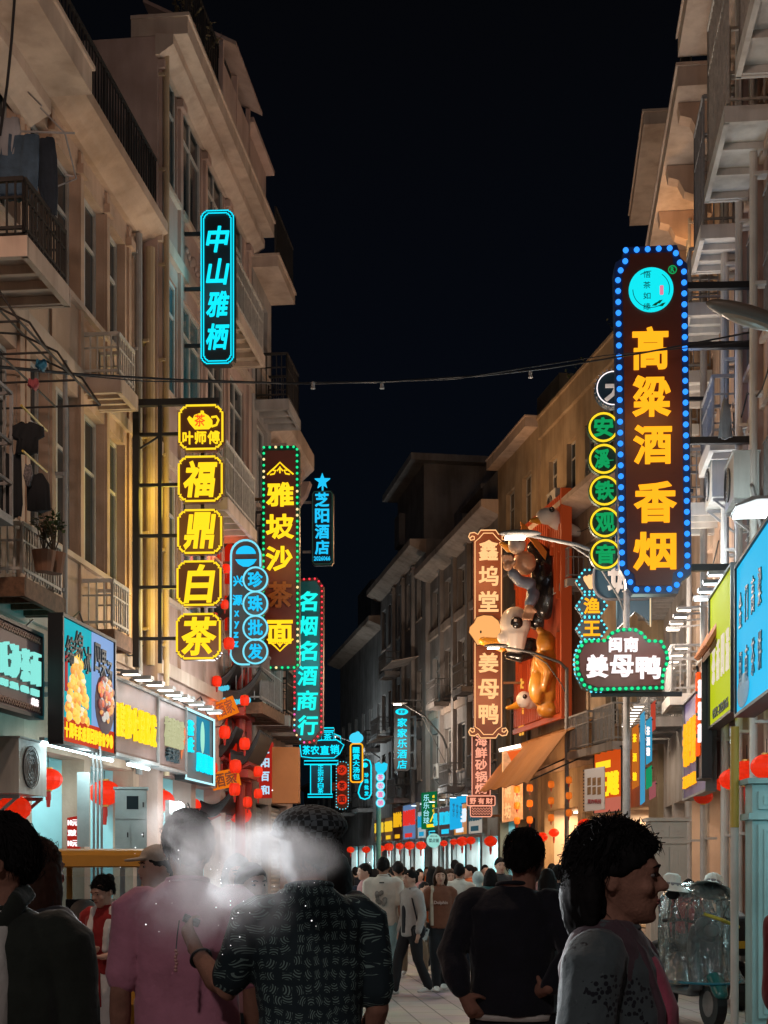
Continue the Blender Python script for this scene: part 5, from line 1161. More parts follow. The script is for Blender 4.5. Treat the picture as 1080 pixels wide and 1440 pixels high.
q = MB(); q.ell(P(770,727,-.1),(18*kk,14*kk,12*kk)); q.limb([P(780,731),P(796,740,.15),P(812,746,.2)],[12*kk,10*kk,8*kk]); blob('head', q, FWH, c, .04, 3); beak(c,P,kk,758,731,746,735,7,3); eye(c,P,kk,774,721,4,-.36)
c, P, kk = fig('dark robed duck figure with blue sleeves and a raised hand', 745, 805, 40.6)
q = MB(); q.ell(P(725,770,-.4),(13*kk,12*kk,14*kk)); blob('head', q, FWH, c, .035, 3); beak(c,P,kk,716,772,704,767,6,3); eye(c,P,kk,727,766,3.5,-.68)
q = MB(); q.ell(P(736,795,-.3),(17*kk,14*kk,17*kk)); blob('belly', q, FPE, c, .04, 2)
q = MB(); q.ell(P(772,835,.0),(23*kk,18*kk,38*kk), Matrix.Rotation(.25,3,'Y')); q.ell(P(762,810,.0),(16*kk,14*kk,26*kk)); q.limb([P(752,770,.1),P(775,790,.1),P(784,830,.1)],[12*kk,16*kk,14*kk]); blob('robe', q, FBK, c, .045, 3)
q = MB(); q.limb([P(744,824,-.35),P(728,822,-.5),P(718,812,-.6)],[9*kk,8*kk,7.5*kk]); q.limb([P(748,838,-.35),P(746,846,-.5),P(742,854,-.55)],[10*kk,9*kk,8*kk]); blob('sleeve', q, FBL, c, .035, 2)
def fist(P, kk, cx, cy, d, up, nm):
    q = MB(); q.ell(P(cx,cy,d),(7*kk,6*kk,8*kk))
    for j in range(4): q.limb([P(cx-6+4*j*(1 if up else 1),cy+(-5 if up else 4),d-.03),P(cx-8+4*j,cy+(-11 if up else 11),d-.08),P(cx-9+4*j,cy+(-13 if up else 15),d-.12)],[2.3*kk,2.1*kk,1.8*kk],8)
    q.limb([P(cx+5,cy,d-.05),P(cx+9,cy+(-5 if up else 4),d-.1)],[2.6*kk,2.1*kk],8); blob(nm, q, FPE, c, .025, 1)
fist(P,kk,712,802,-.65,True,'hand'); fist(P,kk,741,862,-.6,False,'hand')
q = MB(); a = [P(731,735,-.15),P(740,742,-.18),P(768,778,-.2),P(766,790,-.2),P(748,765,-.22),P(733,748,-.2)]; q.add(a+[v+Vector((0,.08,0)) for v in a],[(0,1,2,3,4,5),(11,10,9,8,7,6)]+[(i,(i+1)%6,(i+1)%6+6,i+6) for i in range(6)]); q.build('scarf', mat('scarf_orange',(.6,.2,.02),.5), c)
c, P, kk = fig('largest white duck head with a black eye and black neckerchief', 725, 892, 41.5)
q = MB(); q.ell(P(722,882,-.6),(22*kk,18*kk,24*kk)); q.limb([P(722,895,-.6),P(722,915,-.55)],[18*kk,14*kk]); q.ell(P(705,902,-.65),(9*kk,8*kk,9*kk)); blob('head', q, FWH, c, .04, 3); beak(c,P,kk,706,906,678,903,12,6); eye(c,P,kk,722,884,8.5,-1.05)
q = MB(); q.ell(P(742,912,-.35),(17*kk,14*kk,13*kk)); q.limb([P(712,926,-.65),P(728,930,-.7),P(745,922,-.55)],[6*kk,7*kk,8*kk]); q.ell(P(758,870,-.1),(20*kk,12*kk,18*kk)); blob('neckerchief', q, FBK, c, .04, 2)
c, P, kk = fig('golden roast duck figure without a head', 768, 948, 40.4)
q = MB(); q.ell(P(768,955,-.3),(24*kk,20*kk,50*kk)); q.ell(P(765,908,-.45),(14*kk,13*kk,18*kk)); q.ell(P(752,970,-.55),(12*kk,10*kk,24*kk)); q.limb([P(758,930,-.6),P(768,950,-.75),P(762,972,-.7)],[9*kk,8*kk,5*kk]); q.limb([P(782,925,-.4),P(788,955,-.5),P(780,980,-.5)],[9*kk,8*kk,5*kk]); q.ell(P(770,1000,-.35),(17*kk,14*kk,12*kk)); q.limb([P(765,898,-.45),P(756,890,-.5)],[7*kk,5*kk]); blob('roast_body', q, FGD, c, .035, 2, fold=.02, fscale=3)
c, P, kk = fig('small white duck head lowest on the orange panel', 735, 988, 41.8)
q = MB(); q.ell(P(735,986,-.4),(11*kk,10*kk,12*kk)); q.limb([P(740,988,-.3),P(752,985,-.1)],[11*kk,12*kk]); blob('head', q, FWH, c, .03, 2); beak(c,P,kk,727,992,712,997,6,2.5); eye(c,P,kk,735,983,3.2,-.62)
# brown fabric awning
pa = B1.P(43.6, .1, 0); t = thing('awning', 'wide brown fabric awning over the amber lanterns below the duck display', 'awning', (pa.x, pa.y, 0), B1.ang)
q = MB(); L_ = 5.6; n = 14
for (ya, za, yb, zb) in ((0,5.5,-.8,5.15),(-.8,5.15,-1.9,3.75)):
    for i in range(n):
        x0, x1 = L_*i/n, L_*(i+1)/n; f0, f1 = .03*math.sin(i*2.1), .03*math.sin((i+1)*2.1)
        q.add([(x0,ya,za),(x1,ya,za),(x1,yb,zb+f1),(x0,yb,zb+f0)], [(0,1,2,3)])
me = q.build('canopy', mat('awning_brown',(.34,.15,.05),.85,vary=.15,vscale=2,bump=.2), t); sm = me.modifiers.new('s','SOLIDIFY'); sm.thickness = .02
q = MB()
for xx in (.1, L_/2, L_-.1): q.bar((xx,-.02,4.6),(xx,-1.85,3.78),.04); q.bar((xx,-.02,5.45),(xx,-.8,5.1),.03)
q.build('awning_frame', BLACKM, t); lamp('POINT', (2.4,-1.0,3.4), 60, (1,.6,.25), .3, parent=t)

# air conditioners
ACP = None
def ac(b, Y, z, label, out=.1):
    global ACP
    if not ACP:
        t = thing('air_conditioner', label, 'air conditioner'); q = MB(); q.box(-.42,-.32,0,.42,0,.58); q.box(-.44,-.34,.581,.44,.02,.6); q.build('case', ACM, t)
        q = MB(); q.tube([(-.1,-.335,.29),(-.1,-.315,.29)], .22, 20)
        q.build('fan_opening', mat('fan_dark',(.03,.03,.03),.6), t)
        q = MB()
        for k_ in range(5): q.lathe([(.045*(k_+1),-.006),(.045*(k_+1)+.008,0),(.045*(k_+1),.006)], n=20)
        q.v = [(x-.1, -.345+z_, y+.29) for x, y, z_ in q.v]; q.build('fan_guard', GALV, t)
        q = MB(); q.bar((-.35,-.3,-.03),(-.35,.1,-.03),.04); q.bar((.35,-.3,-.03),(.35,.1,-.03),.04); q.bar((-.35,-.28,-.03),(-.35,.1,-.35),.03); q.bar((.35,-.28,-.03),(.35,.1,-.35),.03); q.build('bracket', GALV, t)
        q = MB(); q.tube([(.43,-.1,.15),(.5,-.1,.1),(.52,-.02,-.3),(.5,.06,-.7)], .025, 6); q.build('hose', PVC, t); ACP = t
    else: t = copy_tree(ACP)
    t.location = b.P(Y, b.out+out, z); t.rotation_euler = (0,0,b.ang); return tag(t, label, 'air conditioner', 'air conditioners on the house fronts')
for b, Y, z, lb in ((L0,15.4,2.35,'air conditioner under the maroon mint lettered board'),(R1,18.6,6.3,'largest air conditioner on the right, beside the liquor sign foot'),(R1,20.9,6.9,'air conditioner behind the liquor sign bracket'),(B1,37.6,11.75,'air conditioner on the ledge of the orange-lit house, right one'),(B1,41.2,11.75,'air conditioner on the ledge of the orange-lit house, left one'),(L2,26.6,4.6,'air conditioner behind the balcony bars above the orange box sign'),(B3,50.2,8.0,'air conditioner on the dim grey house near the scroll sign'),(B3,57.4,5.0,'air conditioner beside the far hotel sign'),(B4,65.2,5.2,'air conditioner on the dark terraced house'),(L3,28.6,7.7,'air conditioner in a caged balcony of the narrow grey house')): ac(b, Y, z, lb)

# laundry
def garment(label, p, rows, m, ry=.05, waves=5, rz=0, legs=None, group='laundry drying at the house fronts'):
    q = MB(); n = 30; vs = []; fs = []
    for j, (z, x0, x1) in enumerate(rows):
        for i in range(n):
            t_ = 2*math.pi*i/n; f = (1-math.cos(t_))/2; x = x0+(x1-x0)*f
            vs.append((x, ry*math.sin(t_)+.025*math.sin(f*waves*6.28+z*4)*(.4+j/len(rows)), z+.012*math.sin(f*9)))
    for j in range(len(rows)-1):
        for i in range(n): fs.append((j*n+i, j*n+(i+1)%n, (j+1)*n+(i+1)%n, (j+1)*n+i))
    fs.append(tuple(range(n))); fs.append(tuple((len(rows)-1)*n+i for i in range(n)))
    q.add(vs, fs)
    if legs: q2 = legs; 
    o = q.build('hanging_garment', m, None, p, rz, smooth=True); return tag(o, label, 'laundry', group)
DEN = mat('denim_blue',(.05,.085,.13),.85,vary=.35,vscale=7,bump=.2); DENK = mat('denim_dark',(.015,.022,.035),.85,vary=.3,vscale=7); GRC = mat('grey_cloth',(.25,.25,.27),.85,vary=.2); BKC = mat('black_cloth',(.012,.012,.014),.9); POL = mat('dotted_cloth',(.2,.17,.17),.9,vary=.9,vscale=45)
garment('grey cloth hanging above the jeans at the top left corner', at(8,168,14.4), [(0,-.1,.14),(-.15,-.12,.16),(-.38,-.1,.13)], GRC)
garment('wide faded blue jeans on the rack at the top left corner', at(25,192,14.4), [(0,-.22,.22),(-.3,-.24,.22),(-.63,-.26,.2)], DEN)
garment('narrow dark jeans right of the faded blue jeans', at(63,196,14.6), [(0,-.16,.1),(-.2,-.14,.13),(-.55,-.05,.14),(-.78,.02,.12)], DENK)
t = thing('drying_rack', 'thin metal drying rack with triangular ends holding the jeans', 'drying rack', at(50,190,14.5)); q = MB(); k = 14.5/F
q.tube([(-.5,0,.05),(.4,0,.02)], .012, 6); q.tube([(.05,-.0,.28),(.3,0,.02),(.35,.3,-.3),(.1,.3,-.4)], .01, 6); q.tube([(.3,0,-.4),(.38,0,-.42),(.25,.2,-.3)], .01, 6); q.tube([(.06,0,.3),(-.15,.3,.6)], .01, 6); q.build('rack_frame', GALV, t)
garment('black t-shirt hanging in the window cage', at(38,596,14.2), [(0,-.06,.06),(-.04,-.17,.17),(-.14,-.19,.18),(-.17,-.1,.12),(-.3,-.11,.12)], BKC)
garment('black shorts on the lower yellow pole by the window cage', at(53,668,14.2), [(0,-.12,.06),(-.1,-.11,.12),(-.36,-.1,.14)], BKC)
garment('small dotted cloth between the black t-shirt and shorts', at(40,655,14.1), [(0,-.03,.03),(-.1,-.05,.05),(-.2,-.02,.02)], POL)
garment('dark trousers hanging at the left of the window cage', at(16,640,14.3), [(0,-.08,.1),(-.5,-.1,.12),(-.62,-.1,.1)], BKC)
for i, (x0,y0,x1,y1,lb) in enumerate(((30,570,66,606,'upper yellow drying pole by the window cage'),(32,634,66,664,'lower yellow drying pole by the window cage'))):
    a, b_ = at(x0,y0,13.9), at(x1,y1,14.6); q = MB(); q.tube([(0,0,0), b_-a], .012, 8); tag(q.build('drying_pole', mat('pole_yellow',(.55,.36,.06),.5), None, a), lb, 'pole', 'yellow drying poles')
for x, y, cc, lb in ((58,508,(.02,.13,.22),'small blue cloth pegged on the wire awning frame'),(47,535,(.28,.06,.07),'small pink cloth pegged on the wire awning frame')): garment(lb, at(x,y,14.0), [(0,-.05,.05),(-.05,-.06,.06),(-.08,-.03,.04)], mat('peg_'+lb[6:10], cc, .8))
garment('white towel hanging right of the liquor sign', at(1020,562,18.6), [(0,-.03,.03),(-.2,-.07,.07),(-.5,-.1,.09)], GRC, group=None)

# meter cabinet, pipes and price board on the left shop front
t = thing('meter_cabinet', 'grey metal meter cabinet with small doors behind the round red lantern', 'cabinet', at(184,1152,17.2), ANG_L-1.3); k = 17.2/F; q = MB(); q.box(-.19,0,-.37,.19,.2,.36); q.box(-.21,-.03,.361,.21,.22,.39); q.build('case', mat('cabinet_grey',(.36,.42,.42),.5,vary=.15,vscale=5), t)
for a in ((-.18,-.015,-.36,-.005,-.001,-.02),(.005,-.015,-.36,.18,-.001,-.02),(-.18,-.015,.0,.18,-.001,.35)):
    q = MB(); q.box(*a); d = q.build('cabinet_door', MATS['cabinet_grey'], t); q = MB(); q.box(a[3]-.04,-.03,(a[2]+a[5])/2-.03,a[3]-.025,-.0155,(a[2]+a[5])/2+.03); q.build('handle', BLACKM, d)
q = MB(); q.box(-.05,-.02,.12,.09,-.0155,.28); q.build('meter_window', GLASS, t); q = MB(); q.bar((-.1,.1,-.372),(-.1,.1,-2.0),.06); q.bar((.1,.1,-.372),(.1,.1,-2.0),.06); q.build('stand', GALV, t)
t = thing('switch_panel', 'tall narrow grey panel with conduits left of the meter cabinet', 'panel', at(117,1140,16.6), ANG_L-1.3); q = MB(); q.box(-.07,0,-.42,.07,.12,.45); q.build('case', MATS['cabinet_grey'], t); q = MB()
for i in range(3): q.tube([(.12+.045*i,.05,-1.9),(.12+.045*i,.05,.5),(.1+.045*i,-.05,.75)], .014, 8)
q.build('conduit', GALV, t)
s = Sign('price_board', 'red price board with white 10元 beside the tall grey panel', 'sign', 103, 1172, 18.2, rz=-.1); s.board([(94,1150),(112,1147),(112,1194),(94,1197)], glow('price_red','#c7281c',.6), .04); s.text([('10元',103,1157,14,9),('双皮',102,1171,12,9),('10元',103,1186,14,9)], G_WHT, bold=.02)
s = Sign('hanging_sign', 'brown board with melting yellow letters behind the left red lantern', 'sign', 75, 1102, 18.6, rz=-.2); s.board([(56,1062),(97,1055),(97,1142),(56,1142)], STRIPE, .08); s.text([('茶饮',81,1098,30,42)], G_YEL, bold=.05)
# kiosk cabinets on the right
def kiosk(px0, px1, ytop, Y, label, m, dep=.7):
    a = at(px0, ytop, Y); w_ = (px1-px0)*Y/F; t = thing('wooden_cabinet', label, 'cabinet', (a.x, a.y, 0), -.05); h = a.z
    q = MB(); q.box(0,0,.05,w_,dep,h); q.box(-.04,-.04,h*.86,w_+.04,dep+.04,h*.885); q.box(-.05,-.05,h+.001,w_+.05,dep+.05,h+.05); q.box(-.02,-.02,0,w_+.02,dep+.02,.12); q.build('case', m, t)
    for x0, x1 in ((.05,w_/2-.01),(w_/2+.01,w_-.05)):
        for z0, z1 in ((.2,h*.84),(h*.9,h*.97)):
            q = MB(); q.box(x0,-.022,z0,x1,-.001,z1); e_ = .05; q.box(x0+e_,-.032,z0+e_*.8,x0+e_+.02,-.0221,z1-e_*.8); q.box(x1-e_-.02,-.032,z0+e_*.8,x1-e_,-.0221,z1-e_*.8); q.box(x0+e_+.0201,-.032,z1-e_*.8-.02,x1-e_-.0201,-.0221,z1-e_*.8); q.box(x0+e_+.0201,-.032,z0+e_*.8,x1-e_-.0201,-.0221,z0+e_*.8+.02)
            q.build('cabinet_door', m, t)
    return t
kiosk(1058, 1210, 1102, 13.0, 'turquoise-lit panelled cabinet standing at the right picture edge', mat('panel_turquoise',(.33,.52,.53),.5,vary=.2,vscale=3,streak=True), .32)
kiosk(915, 966, 1155, 19.5, 'cream panelled cabinet behind the curly haired woman', mat('panel_cream',(.55,.44,.36),.5,vary=.12,vscale=3), .5)
a = at(1033,1040,13.4); t = thing('pipe_post', 'white pipe with a yellow top beside the turquoise cabinet', 'pipe', (a.x, a.y, 0)); q = MB(); q.tube([(0,0,0),(0,0,1.95)], .038, 14); q.build('lower_pipe', P_WHITE, t); q = MB(); q.tube([(0,0,1.951),(0,0,2.9)], .042, 14); q.build('yellow_sleeve', mat('sleeve_yellow',(.5,.34,.06),.5), t)
p = Vector((3.45,10.4,3.1)); t = thing('flood_light', 'cool shop flood light outside the right edge, in front of the turquoise cabinet', 'lamp', p, ANG_R); q = MB(); q.box(-.2,-.1,-.1,.2,.06,.1); q.build('housing', GALV, t); q = MB(); q.box(-.18,-.11,-.08,.18,-.101,.08); q.build('diffuser', LED_C, t); lamp('POINT', (0,-.3,-.1), 52, (.5,.93,1), .12, parent=t)  # unseen lamp added to light the cabinet and the scooters
# overhead cables
def cable(label, pts, r, cat='cable'):
    q = MB(); P0 = [at(*p) for p in pts]; out = []
    for i in range(len(P0)-1):
        for k_ in range(8): out.append(P0[i].lerp(P0[i+1], k_/8))
    q.tube(out+[P0[-1]], r, 6); return tag(q.build('overhead_cable', BLACKM), label, cat)
cable('thicker black cable sagging across the street above the signs', [(-40,511,14.5),(110,526,15.2),(250,534,16),(400,539,17),(540,537,18),(680,528,18.5),(770,518,18.8),(900,497,18.9),(1000,478,18.9),(1120,455,18.9)], .012)
cable('thin black cable just under the thicker one across the street', [(-40,514,14.6),(200,536,16),(440,540,17.2),(640,533,18.3),(850,500,18.8),(1000,486,18.8),(1120,470,18.8)], .007)
cable('loose black cable hanging down the top left corner', [(22,-20,13.5),(16,60,13.5),(10,120,13.5),(0,190,13.4)], .014)
for x, y, Y, lb in ((440,541,17.2,'small white clip left on the overhead cable'),(537,541,18,'small white clip mid-street on the overhead cable'),(746,526,18.6,'small white clip on the overhead cable near the roof shrubs')):
    q = MB(); q.lathe([(0,.03),(.022,.03),(.022,-.02),(.03,-.05),(0,-.05)], n=8); tag(q.build('cable_clip', GALV, None, at(x,y,Y)), lb, 'clip', 'clips on the overhead cable')
rr = random.Random(8)
def fcable(b, Ya, Yb, z, out, lb, sag=.25):
    q = MB(); pts = []
    for i in range(19):
        f = i/18; pts.append(b.P(Ya+(Yb-Ya)*f, b.out+out, z - sag*4*abs(math.sin(f*3*math.pi))*.3 + .08*math.sin(f*9)))
    q.tube(pts, .012, 5); return tag(q.build('facade_cable', BLACKM), lb, 'cable', 'cables strung along the house fronts')
fcable(L1, 16.4, 20.7, 4.75, .12, 'black cable looping along the beige house above its shop boards'); fcable(L0, 12, 16.2, 4.35, .12, 'black cable looping over the maroon board at the left edge'); fcable(L2, 21, 27.4, 4.3, .1, 'black cable looping over the cyan framed shop lightbox'); fcable(R1, 14, 21.4, 7.9, .14, 'black cable along the pale right house, under the balconies'); fcable(R1b, 22, 28, 6.6, .14, 'black cable along the beige right house, behind the cloud sign'); fcable(B1, 34, 43.5, 11.1, .12, 'black cable along the orange-lit house under its ledge'); fcable(B3, 49, 60, 4.6, .2, 'black cable over the far shop boards')
# plants
LEAF = mat('leaf_green',(.045,.07,.02),.6,vary=.4,vscale=6); LEAF2 = mat('leaf_dry',(.09,.07,.03),.7,vary=.4,vscale=6); STEM = mat('stem_brown',(.06,.04,.025),.8)
def plant(p, h, w, n, label, m=None, seed=1):
    rr = random.Random(seed); t = thing('potted_plant', label, 'plant', p); q = MB(); l = MB()
    for i in range(n):
        a = rr.random()*6.28; L = h*rr.uniform(.5,1); e_ = Vector((math.cos(a)*w*rr.random(), math.sin(a)*w*rr.random(), L)); mid = e_*.5+Vector((rr.uniform(-.05,.05),rr.uniform(-.05,.05),.05*h))
        q.tube([(0,0,0), mid, e_], [.008,.006,.003], 5)
        for k_ in range(9):
            c_ = mid.lerp(e_, k_/8); d_ = Vector((rr.uniform(-1,1),rr.uniform(-1,1),rr.uniform(-.3,.8))).normalized()*rr.uniform(.05,.1)*(.6+h*.6); s_ = d_.cross(Vector((rr.random(),rr.random(),1))).normalized()*d_.length*.28
            l.add([c_, c_+d_*.5+s_, c_+d_, c_+d_*.5-s_], [(0,1,2,3)])
    q.build('stem', STEM, t); l.build('foliage', m or LEAF, t); q = MB(); q.lathe([(0,-.22),(.09,-.22),(.13,0),(.11,0),(.1,-.04),(0,-.04)], n=12); q.build('pot', mat('pot_clay',(.2,.09,.05),.8), t)
for i, (x, y, Y, h, w, n, lb) in enumerate(((76,778,15.3,.55,.25,12,'leafy plant on the rusty balcony at the left edge'),(62,775,15.0,.35,.2,8,'smaller dry plant beside the leafy one on the rusty balcony'))): plant(at(x,y,Y), h, w, n, lb, LEAF2 if i else LEAF, i+3)
for i, (Y, h, lb) in enumerate(((37.6,.9,'roof shrub nearest the liquor sign on the orange-lit house'),(39.5,.75,'middle roof shrub on the orange-lit house'),(41.2,.95,'left roof shrub on the orange-lit house'))): plant(B1.P(Y,-.5,15.1), h, .6, 18, lb, LEAF, i+20)
for i, (Y, lb) in enumerate(((21.6,'plant on the roof terrace over the tall pinkish house, near end'),(22.6,'plant on the roof terrace over the tall pinkish house, far end'))): plant(L2.P(Y,.35+.2,14.3), .5, .35, 12, lb, LEAF2, i+40)

# yellow tricycle cab
t = thing('cargo_tricycle', 'yellow roofed electric tricycle cab with a reflecting windscreen behind the woman in red', 'tricycle', at(140,1213,11.8)*Vector((1,1,0)) if False else (at(140,1213,11.8).x, 11.8, 0), .1)
YEL = mat('tricycle_yellow',(.5,.23,.02),.6,vary=.15,vscale=4); k = 11.8/F
q = MB(); q.prof([(-.1,1.58),(-.16,1.59),(-.15,1.68),(-.05,1.72),(.5,1.74),(1.2,1.70),(1.22,1.63),(.5,1.62)], -.42, .42); q.build('roof', YEL, t)
for sx_ in (-1,1):
    q = MB(); q.bar((sx_*.37,-.05,1.61),(sx_*.40,-.3,1.05),.05,.045); q.bar((sx_*.38,1.15,1.62),(sx_*.38,1.15,.5),.05); q.build('pillar', YEL, t)
q = MB(); q.add([(-.345,-.045,1.60),(.345,-.045,1.60),(.375,-.29,1.07),(-.375,-.29,1.07)], [(0,1,2,3)]); wm = bpy.data.materials.new('windscreen_glass'); wm.use_nodes = True; wn_ = wm.node_tree.nodes; wl_ = wm.node_tree.links; wt_ = wn_.new('ShaderNodeBsdfTransparent'); wt_.inputs[0].default_value = (.5,.53,.55,1); wg_ = wn_.new('ShaderNodeBsdfGlossy'); wg_.inputs['Roughness'].default_value = .08; wx_ = wn_.new('ShaderNodeMixShader'); wx_.inputs[0].default_value = .25; wl_.new(wt_.outputs[0], wx_.inputs[1]); wl_.new(wg_.outputs[0], wx_.inputs[2]); wl_.new(wx_.outputs[0], wn_['Material Output'].inputs[0]); q.build('windscreen', wm, t)
q = MB(); q.prof([(-.32,1.04),(-.5,.85),(-.62,.5),(-.55,.3),(1.2,.3),(1.2,.75),(.3,.75),(.1,1.02)], -.41, .41); q.build('body', YEL, t)
for x, y in ((0,-.5),(-.42,1.0),(.42,1.0)):
    q = MB(); q.tube([(x-.06,y,.25),(x+.06,y,.25)], .25, 18); w_ = q.build('wheel', BLACKM, t); q = MB(); q.tube([(x-.065,y,.25),(x+.065,y,.25)], .13, 14); q.build('rim', GALV, w_)
for sx_ in (-.25,.25): q = MB(); q.ell((sx_,-.58,.72),(.08,.05,.08)); q.build('headlight', mat('headlight_glass',(.5,.5,.48),.1), t, smooth=True)
q = MB(); q.box(-.35,.15,.751,.35,.6,.9); q.box(-.35,.6,.751,.35,.7,1.3); q.build('seat', BKC, t)
q = MB(); q.tube([(-.3,-.15,1.12),(0,-.1,1.15),(.3,-.15,1.12)], .018, 6); q.build('handlebar', GALV, t)
q = MB(); q.ell((-.2,.35,1.18),(.13,.14,.13)); tag(q.build('helmet', P_WHITE, None, (t.location.x, 11.8, 0), smooth=True), 'white helmet on the seat behind the yellow tricycle windscreen', 'helmet')  # added white ball gives the windscreen its pale reflected shapes

# covered scooters on the right
TEALP = mat('scooter_teal',(.01,.12,.12),.25,coat=.6); SCB = mat('scooter_grey',(.16,.17,.18),.4,coat=.3)
def scooter(p, rz, label, body, m):
    t = thing('motor_scooter', label, 'scooter', p, rz)
    for y in (-.62,.62):
        q = MB(); q.tube([(-.05,y,.23),(.05,y,.23)], .23, 20); w_ = q.build('wheel', BLACKM, t); q = MB(); q.tube([(-.055,y,.23),(.055,y,.23)], .13, 14); q.build('rim', GALV, w_)
    q = MB(); q.limb([(0,-.82,.33),(0,-.68,.5),(0,-.45,.44)], [(.05,.08),(.06,.1),(.05,.08)]); blob('front_fender', q, m, t, .02, 2)
    q = MB(); q.rings([(0,-.42,.35,.16,.06),(0,-.45,.6,.2,.08),(0,-.42,.85,.19,.09),(0,-.36,1.0,.12,.08)], 16); q.box(-.17,-.4,.28,.17,.3,.36); q.limb([(0,.25,.45),(0,.5,.58),(0,.85,.62)],[(.17,.16),(.17,.14),(.1,.08)]); blob('body', q, body, t, .025, 2)
    q = MB(); q.limb([(0,.15,.74),(0,.5,.76),(0,.8,.74)],[(.05,.13),(.06,.15),(.05,.11)]); blob('saddle', q, BKC, t, .025, 2)
    q = MB(); q.limb([(0,-.5,.92),(0,-.42,1.02)],[(.1,.13),(.07,.11)]); q.ell((0,-.5,.95),(.13,.1,.1)); blob('headlight_cowl', q, body, t, .02, 2); q = MB(); q.ell((0,-.585,.95),(.085,.035,.065)); q.build('headlight', MATS['headlight_glass'], t, smooth=True)
    q = MB(); q.tube([(-.34,-.28,1.04),(-.2,-.36,1.05),(0,-.38,1.0),(.2,-.36,1.05),(.34,-.28,1.04)], .014, 8); q.tube([(-.38,-.26,1.04),(-.26,-.33,1.05)], .022, 8); q.tube([(.38,-.26,1.04),(.26,-.33,1.05)], .022, 8); q.build('handlebar', BLACKM, t)
    for sx_ in (-1,1):
        q = MB(); q.tube([(sx_*.22,-.35,1.05),(sx_*.3,-.36,1.25)], .008, 6); q.ell((sx_*.31,-.36,1.3),(.075,.02,.05)); q.build('mirror', BLACKM, t)
    q = MB(); q.tube([(0,-.62,.23),(0,-.42,.95)], .03, 8); q.build('fork', GALV, t); return t
ps = at(968,1213,14.6); sc1 = scooter((ps.x,14.6,0), .18, 'scooter under a clear rain cover with a teal front fender', SCB, TEALP)
CLR = bpy.data.materials.new('clear_plastic'); CLR.use_nodes = True; ct = CLR.node_tree; cn = ct.nodes; cn.remove(cn['Principled BSDF']); tr = cn.new('ShaderNodeBsdfTransparent'); tr.inputs[0].default_value = (.82,.88,.9,1); gl = cn.new('ShaderNodeBsdfGlossy'); gl.inputs['Roughness'].default_value = .12; df = cn.new('ShaderNodeBsdfDiffuse'); df.inputs[0].default_value = (.55,.7,.72,1); lw = cn.new('ShaderNodeLayerWeight'); lw.inputs[0].default_value = .55
mxa = cn.new('ShaderNodeMixShader'); mxb = cn.new('ShaderNodeMixShader'); mxb.inputs[0].default_value = .10; ct.links.new(lw.outputs['Fresnel'], mxa.inputs[0]); ct.links.new(tr.outputs[0], mxa.inputs[1]); ct.links.new(gl.outputs[0], mxa.inputs[2]); ct.links.new(mxa.outputs[0], mxb.inputs[1]); ct.links.new(df.outputs[0], mxb.inputs[2]); ct.links.new(mxb.outputs[0], cn['Material Output'].inputs[0])
nb = cn.new('ShaderNodeTexNoise'); nb.inputs['Scale'].default_value = 6; nb.inputs['Distortion'].default_value = 1.5; bb_ = cn.new('ShaderNodeBump'); bb_.inputs['Strength'].default_value = .7; bb_.inputs['Distance'].default_value = .05; ct.links.new(nb.outputs['Fac'], bb_.inputs['Height']); ct.links.new(bb_.outputs[0], gl.inputs['Normal']); ct.links.new(bb_.outputs[0], lw.inputs['Normal'])
q = MB(); n = 120; rows = [(1.42,.05),(1.4,.18),(1.33,.30),(1.25,.34),(1.15,.36),(1.0,.36),(.9,.35),(.8,.34),(.7,.335),(.6,.35),(.5,.37),(.42,.40)]; vs = []; fs = []
for j, (z, rx) in enumerate(rows):
    for i in range(n):
        a = 2*math.pi*i/n; w_ = .91+.23*(.3+j/len(rows))*(abs(noise.noise(Vector((math.cos(a)*2.6,math.sin(a)*2.6,z*1.1))))*1.6+.5*abs(noise.noise(Vector((math.cos(a)*7,math.sin(a)*7,z*2.5))))-.3+math.sin(a*9+z*4)*.12); vs.append((rx*w_*math.cos(a), -.2+rx*1.5*w_*math.sin(a), z+.03*noise.noise(Vector((a*2,z*3,1)))))
for j in range(len(rows)-1):
    for i in range(n): fs.append((j*n+i,j*n+(i+1)%n,(j+1)*n+(i+1)%n,(j+1)*n+i))
q.add(vs, fs); cv = q.build('rain_cover', CLR, None, (ps.x,14.6,0), .18, smooth=True); tag(cv, 'crumpled clear plastic rain cover draped over the teal fendered scooter', 'rain cover')
q = MB(); q.tube([v for v in [(rows[-1][1]*math.cos(2*math.pi*i/24)*1.0, -.2+rows[-1][1]*1.5*math.sin(2*math.pi*i/24), .44) for i in range(24)]], .012, 6, closed=True); q.build('blue_hem', mat('hem_blue',(.02,.18,.26),.5), cv)
q = MB(); q.tube([(-.12,-.66,1.12),(.05,-.72,1.06),(.3,-.55,.98)], .018, 6); q.build('yellow_strap', mat('strap_yellow',(.5,.42,.05),.5), cv)
HATM = mat('sun_hat_cloth',(.74,.76,.72),.85,vary=.15,vscale=8,bump=.2)
def sunhat(p, rz, label, tilt):
    q = MB(); q.lathe([(0,.13),(.05,.128),(.085,.1),(.095,.03),(.1,.0),(.15,-.02),(.2,-.05),(.21,-.055),(.15,-.028),(.09,-.005),(.085,.02)], n=32, fn=lambda j,n: 1+.04*math.sin(j*2.2)); o = q.build('sun_hat', HATM, None, p, rz, smooth=True); o.rotation_euler = (tilt[0],tilt[1],rz); tag(o, label, 'hat', 'sun hats on the scooters')
    q = MB(); q.lathe([(.097,.005),(.1,.02),(.097,.035)], n=24); q.build('hat_band', GRC, o); return o
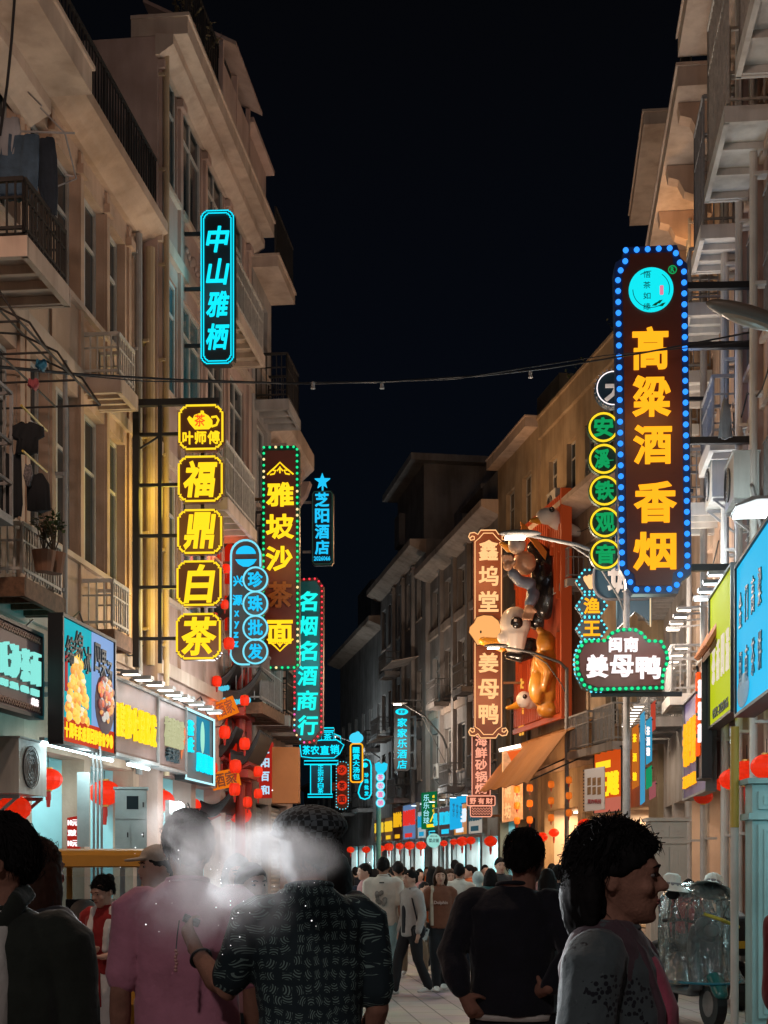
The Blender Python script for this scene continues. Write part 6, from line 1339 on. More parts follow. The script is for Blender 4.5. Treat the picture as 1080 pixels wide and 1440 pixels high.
sunhat(at(944,1246,14.2), .3, 'pale sun hat resting on the clear rain cover', (0,.1)); sunhat(at(1002,1246,14.2), 1.3, 'white sun hat tilted on the scooter mirror by the pipe', (.15,.5))
ps2 = at(1028,1213,16.2); sc2 = scooter((ps2.x,16.2,0), -.1, 'black scooter with a yellow striped bag beside the turquoise cabinet', SCB, FBK)
q = MB(); q.box(-.17,-.14,-.2,.17,.14,.22); o = q.build('delivery_bag', BKC, None, (ps2.x,15.35,.82), -.1); bv = o.modifiers.new('b','BEVEL'); bv.width = .05; bv.segments = 3; tag(o, 'black delivery bag with a yellow reflective band in front of the black scooter', 'bag'); q = MB(); q.box(-.175,-.145,-.12,.175,.145,-.04); q.build('yellow_band', mat('band_yellow',(.6,.35,.02),.4), o)
# ------------------------------------------------------------------ people
SKIN = mat('skin', (.29,.145,.1), .8, vary=.22, vscale=22, bump=.2, bscale=140, spec=.15); SKIN2 = mat('skin_fair', (.46,.27,.2), .55, vary=.1, vscale=14)
HAIRB = mat('hair_black', (.007,.006,.006), .75, vary=.3, vscale=40, spec=.12); HAIRN = mat('hair_brown', (.035,.016,.009), .75, vary=.3, vscale=40, spec=.15); EYEW = mat('eye_white', (.22,.2,.19), .4); EYED = mat('eye_dark', (.01,.007,.006), .2); LIP = mat('lip', (.26,.085,.07), .5)
def fabric(name, c, vary=.14, sc=9): return mat(name, c, .88, vary=vary, vscale=sc, bump=.55, bscale=15, spec=.2, sheen=.15)
V3 = Vector
def tf(q, M): q.v = [tuple(M @ V3(v)) for v in q.v]; return q
def head_mb(fem=False):
    q = MB(); w = .95 if fem else 1
    q.rings([(0,-.055,-.002,.018*w,.018),(0,-.052,.01,.034*w,.036),(0,-.035,.03,.051*w,.058),(0,-.018,.055,.060*w,.076),(0,-.004,.085,.068,.090),(0,.004,.12,.0745,.099),(0,.006,.155,.0755,.1015),(0,.008,.19,.068,.09),(0,.01,.215,.05,.066),(0,.01,.231,.022,.03)], 22)
    q.limb([(0,-.094,.122),(0,-.108,.103),(0,-.116,.09)], [.0085,.0105,.013], 8); q.ell((-.011,-.103,.086),(.009,.01,.008),nu=8,nv=6); q.ell((.011,-.103,.086),(.009,.01,.008),nu=8,nv=6)
    q.ell((0,-.088,.141),(.052,.016,.011)); q.ell((0,-.093,.060),(.024,.010,.0065),nu=10,nv=6); q.ell((0,-.091,.049),(.021,.0105,.0075),nu=10,nv=6); q.ell((0,-.078,.014),(.022,.018,.015),nu=10,nv=7)
    for s in (-1,1):
        q.ell((s*.041,-.073,.088),(.024,.02,.022),nu=10,nv=7); q.ell((s*.079,.012,.108),(.0085,.021,.032),Matrix.Rotation(-.2,3,'X'),nu=10,nv=8); q.ell((s*.031,-.085,.128),(.017,.010,.007),nu=8,nv=6)
    q.limb([(0,.022,-.10),(0,.02,-.03),(0,.014,.05)], [.057*w,.053*w,.052*w], 12); return q
def hand_mb(q, wrist, d, n, curl, s=1.0, thumb=1, hold=False):
    d = V3(d).normalized(); n = V3(n); n = (n - d*n.dot(d)).normalized(); t = d.cross(n)*thumb
    W_ = V3(wrist); kn = W_ + d*.088*s
    q.limb([W_-d*.02*s, W_+d*.03*s, kn], [(.02*s,.026*s),(.016*s,.034*s),(.0125*s,.039*s)] if abs(n.z)>.7 else [(.024*s,.024*s),(.024*s,.024*s),(.022*s,.022*s)], 10)
    for k in (-.024,-.008,.008,.024): q.limb([W_+d*.015*s+t*k*.6*s, kn+t*k*s], [.013*s,.0115*s], 8)
    for k, L in zip((.027,.009,-.009,-.026),(.071,.079,.073,.057)):
        a = curl*(1+.15*(k<0)); p = kn + t*k*s; dirs = d; pts = [p]
        for seg, bend in ((.45,a*.8),(.32,a*1.9),(.23,a*2.6)):
            dd = (d*math.cos(bend) + n*math.sin(bend)); p = p + dd*L*seg*s; pts.append(p)
        q.limb(pts, [.0092*s,.0085*s,.0078*s,.0066*s], 8)
    b = W_+d*.03*s+t*.03*s; q.limb([b, b+(d*.6+t*.7+n*.3).normalized()*.032*s, b+(d*.75+t*.55+n*.5).normalized()*.062*s], [.0125*s,.0105*s,.0085*s], 8)
def hair_mb(style, seed=0):
    """closed hair volume in head coordinates; below the hair line it dives into the skull"""
    rr = random.Random(seed); q = MB(); vol = {'short':.014,'crop':.007,'curly':.026,'long':.016,'bob':.02,'bun':.012}[style]
    def fn(d):
        z = d.z*.118+.124; front = max(0,-d.y); side = abs(d.x)
        line = .175*front**1.5 + (1-front**1.5)*(.10*side**2 + (.035 if style != 'crop' else .055)*(1-side**2))
        if d.y > .15: line = .03 + .05*side if style in ('short','crop','bun') else -.02
        if style in ('long','bob','curly') and d.y > (.3 if style == 'curly' else -.25): line = min(line, .01)
        k = (z-line)/.02; k = max(0, min(1, k)); ns = noise.noise(d*4+V3((seed,0,0)))*.5 + noise.noise(d*11+V3((0,seed,0)))*.35
        return .80 + k*(.2 + vol/.1*(.75+.7*ns) )
    q.ell((0,.008,.124),(.0765,.102,.112), nu=40, nv=28, fn=fn)
    if style == 'long':
        for i in range(26):
            a = math.radians(-115+230*i/25); x, y = .078*math.sin(a), .012+.09*math.cos(a); L = rr.uniform(.16,.24)
            q.limb([(x,y,.13),(x*1.1,y*1.05,.03),(x*1.15,y*.95+.01,.03-L*.6),(x*1.05,y*.9+.015,.03-L)], [.021,.024,.02,.009], 8)
    if style == 'bob':
        for i in range(22):
            a = math.radians(-110+220*i/21); x, y = .078*math.sin(a), .012+.09*math.cos(a); q.limb([(x,y,.14),(x*1.12,y*1.05,.06),(x*1.08,y,-.005)], [.02,.023,.015], 8)
    if style == 'bun': q.ell((0,.105,.19),(.045,.042,.042))
    if style == 'curly':
        for i in range(19):
            a = math.radians(-66+132*i/18); x, y = .078*math.sin(a), .012+.100*math.cos(a); q.limb([(x,y,.13),(x*1.14,y*1.1,.06),(x*1.12,y*1.08,.01),(x*1.05,y*1.03,-.03+rr.uniform(-.02,.01))], [.024,.023,.016,.006], 8)
    return q
def strands(style, n, seed=0):
    rr = random.Random(seed+9); q = MB(); cu = style == 'curly'; base = 0
    for i in range(n):
        a = rr.uniform(-math.pi,math.pi); el = rr.uniform(-.5,1.5)
        d = V3((math.sin(a)*math.cos(el), math.cos(a)*math.cos(el), math.sin(el)))
        if d.y < -.45 and d.z < .5: continue
        if d.z < .1 and d.y < .25: continue
        if d.z < -.25 and style in ('short','crop','bun'): continue
        if cu and d.z < -.2: d = V3((d.x, d.y, -.2-rr.random()*.7))
        if cu and ((d.y < .1 and d.z < .3) or (d.y < -.2 and d.z < .6)): continue
        k = 1 + (.17 if cu else .07); p = V3((d.x*.0765*k, .008+d.y*.102*k, .124+d.z*.112*(k if d.z > 0 else 1)))
        g = V3((rr.uniform(-.35,.35), .5*d.y+rr.uniform(-.15,.35), -.9 if d.z < .8 else -.15)); g = (g - d*g.dot(d)).normalized()
        fr_ = .55 if d.y < 0 else 1; fly = rr.random() < (.06 if cu else .02); L = fr_*(rr.uniform(.03,.06) if not cu else rr.uniform(.04,.08)); lift = rr.uniform(.010,.024) if fly else rr.uniform(.001,.006); w = V3((rr.uniform(-1,1),rr.uniform(-1,1),rr.uniform(-1,1)))*(.003 if not cu else .008)
        q.tube([p-d*.003, p+d*lift+g*L*.35+w, p+d*lift*.6+g*L*.7-w, p-d*(0 if fly else .004)+g*L+w], [.0013,.0016,.0012,.0004], 3, cap=False)
    return q

PEOPLE = 0
def person(label, px, topy, Y, th, top, hair=('short',HAIRB), skin=SKIN, pants=None, shoes=None, sleeve='short', arms=None, legs=None, yaw=0, pitch=0, bulk=1.0, fem=False, fine=False, group=None, hem=.90, extra=None, H=None, top_name='shirt', roll=0, hx=0):
    global PEOPLE; PEOPLE += 1; sd = PEOPLE
    H = H or (CH + (HZ-topy)/F*Y - .012); k = H/1.72; vx = .0075 if fine else (.016 if Y < 24 else .026)
    X = (px-540)/F*Y; loc = (X, Y, .006); sw = .92 if fem else 1
    A = {'L':((.225,.035,1.11),(.235,-.04,.87),(0,-.15,-1),(-1,0,0),.35), 'R':((-.225,.035,1.11),(-.235,-.04,.87),(0,-.15,-1),(1,0,0),.35)}
    if arms: A.update(arms)
    G = {'L':((.095,0,.91),(.10,-.02,.49),(.10,.03,.09)), 'R':((-.095,0,.91),(-.10,-.02,.49),(-.10,.03,.09))}
    if legs: G.update(legs)
    S = {'L':V3((.172*sw*bulk**.5,.005,1.405)), 'R':V3((-.172*sw*bulk**.5,.005,1.405))}
    Mh = Matrix.Translation((hx,-.012,1.487)) @ Matrix.Rotation(yaw,4,'Z') @ Matrix.Rotation(pitch,4,'X') @ Matrix.Rotation(roll,4,'Y')
    Ms = Matrix.Scale(k,4)
    q = MB(); hq = head_mb(fem); tf(hq, Mh); q.add(hq.v, hq.f)
    q.rings([(0,.0,.84,.13,.085),(0,0,.95,.135,.09),(0,0,1.1,.125,.085),(0,0,1.28,.145,.095),(0,0,1.40,.15,.085),(0,.005,1.46,.085,.065),(0,.008,1.50,.05,.052)], 16)
    for s_ in 'LR':
        e, w, hd, pn, cu = A[s_]; e, w = V3(e), V3(w); m1 = S[s_].lerp(e,.5); m2 = e.lerp(w,.3)
        q.limb([S[s_], m1, e, m2, w], [.048,.045,.037,.039,.026], 12); hand_mb(q, w, hd, pn, cu, .96 if fem else 1.04, 1 if s_ == 'L' else -1)
        h, kn, an = (V3(v) for v in G[s_]); q.limb([h, h.lerp(kn,.5), kn, kn.lerp(an,.35), an], [.078,.07,.052,.052,.034], 12); q.limb([an+V3((0,.03,-.045)), an+V3((0,-.10,-.055))], [.03,.028], 8)
    body = blob('person', tf(q, Ms), skin, None, vx*k, 2 if fine else 1, loc, th); tag(body, label, 'person', group)
    # face
    if Y < 24 and True:
        for s_ in (-1,1):
            q = MB(); q.ell((s_*.031,-.083,.119),(.0125,.0115,.0062), nu=10, nv=8); tf(q, Ms @ Mh); e_ = q.build('eye', EYEW, body, smooth=True)
            q = MB(); q.ell((s_*.031,-.0925,.119),(.0062,.0035,.0058), nu=8, nv=6); tf(q, Ms @ Mh); q.build('iris', EYED, e_)
            q = MB(); q.tube([(s_*.014,-.1,.139),(s_*.032,-.1015,.1435),(s_*.05,-.09,.138)], [.0025,.0035,.0015], 6); tf(q, Ms @ Mh); q.build('eyebrow', HAIRB, body)
        q = MB(); q.ell((0,-.0995,.0575),(.021,.006,.0045), nu=10, nv=6); q.ell((0,-.098,.0505),(.0175,.0065,.0052), nu=10, nv=6); tf(q, Ms @ Mh); q.build('lips', LIP, body, smooth=True)
    if hair:
        st, hm = hair; q = hair_mb(st, sd); ho = blob('hair', tf(q, Ms @ Mh), hm, body, (.006 if fine else .011 if Y < 24 else .02)*k, 1, fold=.004 if Y < 24 else 0, fscale=60, seed=sd)
        if fine: q = strands(st, 3800 if st == 'curly' else 2400, sd); tf(q, Ms @ Mh); q.build('loose_strands', hm, ho)
    # top garment
    b = bulk; q = MB()
    q.rings([(0,.0,hem,.172*b*sw,.122*b),(0,0,hem+.08,.170*b*sw,.120*b),(0,0,1.10,.160*b*sw,.114*b),(0,-.003,1.26,.178*b*sw,.122*b),(0,0,1.38,.185*b**.6*sw,.112*b),(0,.004,1.435,.15*sw,.092),(0,.008,1.475,.088,.072),(0,.010,1.488,.066,.064)], 24)
    for s_ in 'LR':
        e, w = V3(A[s_][0]), V3(A[s_][1]); sg = 1 if s_ == 'L' else -1
        if sleeve == 'short': q.limb([S[s_]+V3((-.03*sg,0,.0)), S[s_]+V3((.012*sg,0,-.02)), S[s_].lerp(e,.45), S[s_].lerp(e,.82)], [.070*b**.5,.072*b**.5,.065*b**.5,.060*b**.5], 14)
        elif sleeve == 'long': q.limb([S[s_]+V3((-.03*sg,0,.0)), S[s_]+V3((.012*sg,0,-.02)), S[s_].lerp(e,.5), e, e.lerp(w,.5), e.lerp(w,.93)], [.072*b**.5,.075*b**.5,.066*b**.5,.058*b**.5,.052*b**.5,.043], 14)
        else: q.ell(S[s_], (.06,.06,.05))
    sh = blob(top_name, tf(q, Ms), top, body, vx*1.1*k, 2, fold=.015 if fine else .009, fscale=7, seed=sd)
    q = MB(); q.tube([(.069*math.cos(a), .006+.068*math.sin(a), 1.487+.012*math.sin(a)) for a in [2*math.pi*i/28 for i in range(28)]], .009, 8, closed=True); tf(q, Ms); q.build('collar', top, sh, smooth=True)
    # trousers and shoes
    pm = pants or MATS['trousers_black']; q = MB(); q.rings([(0,0,.80,.15,.105),(0,0,.88,.165*sw,.115),(0,0,1.0,.150*sw,.108),(0,0,1.02,.14*sw,.10)], 18)
    for s_ in 'LR':
        h, kn, an = (V3(v) for v in G[s_]); q.limb([h+V3((0,0,.02)), h.lerp(kn,.5), kn, kn.lerp(an,.5), an+V3((0,0,-.0))], [.095,.088,.074,.068,.064], 14)
    if Y > 3.0: blob('trousers', tf(q, Ms), pm, body, max(.012, vx*1.3)*k, 2, fold=.010, fscale=8, seed=sd+3)
    smt = shoes or MATS['shoe_white']
    for s_ in 'LR':
        an = V3(G[s_][2]); q = MB(); q.limb([an+V3((0,.035,-.04)), an+V3((0,-.03,-.035)), an+V3((0,-.12,-.058)), an+V3((0,-.165,-.065))], [(.045,.04),(.045,.042),(.026,.045),(.018,.036)], 12); tf(q, Ms)
        so = blob('shoe', q, smt, body, .014*k, 1); 
    return body, Ms, Mh, sh
mat('trousers_black', (.012,.012,.015), .9, vary=.2, vscale=8, bump=.15); mat('shoe_white', (.55,.53,.5), .6, vary=.2, vscale=8)
JEANL = fabric('jeans_light', (.24,.40,.44), .25, 6); KHAKI = fabric('khaki', (.22,.16,.11)); SHOEB = mat('shoe_dark', (.02,.02,.02), .6)
BLKF = fabric('black_wool', (.010,.011,.016), .2); OLIVE = fabric('dark_olive_cloth', (.017,.021,.016), .25); PINK = fabric('dusty_pink_cotton', (.46,.19,.26), .12); WTEE = fabric('white_cotton', (.55,.53,.48)); BRNT = fabric('brown_cotton', (.15,.058,.034)); GSH = fabric('pale_grey_shirt', (.34,.32,.31)); REDT = fabric('red_knit', (.26,.018,.018)); ORG = fabric('orange_jacket', (.42,.09,.02)); GVEST = fabric('grey_brown_vest', (.09,.075,.07)); CHAR = fabric('charcoal_cloth', (.028,.03,.034)); NAVY = fabric('navy_cloth', (.014,.022,.04)); TEALC = fabric('teal_cloth', (.03,.09,.095)); CRM = fabric('cream_cloth', (.4,.34,.27)); ROSE = fabric('rose_cloth', (.3,.15,.15)); DKRED = fabric('wine_red_cloth', (.16,.012,.018)); PLUM = fabric('plum_knit', (.075,.045,.055), .2, 12); PINK2 = fabric('bright_pink_cloth', (.5,.10,.16)); WHT = fabric('white_towel', (.6,.58,.55))

# patterned shirt: pale comb-like arcs turned at random on dark teal
PAT = bpy.data.materials.new('dark_teal_arc_print'); PAT.use_nodes = True; pt = PAT.node_tree; pn_ = pt.nodes; pb = pn_['Principled BSDF']; pb.inputs['Roughness'].default_value = .85
def nd(t, op=None, a=None, b=None, tree=pt):
    n_ = tree.nodes.new(t)
    if op: n_.operation = op
    for i, v in enumerate((a, b)):
        if v is None: continue
        if isinstance(v, (int, float)): n_.inputs[i].default_value = v
        elif isinstance(v, tuple): n_.inputs[i].default_value = v
        else: tree.links.new(v, n_.inputs[i])
    return n_
tco = nd('ShaderNodeTexCoord'); sep = nd('ShaderNodeSeparateXYZ'); pt.links.new(tco.outputs['Object'], sep.inputs[0])
ang_ = nd('ShaderNodeMath','ARCTAN2', sep.outputs['X'], sep.outputs['Y']); u_ = nd('ShaderNodeMath','MULTIPLY', ang_.outputs[0], .165*26); v_ = nd('ShaderNodeMath','MULTIPLY', sep.outputs['Z'], 26)
cb0 = nd('ShaderNodeCombineXYZ', None, u_.outputs[0], v_.outputs[0]); nzp = pn_.new('ShaderNodeTexNoise'); nzp.inputs['Scale'].default_value = 5; pt.links.new(tco.outputs['Object'], nzp.inputs['Vector']); nzs_ = nd('ShaderNodeVectorMath','MULTIPLY', nzp.outputs['Color'], (1.3,1.3,0)); cb = nd('ShaderNodeVectorMath','ADD', cb0.outputs[0], nzs_.outputs[0]); fl = nd('ShaderNodeVectorMath','FLOOR', cb.outputs[0]); fr = nd('ShaderNodeVectorMath','SUBTRACT', cb.outputs[0], fl.outputs[0]); wn = nd('ShaderNodeTexWhiteNoise'); pt.links.new(fl.outputs[0], wn.inputs['Vector']); jt = nd('ShaderNodeVectorMath','MULTIPLY', wn.outputs['Color'], (.36,.36,0)); fr1 = nd('ShaderNodeVectorMath','ADD', fr.outputs[0], jt.outputs[0]); fr2 = nd('ShaderNodeVectorMath','SUBTRACT', fr1.outputs[0], (.68,.68,0)); ra = nd('ShaderNodeMath','MULTIPLY', wn.outputs['Value'], 6.283)
vr = pn_.new('ShaderNodeVectorRotate'); vr.rotation_type = 'Z_AXIS'; pt.links.new(fr2.outputs[0], vr.inputs['Vector']); pt.links.new(ra.outputs[0], vr.inputs['Angle'])
ofs = nd('ShaderNodeVectorMath','SUBTRACT', vr.outputs[0], (-.55,0,0)); ln = nd('ShaderNodeVectorMath','LENGTH', ofs.outputs[0]); sn = nd('ShaderNodeMath','MULTIPLY', ln.outputs['Value'], 30); sn2 = nd('ShaderNodeMath','SINE', sn.outputs[0]); g1 = nd('ShaderNodeMath','GREATER_THAN', sn2.outputs[0], .25)
s2 = nd('ShaderNodeSeparateXYZ'); pt.links.new(vr.outputs[0], s2.inputs[0]); ab = nd('ShaderNodeMath','ABSOLUTE', s2.outputs['Y']); g2 = nd('ShaderNodeMath','LESS_THAN', ab.outputs[0], .34); abx = nd('ShaderNodeMath','ABSOLUTE', s2.outputs['X']); g3 = nd('ShaderNodeMath','LESS_THAN', abx.outputs[0], .3)
m1_ = nd('ShaderNodeMath','MULTIPLY', g1.outputs[0], g2.outputs[0]); m2_ = nd('ShaderNodeMath','MULTIPLY', m1_.outputs[0], g3.outputs[0])
mxp = pn_.new('ShaderNodeMix'); mxp.data_type = 'RGBA'; mxp.inputs['A'].default_value = (.006,.018,.024,1); mxp.inputs['B'].default_value = (.16,.24,.22,1); pt.links.new(m2_.outputs[0], mxp.inputs['Factor']); pt.links.new(mxp.outputs['Result'], pb.inputs['Base Color'])
# checked flat cap
CHK = mat('grey_check', (.05,.06,.065), .9); ck = CHK.node_tree; cc = ck.nodes.new('ShaderNodeTexChecker'); cc.inputs['Scale'].default_value = 55; cc.inputs['Color1'].default_value = (.012,.016,.018,1); cc.inputs['Color2'].default_value = (.09,.11,.12,1); tcc = ck.nodes.new('ShaderNodeTexCoord'); ck.links.new(tcc.outputs['Object'], cc.inputs['Vector']); ck.links.new(cc.outputs['Color'], ck.nodes['Principled BSDF'].inputs['Base Color'])
# lace print on the curly haired woman's cardigan
LACE = fabric('grey_lace_cardigan', (.10,.125,.13), .2); lt = LACE.node_tree; vo = lt.nodes.new('ShaderNodeTexVoronoi'); vo.inputs['Scale'].default_value = 75; to_ = lt.nodes.new('ShaderNodeTexCoord'); lt.links.new(to_.outputs['Object'], vo.inputs['Vector']); n4 = lt.nodes.new('ShaderNodeTexNoise'); n4.inputs['Scale'].default_value = 9; lt.links.new(to_.outputs['Object'], n4.inputs['Vector'])
g4 = nd('ShaderNodeMath','LESS_THAN', vo.outputs['Distance'], .45, lt); g5 = nd('ShaderNodeMath','GREATER_THAN', n4.outputs['Fac'], .53, lt); g6 = nd('ShaderNodeMath','MULTIPLY', g4.outputs[0], g5.outputs[0], lt); mxl = lt.nodes.new('ShaderNodeMix'); mxl.data_type = 'RGBA'; mxl.inputs['A'].default_value = (.065,.085,.09,1); mxl.inputs['B'].default_value = (.012,.013,.018,1); lt.links.new(g6.outputs[0], mxl.inputs['Factor']); lt.links.new(mxl.outputs['Result'], lt.nodes['Principled BSDF'].inputs['Base Color'])

PI = math.pi
# --- foreground
b, Ms, Mh, sh = person('man in a dark olive jacket over a white tee, cut off by the left edge', -2, 1146, 3.85, -.14, OLIVE, sleeve='long', bulk=1.04, fine=True, yaw=-1.22, pitch=.05, top_name='jacket', hem=.86)
q = MB(); q.rings([(0,-.08,.9,.085,.085),(0,-.08,1.1,.08,.083),(0,-.082,1.3,.085,.085),(0,-.055,1.42,.07,.075),(0,-.015,1.475,.06,.06)], 18); tf(q, Ms); blob('undershirt', q, WTEE, b, .012, 2, fold=.006)
q = MB()
for s_ in (-1,1): q.limb([(s_*.035,-.095,1.40),(s_*.075,-.045,1.50),(s_*.07,.03,1.525),(s_*.02,.075,1.53)], [(.03,.012),(.032,.012),(.03,.012),(.028,.012)], 10)
tf(q, Ms); blob('jacket_collar', q, OLIVE, sh, .008, 1)
person('person with long dark brown hair behind the man in the olive jacket', 50, 1180, 5.4, 2.5, CHAR, ('long',HAIRN), fem=True, sleeve='long', fine=True)
b, Ms, Mh, sh = person('man in a dusty pink t-shirt, his head veiled by white smoke', 264, 1141, 5.1, PI+.08, PINK, sleeve='short', bulk=1.08, fine=True, hem=.84, yaw=.1)
b, Ms, Mh, sh = person('man in a dark patterned shirt and checked flat cap holding a small device', 434, 1138, 4.55, PI+.25, PAT, ('crop',HAIRB), sleeve='short', bulk=1.0, fine=True, yaw=.35, hem=.82,
    arms={'L':((.255,-.04,1.16),(.315,-.22,1.27),(.3,-.5,.75),(-.8,-.3,.1),.55), 'R':((-.22,.0,1.1),(-.19,-.14,.92),(.1,-.4,-1),(1,0,0),.4)})
q = MB(); q.ell((0,.012,.178),(.112,.138,.076), nu=28, nv=16, fn=lambda d: 1 if d.z > -.15 else .9); q.limb([(-.06,-.09,.165),(0,-.13,.158),(.06,-.09,.165)], [(.012,.03),(.012,.04),(.012,.03)], 10); tf(q, Ms @ Mh); cp = blob('flat_cap', q, CHK, b, .008, 3)
W_ = Ms @ V3((.315,-.22,1.27)); D_ = (V3((.315,-.22,1.27))-V3((.255,-.04,1.16))).normalized(); q = MB(); c_ = W_-D_*.02; u1 = D_.orthogonal().normalized(); u2 = D_.cross(u1); q.tube([c_+u1*.033*math.cos(a)+u2*.033*math.sin(a) for a in [2*PI*i/20 for i in range(20)]], [(.011,.004)]*20, 8, closed=True); wt = q.build('wristwatch', BLACKM, b, smooth=True); q = MB(); q.tube([c_+u1*.03, c_+u1*.043], .019, 16); q.build('watch_face', mat('watch_face',(.3,.32,.33),.2), wt)
hp = b.matrix_basis @ (Ms @ V3((.335,-.275,1.375)))
t = thing('handheld_device', 'small black device with a dangling beaded cord held before the pink t-shirt', 'device', hp, .3); q = MB(); q.tube([(-.02,0,.01),(.03,0,-.012)], .014, 12); q.build('case', BLACKM, t); q = MB(); q.tube([(-.035,0,.0),(-.042,.0,-.05),(-.046,0,-.1)], .0022, 6); q.build('cord', BLACKM, t); q = MB()
for i in range(7): q.ell((-.046+.002*math.sin(i*2),0,-.1-.011*i),(.0065,.0065,.006), nu=8, nv=6)
q.build('bead_strand', mat('beads_pink',(.5,.25,.22),.3), t)
b, Ms, Mh, sh = person('man in a black jacket seen from behind, hands at his waist', 722, 1167, 6.3, PI-.22, BLKF, sleeve='long', bulk=1.13, fine=True, yaw=-.18, hx=-.05, hem=.93, top_name='jacket',
    arms={'L':((.26,.07,1.19),(.20,.15,1.03),(-.45,-.2,-.85),(0,-1,.2),.5), 'R':((-.27,.08,1.19),(-.16,.15,1.05),(.6,-.75,-.2),(0,-1,0),.4)})
q = MB(); q.rings([(0,0,.905,.176,.126),(0,0,.935,.178,.128)], 28); tf(q, Ms); q.build('shirt_hem', WTEE, b, smooth=True)
b, Ms, Mh, sh = person('curly haired woman in a grey lace cardigan over a pink top, facing right', 862, 1163, 3.5, 1.22, LACE, ('curly',HAIRB), sleeve='long', bulk=1.1, fem=True, fine=True, yaw=.12, hem=.8, top_name='cardigan')
q = MB(); q.rings([(0,-.066,.85,.095,.095),(0,-.07,1.1,.092,.092),(0,-.072,1.28,.088,.088),(0,-.035,1.40,.07,.075),(0,-.01,1.45,.055,.055)], 18); tf(q, Ms); blob('pink_top', q, PINK2, b, .012, 2, fold=.006)
q = MB(); q.rings([(0,.012,1.30,.186,.112),(0,.012,1.38,.192,.118),(0,.01,1.44,.158,.098),(0,.014,1.482,.094,.076),(0,.016,1.495,.07,.066)], 24); tf(q, Ms); blob('cardigan_yoke', q, PLUM, sh, .010, 2, fold=.006)
for s_ in (-1,1): q = MB(); q.limb([(s_*.085,-.135,.85),(s_*.09,-.135,1.1),(s_*.085,-.135,1.28),(s_*.07,-.085,1.42),(s_*.065,-.02,1.49)], [(.012,.02)]*5, 8); tf(q, Ms); blob('cardigan_edge', q, PLUM, sh, .008, 1)
person('person in a wine red top cut off by the right edge', 1182, 1150, 4.6, PI+.2, DKRED, sleeve='short', bulk=1.1, fine=False)

# --- the woman in red and the people round the smoke
b, Ms, Mh, sh = person('woman in a red top with a white neck towel and a white apron', 150, 1231, 10.3, -.35, REDT, ('bun',HAIRB), skin=SKIN2, fem=True, fine=True, pitch=.32, yaw=-.25, sleeve='short', pants=WHT, bulk=1.08, hem=.92,
    arms={'L':((.25,-.02,1.12),(.09,-.22,1.07),(-1,-.3,.1),(0,.3,1),.5), 'R':((-.24,-.02,1.12),(-.07,-.21,1.10),(1,-.3,.1),(0,.3,1),.5)})
q = MB(); q.limb([(.075,-.145,1.12),(.085,-.135,1.28),(.085,-.06,1.45),(.05,.06,1.5),(0,.085,1.51),(-.05,.06,1.5),(-.085,-.06,1.45),(-.085,-.135,1.28),(-.08,-.145,1.1)], [(.022,.03)]*9, 10); tf(q, Ms); blob('neck_towel', q, WHT, b, .010, 1, fold=.008, fscale=30)
q = MB(); q.rings([(0,-.03,.50,.175,.115),(0,-.03,.75,.178,.118),(0,-.025,.955,.165,.108)], 20); tf(q, Ms); blob('apron', q, WHT, b, .014, 2, fold=.01); q = MB(); q.tube([(.02,-.15,.95),(.03,-.16,.8),(.035,-.155,.66)], .009, 6); tf(q, Ms); q.build('apron_tie', REDT, b)
b, Ms, Mh, sh = person('person in a pale peaked cap at the left rim of the smoke', 224, 1190, 8.2, -1.1, CHAR, ('short',HAIRB), sleeve='long', skin=SKIN2)
q = MB(); q.ell((0,.01,.178),(.088,.112,.075), nu=22, nv=14); q.limb([(-.05,-.1,.165),(0,-.165,.158),(.05,-.1,.165)], [(.01,.03),(.01,.045),(.01,.03)], 10); tf(q, Ms @ Mh); blob('peaked_cap', q, CRM, b, .01, 2)
person('woman facing the camera between the pink and the patterned shirts', 333, 1203, 9.0, .3, CRM, ('bob',HAIRB), skin=SKIN2, fem=True, sleeve='long')
person('person in a rose top half hidden by the patterned shirt', 352, 1214, 7.4, .6, ROSE, ('short',HAIRN), skin=SKIN2, sleeve='long')

# --- walkers in the middle of the street
wl = dict(legs={'L':((.095,0,.91),(.10,-.14,.52),(.10,-.20,.10)), 'R':((-.095,0,.91),(-.10,.05,.50),(-.10,.22,.13))})
wr = dict(legs={'R':((-.095,0,.91),(-.10,-.14,.52),(-.10,-.20,.10)), 'L':((.095,0,.91),(.10,.05,.50),(.10,.22,.13))})
b, Ms, Mh, sh = person('man walking away in a white printed t-shirt and light blue jeans', 539, 1205, 17.5, PI-.15, WTEE, pants=JEANL, fine=False, bulk=1.1, hem=.86, **wl)
q = MB(); rr = random.Random(4)
for i in range(16): q.ell((rr.uniform(-.07,.07),(.148+.004*rr.random()),1.13+.16*rr.random()),(.028,.008,.03), nu=7, nv=5)
tf(q, Ms); q.build('back_print', mat('print_grey',(.2,.2,.19),.8,vary=.7,vscale=16), sh); q = MB(); q.box(-.03,.125,1.395,.03,.132,1.41); tf(q, Ms); q.build('neck_label', CHAR, sh)
b, Ms, Mh, sh = person('woman in an open pale shirt and black trousers with a black shoulder bag', 578, 1223, 17.2, -1.0, GSH, ('bun',HAIRB), skin=SKIN2, fem=True, sleeve='long', hem=.82, top_name='open_shirt', **wr)
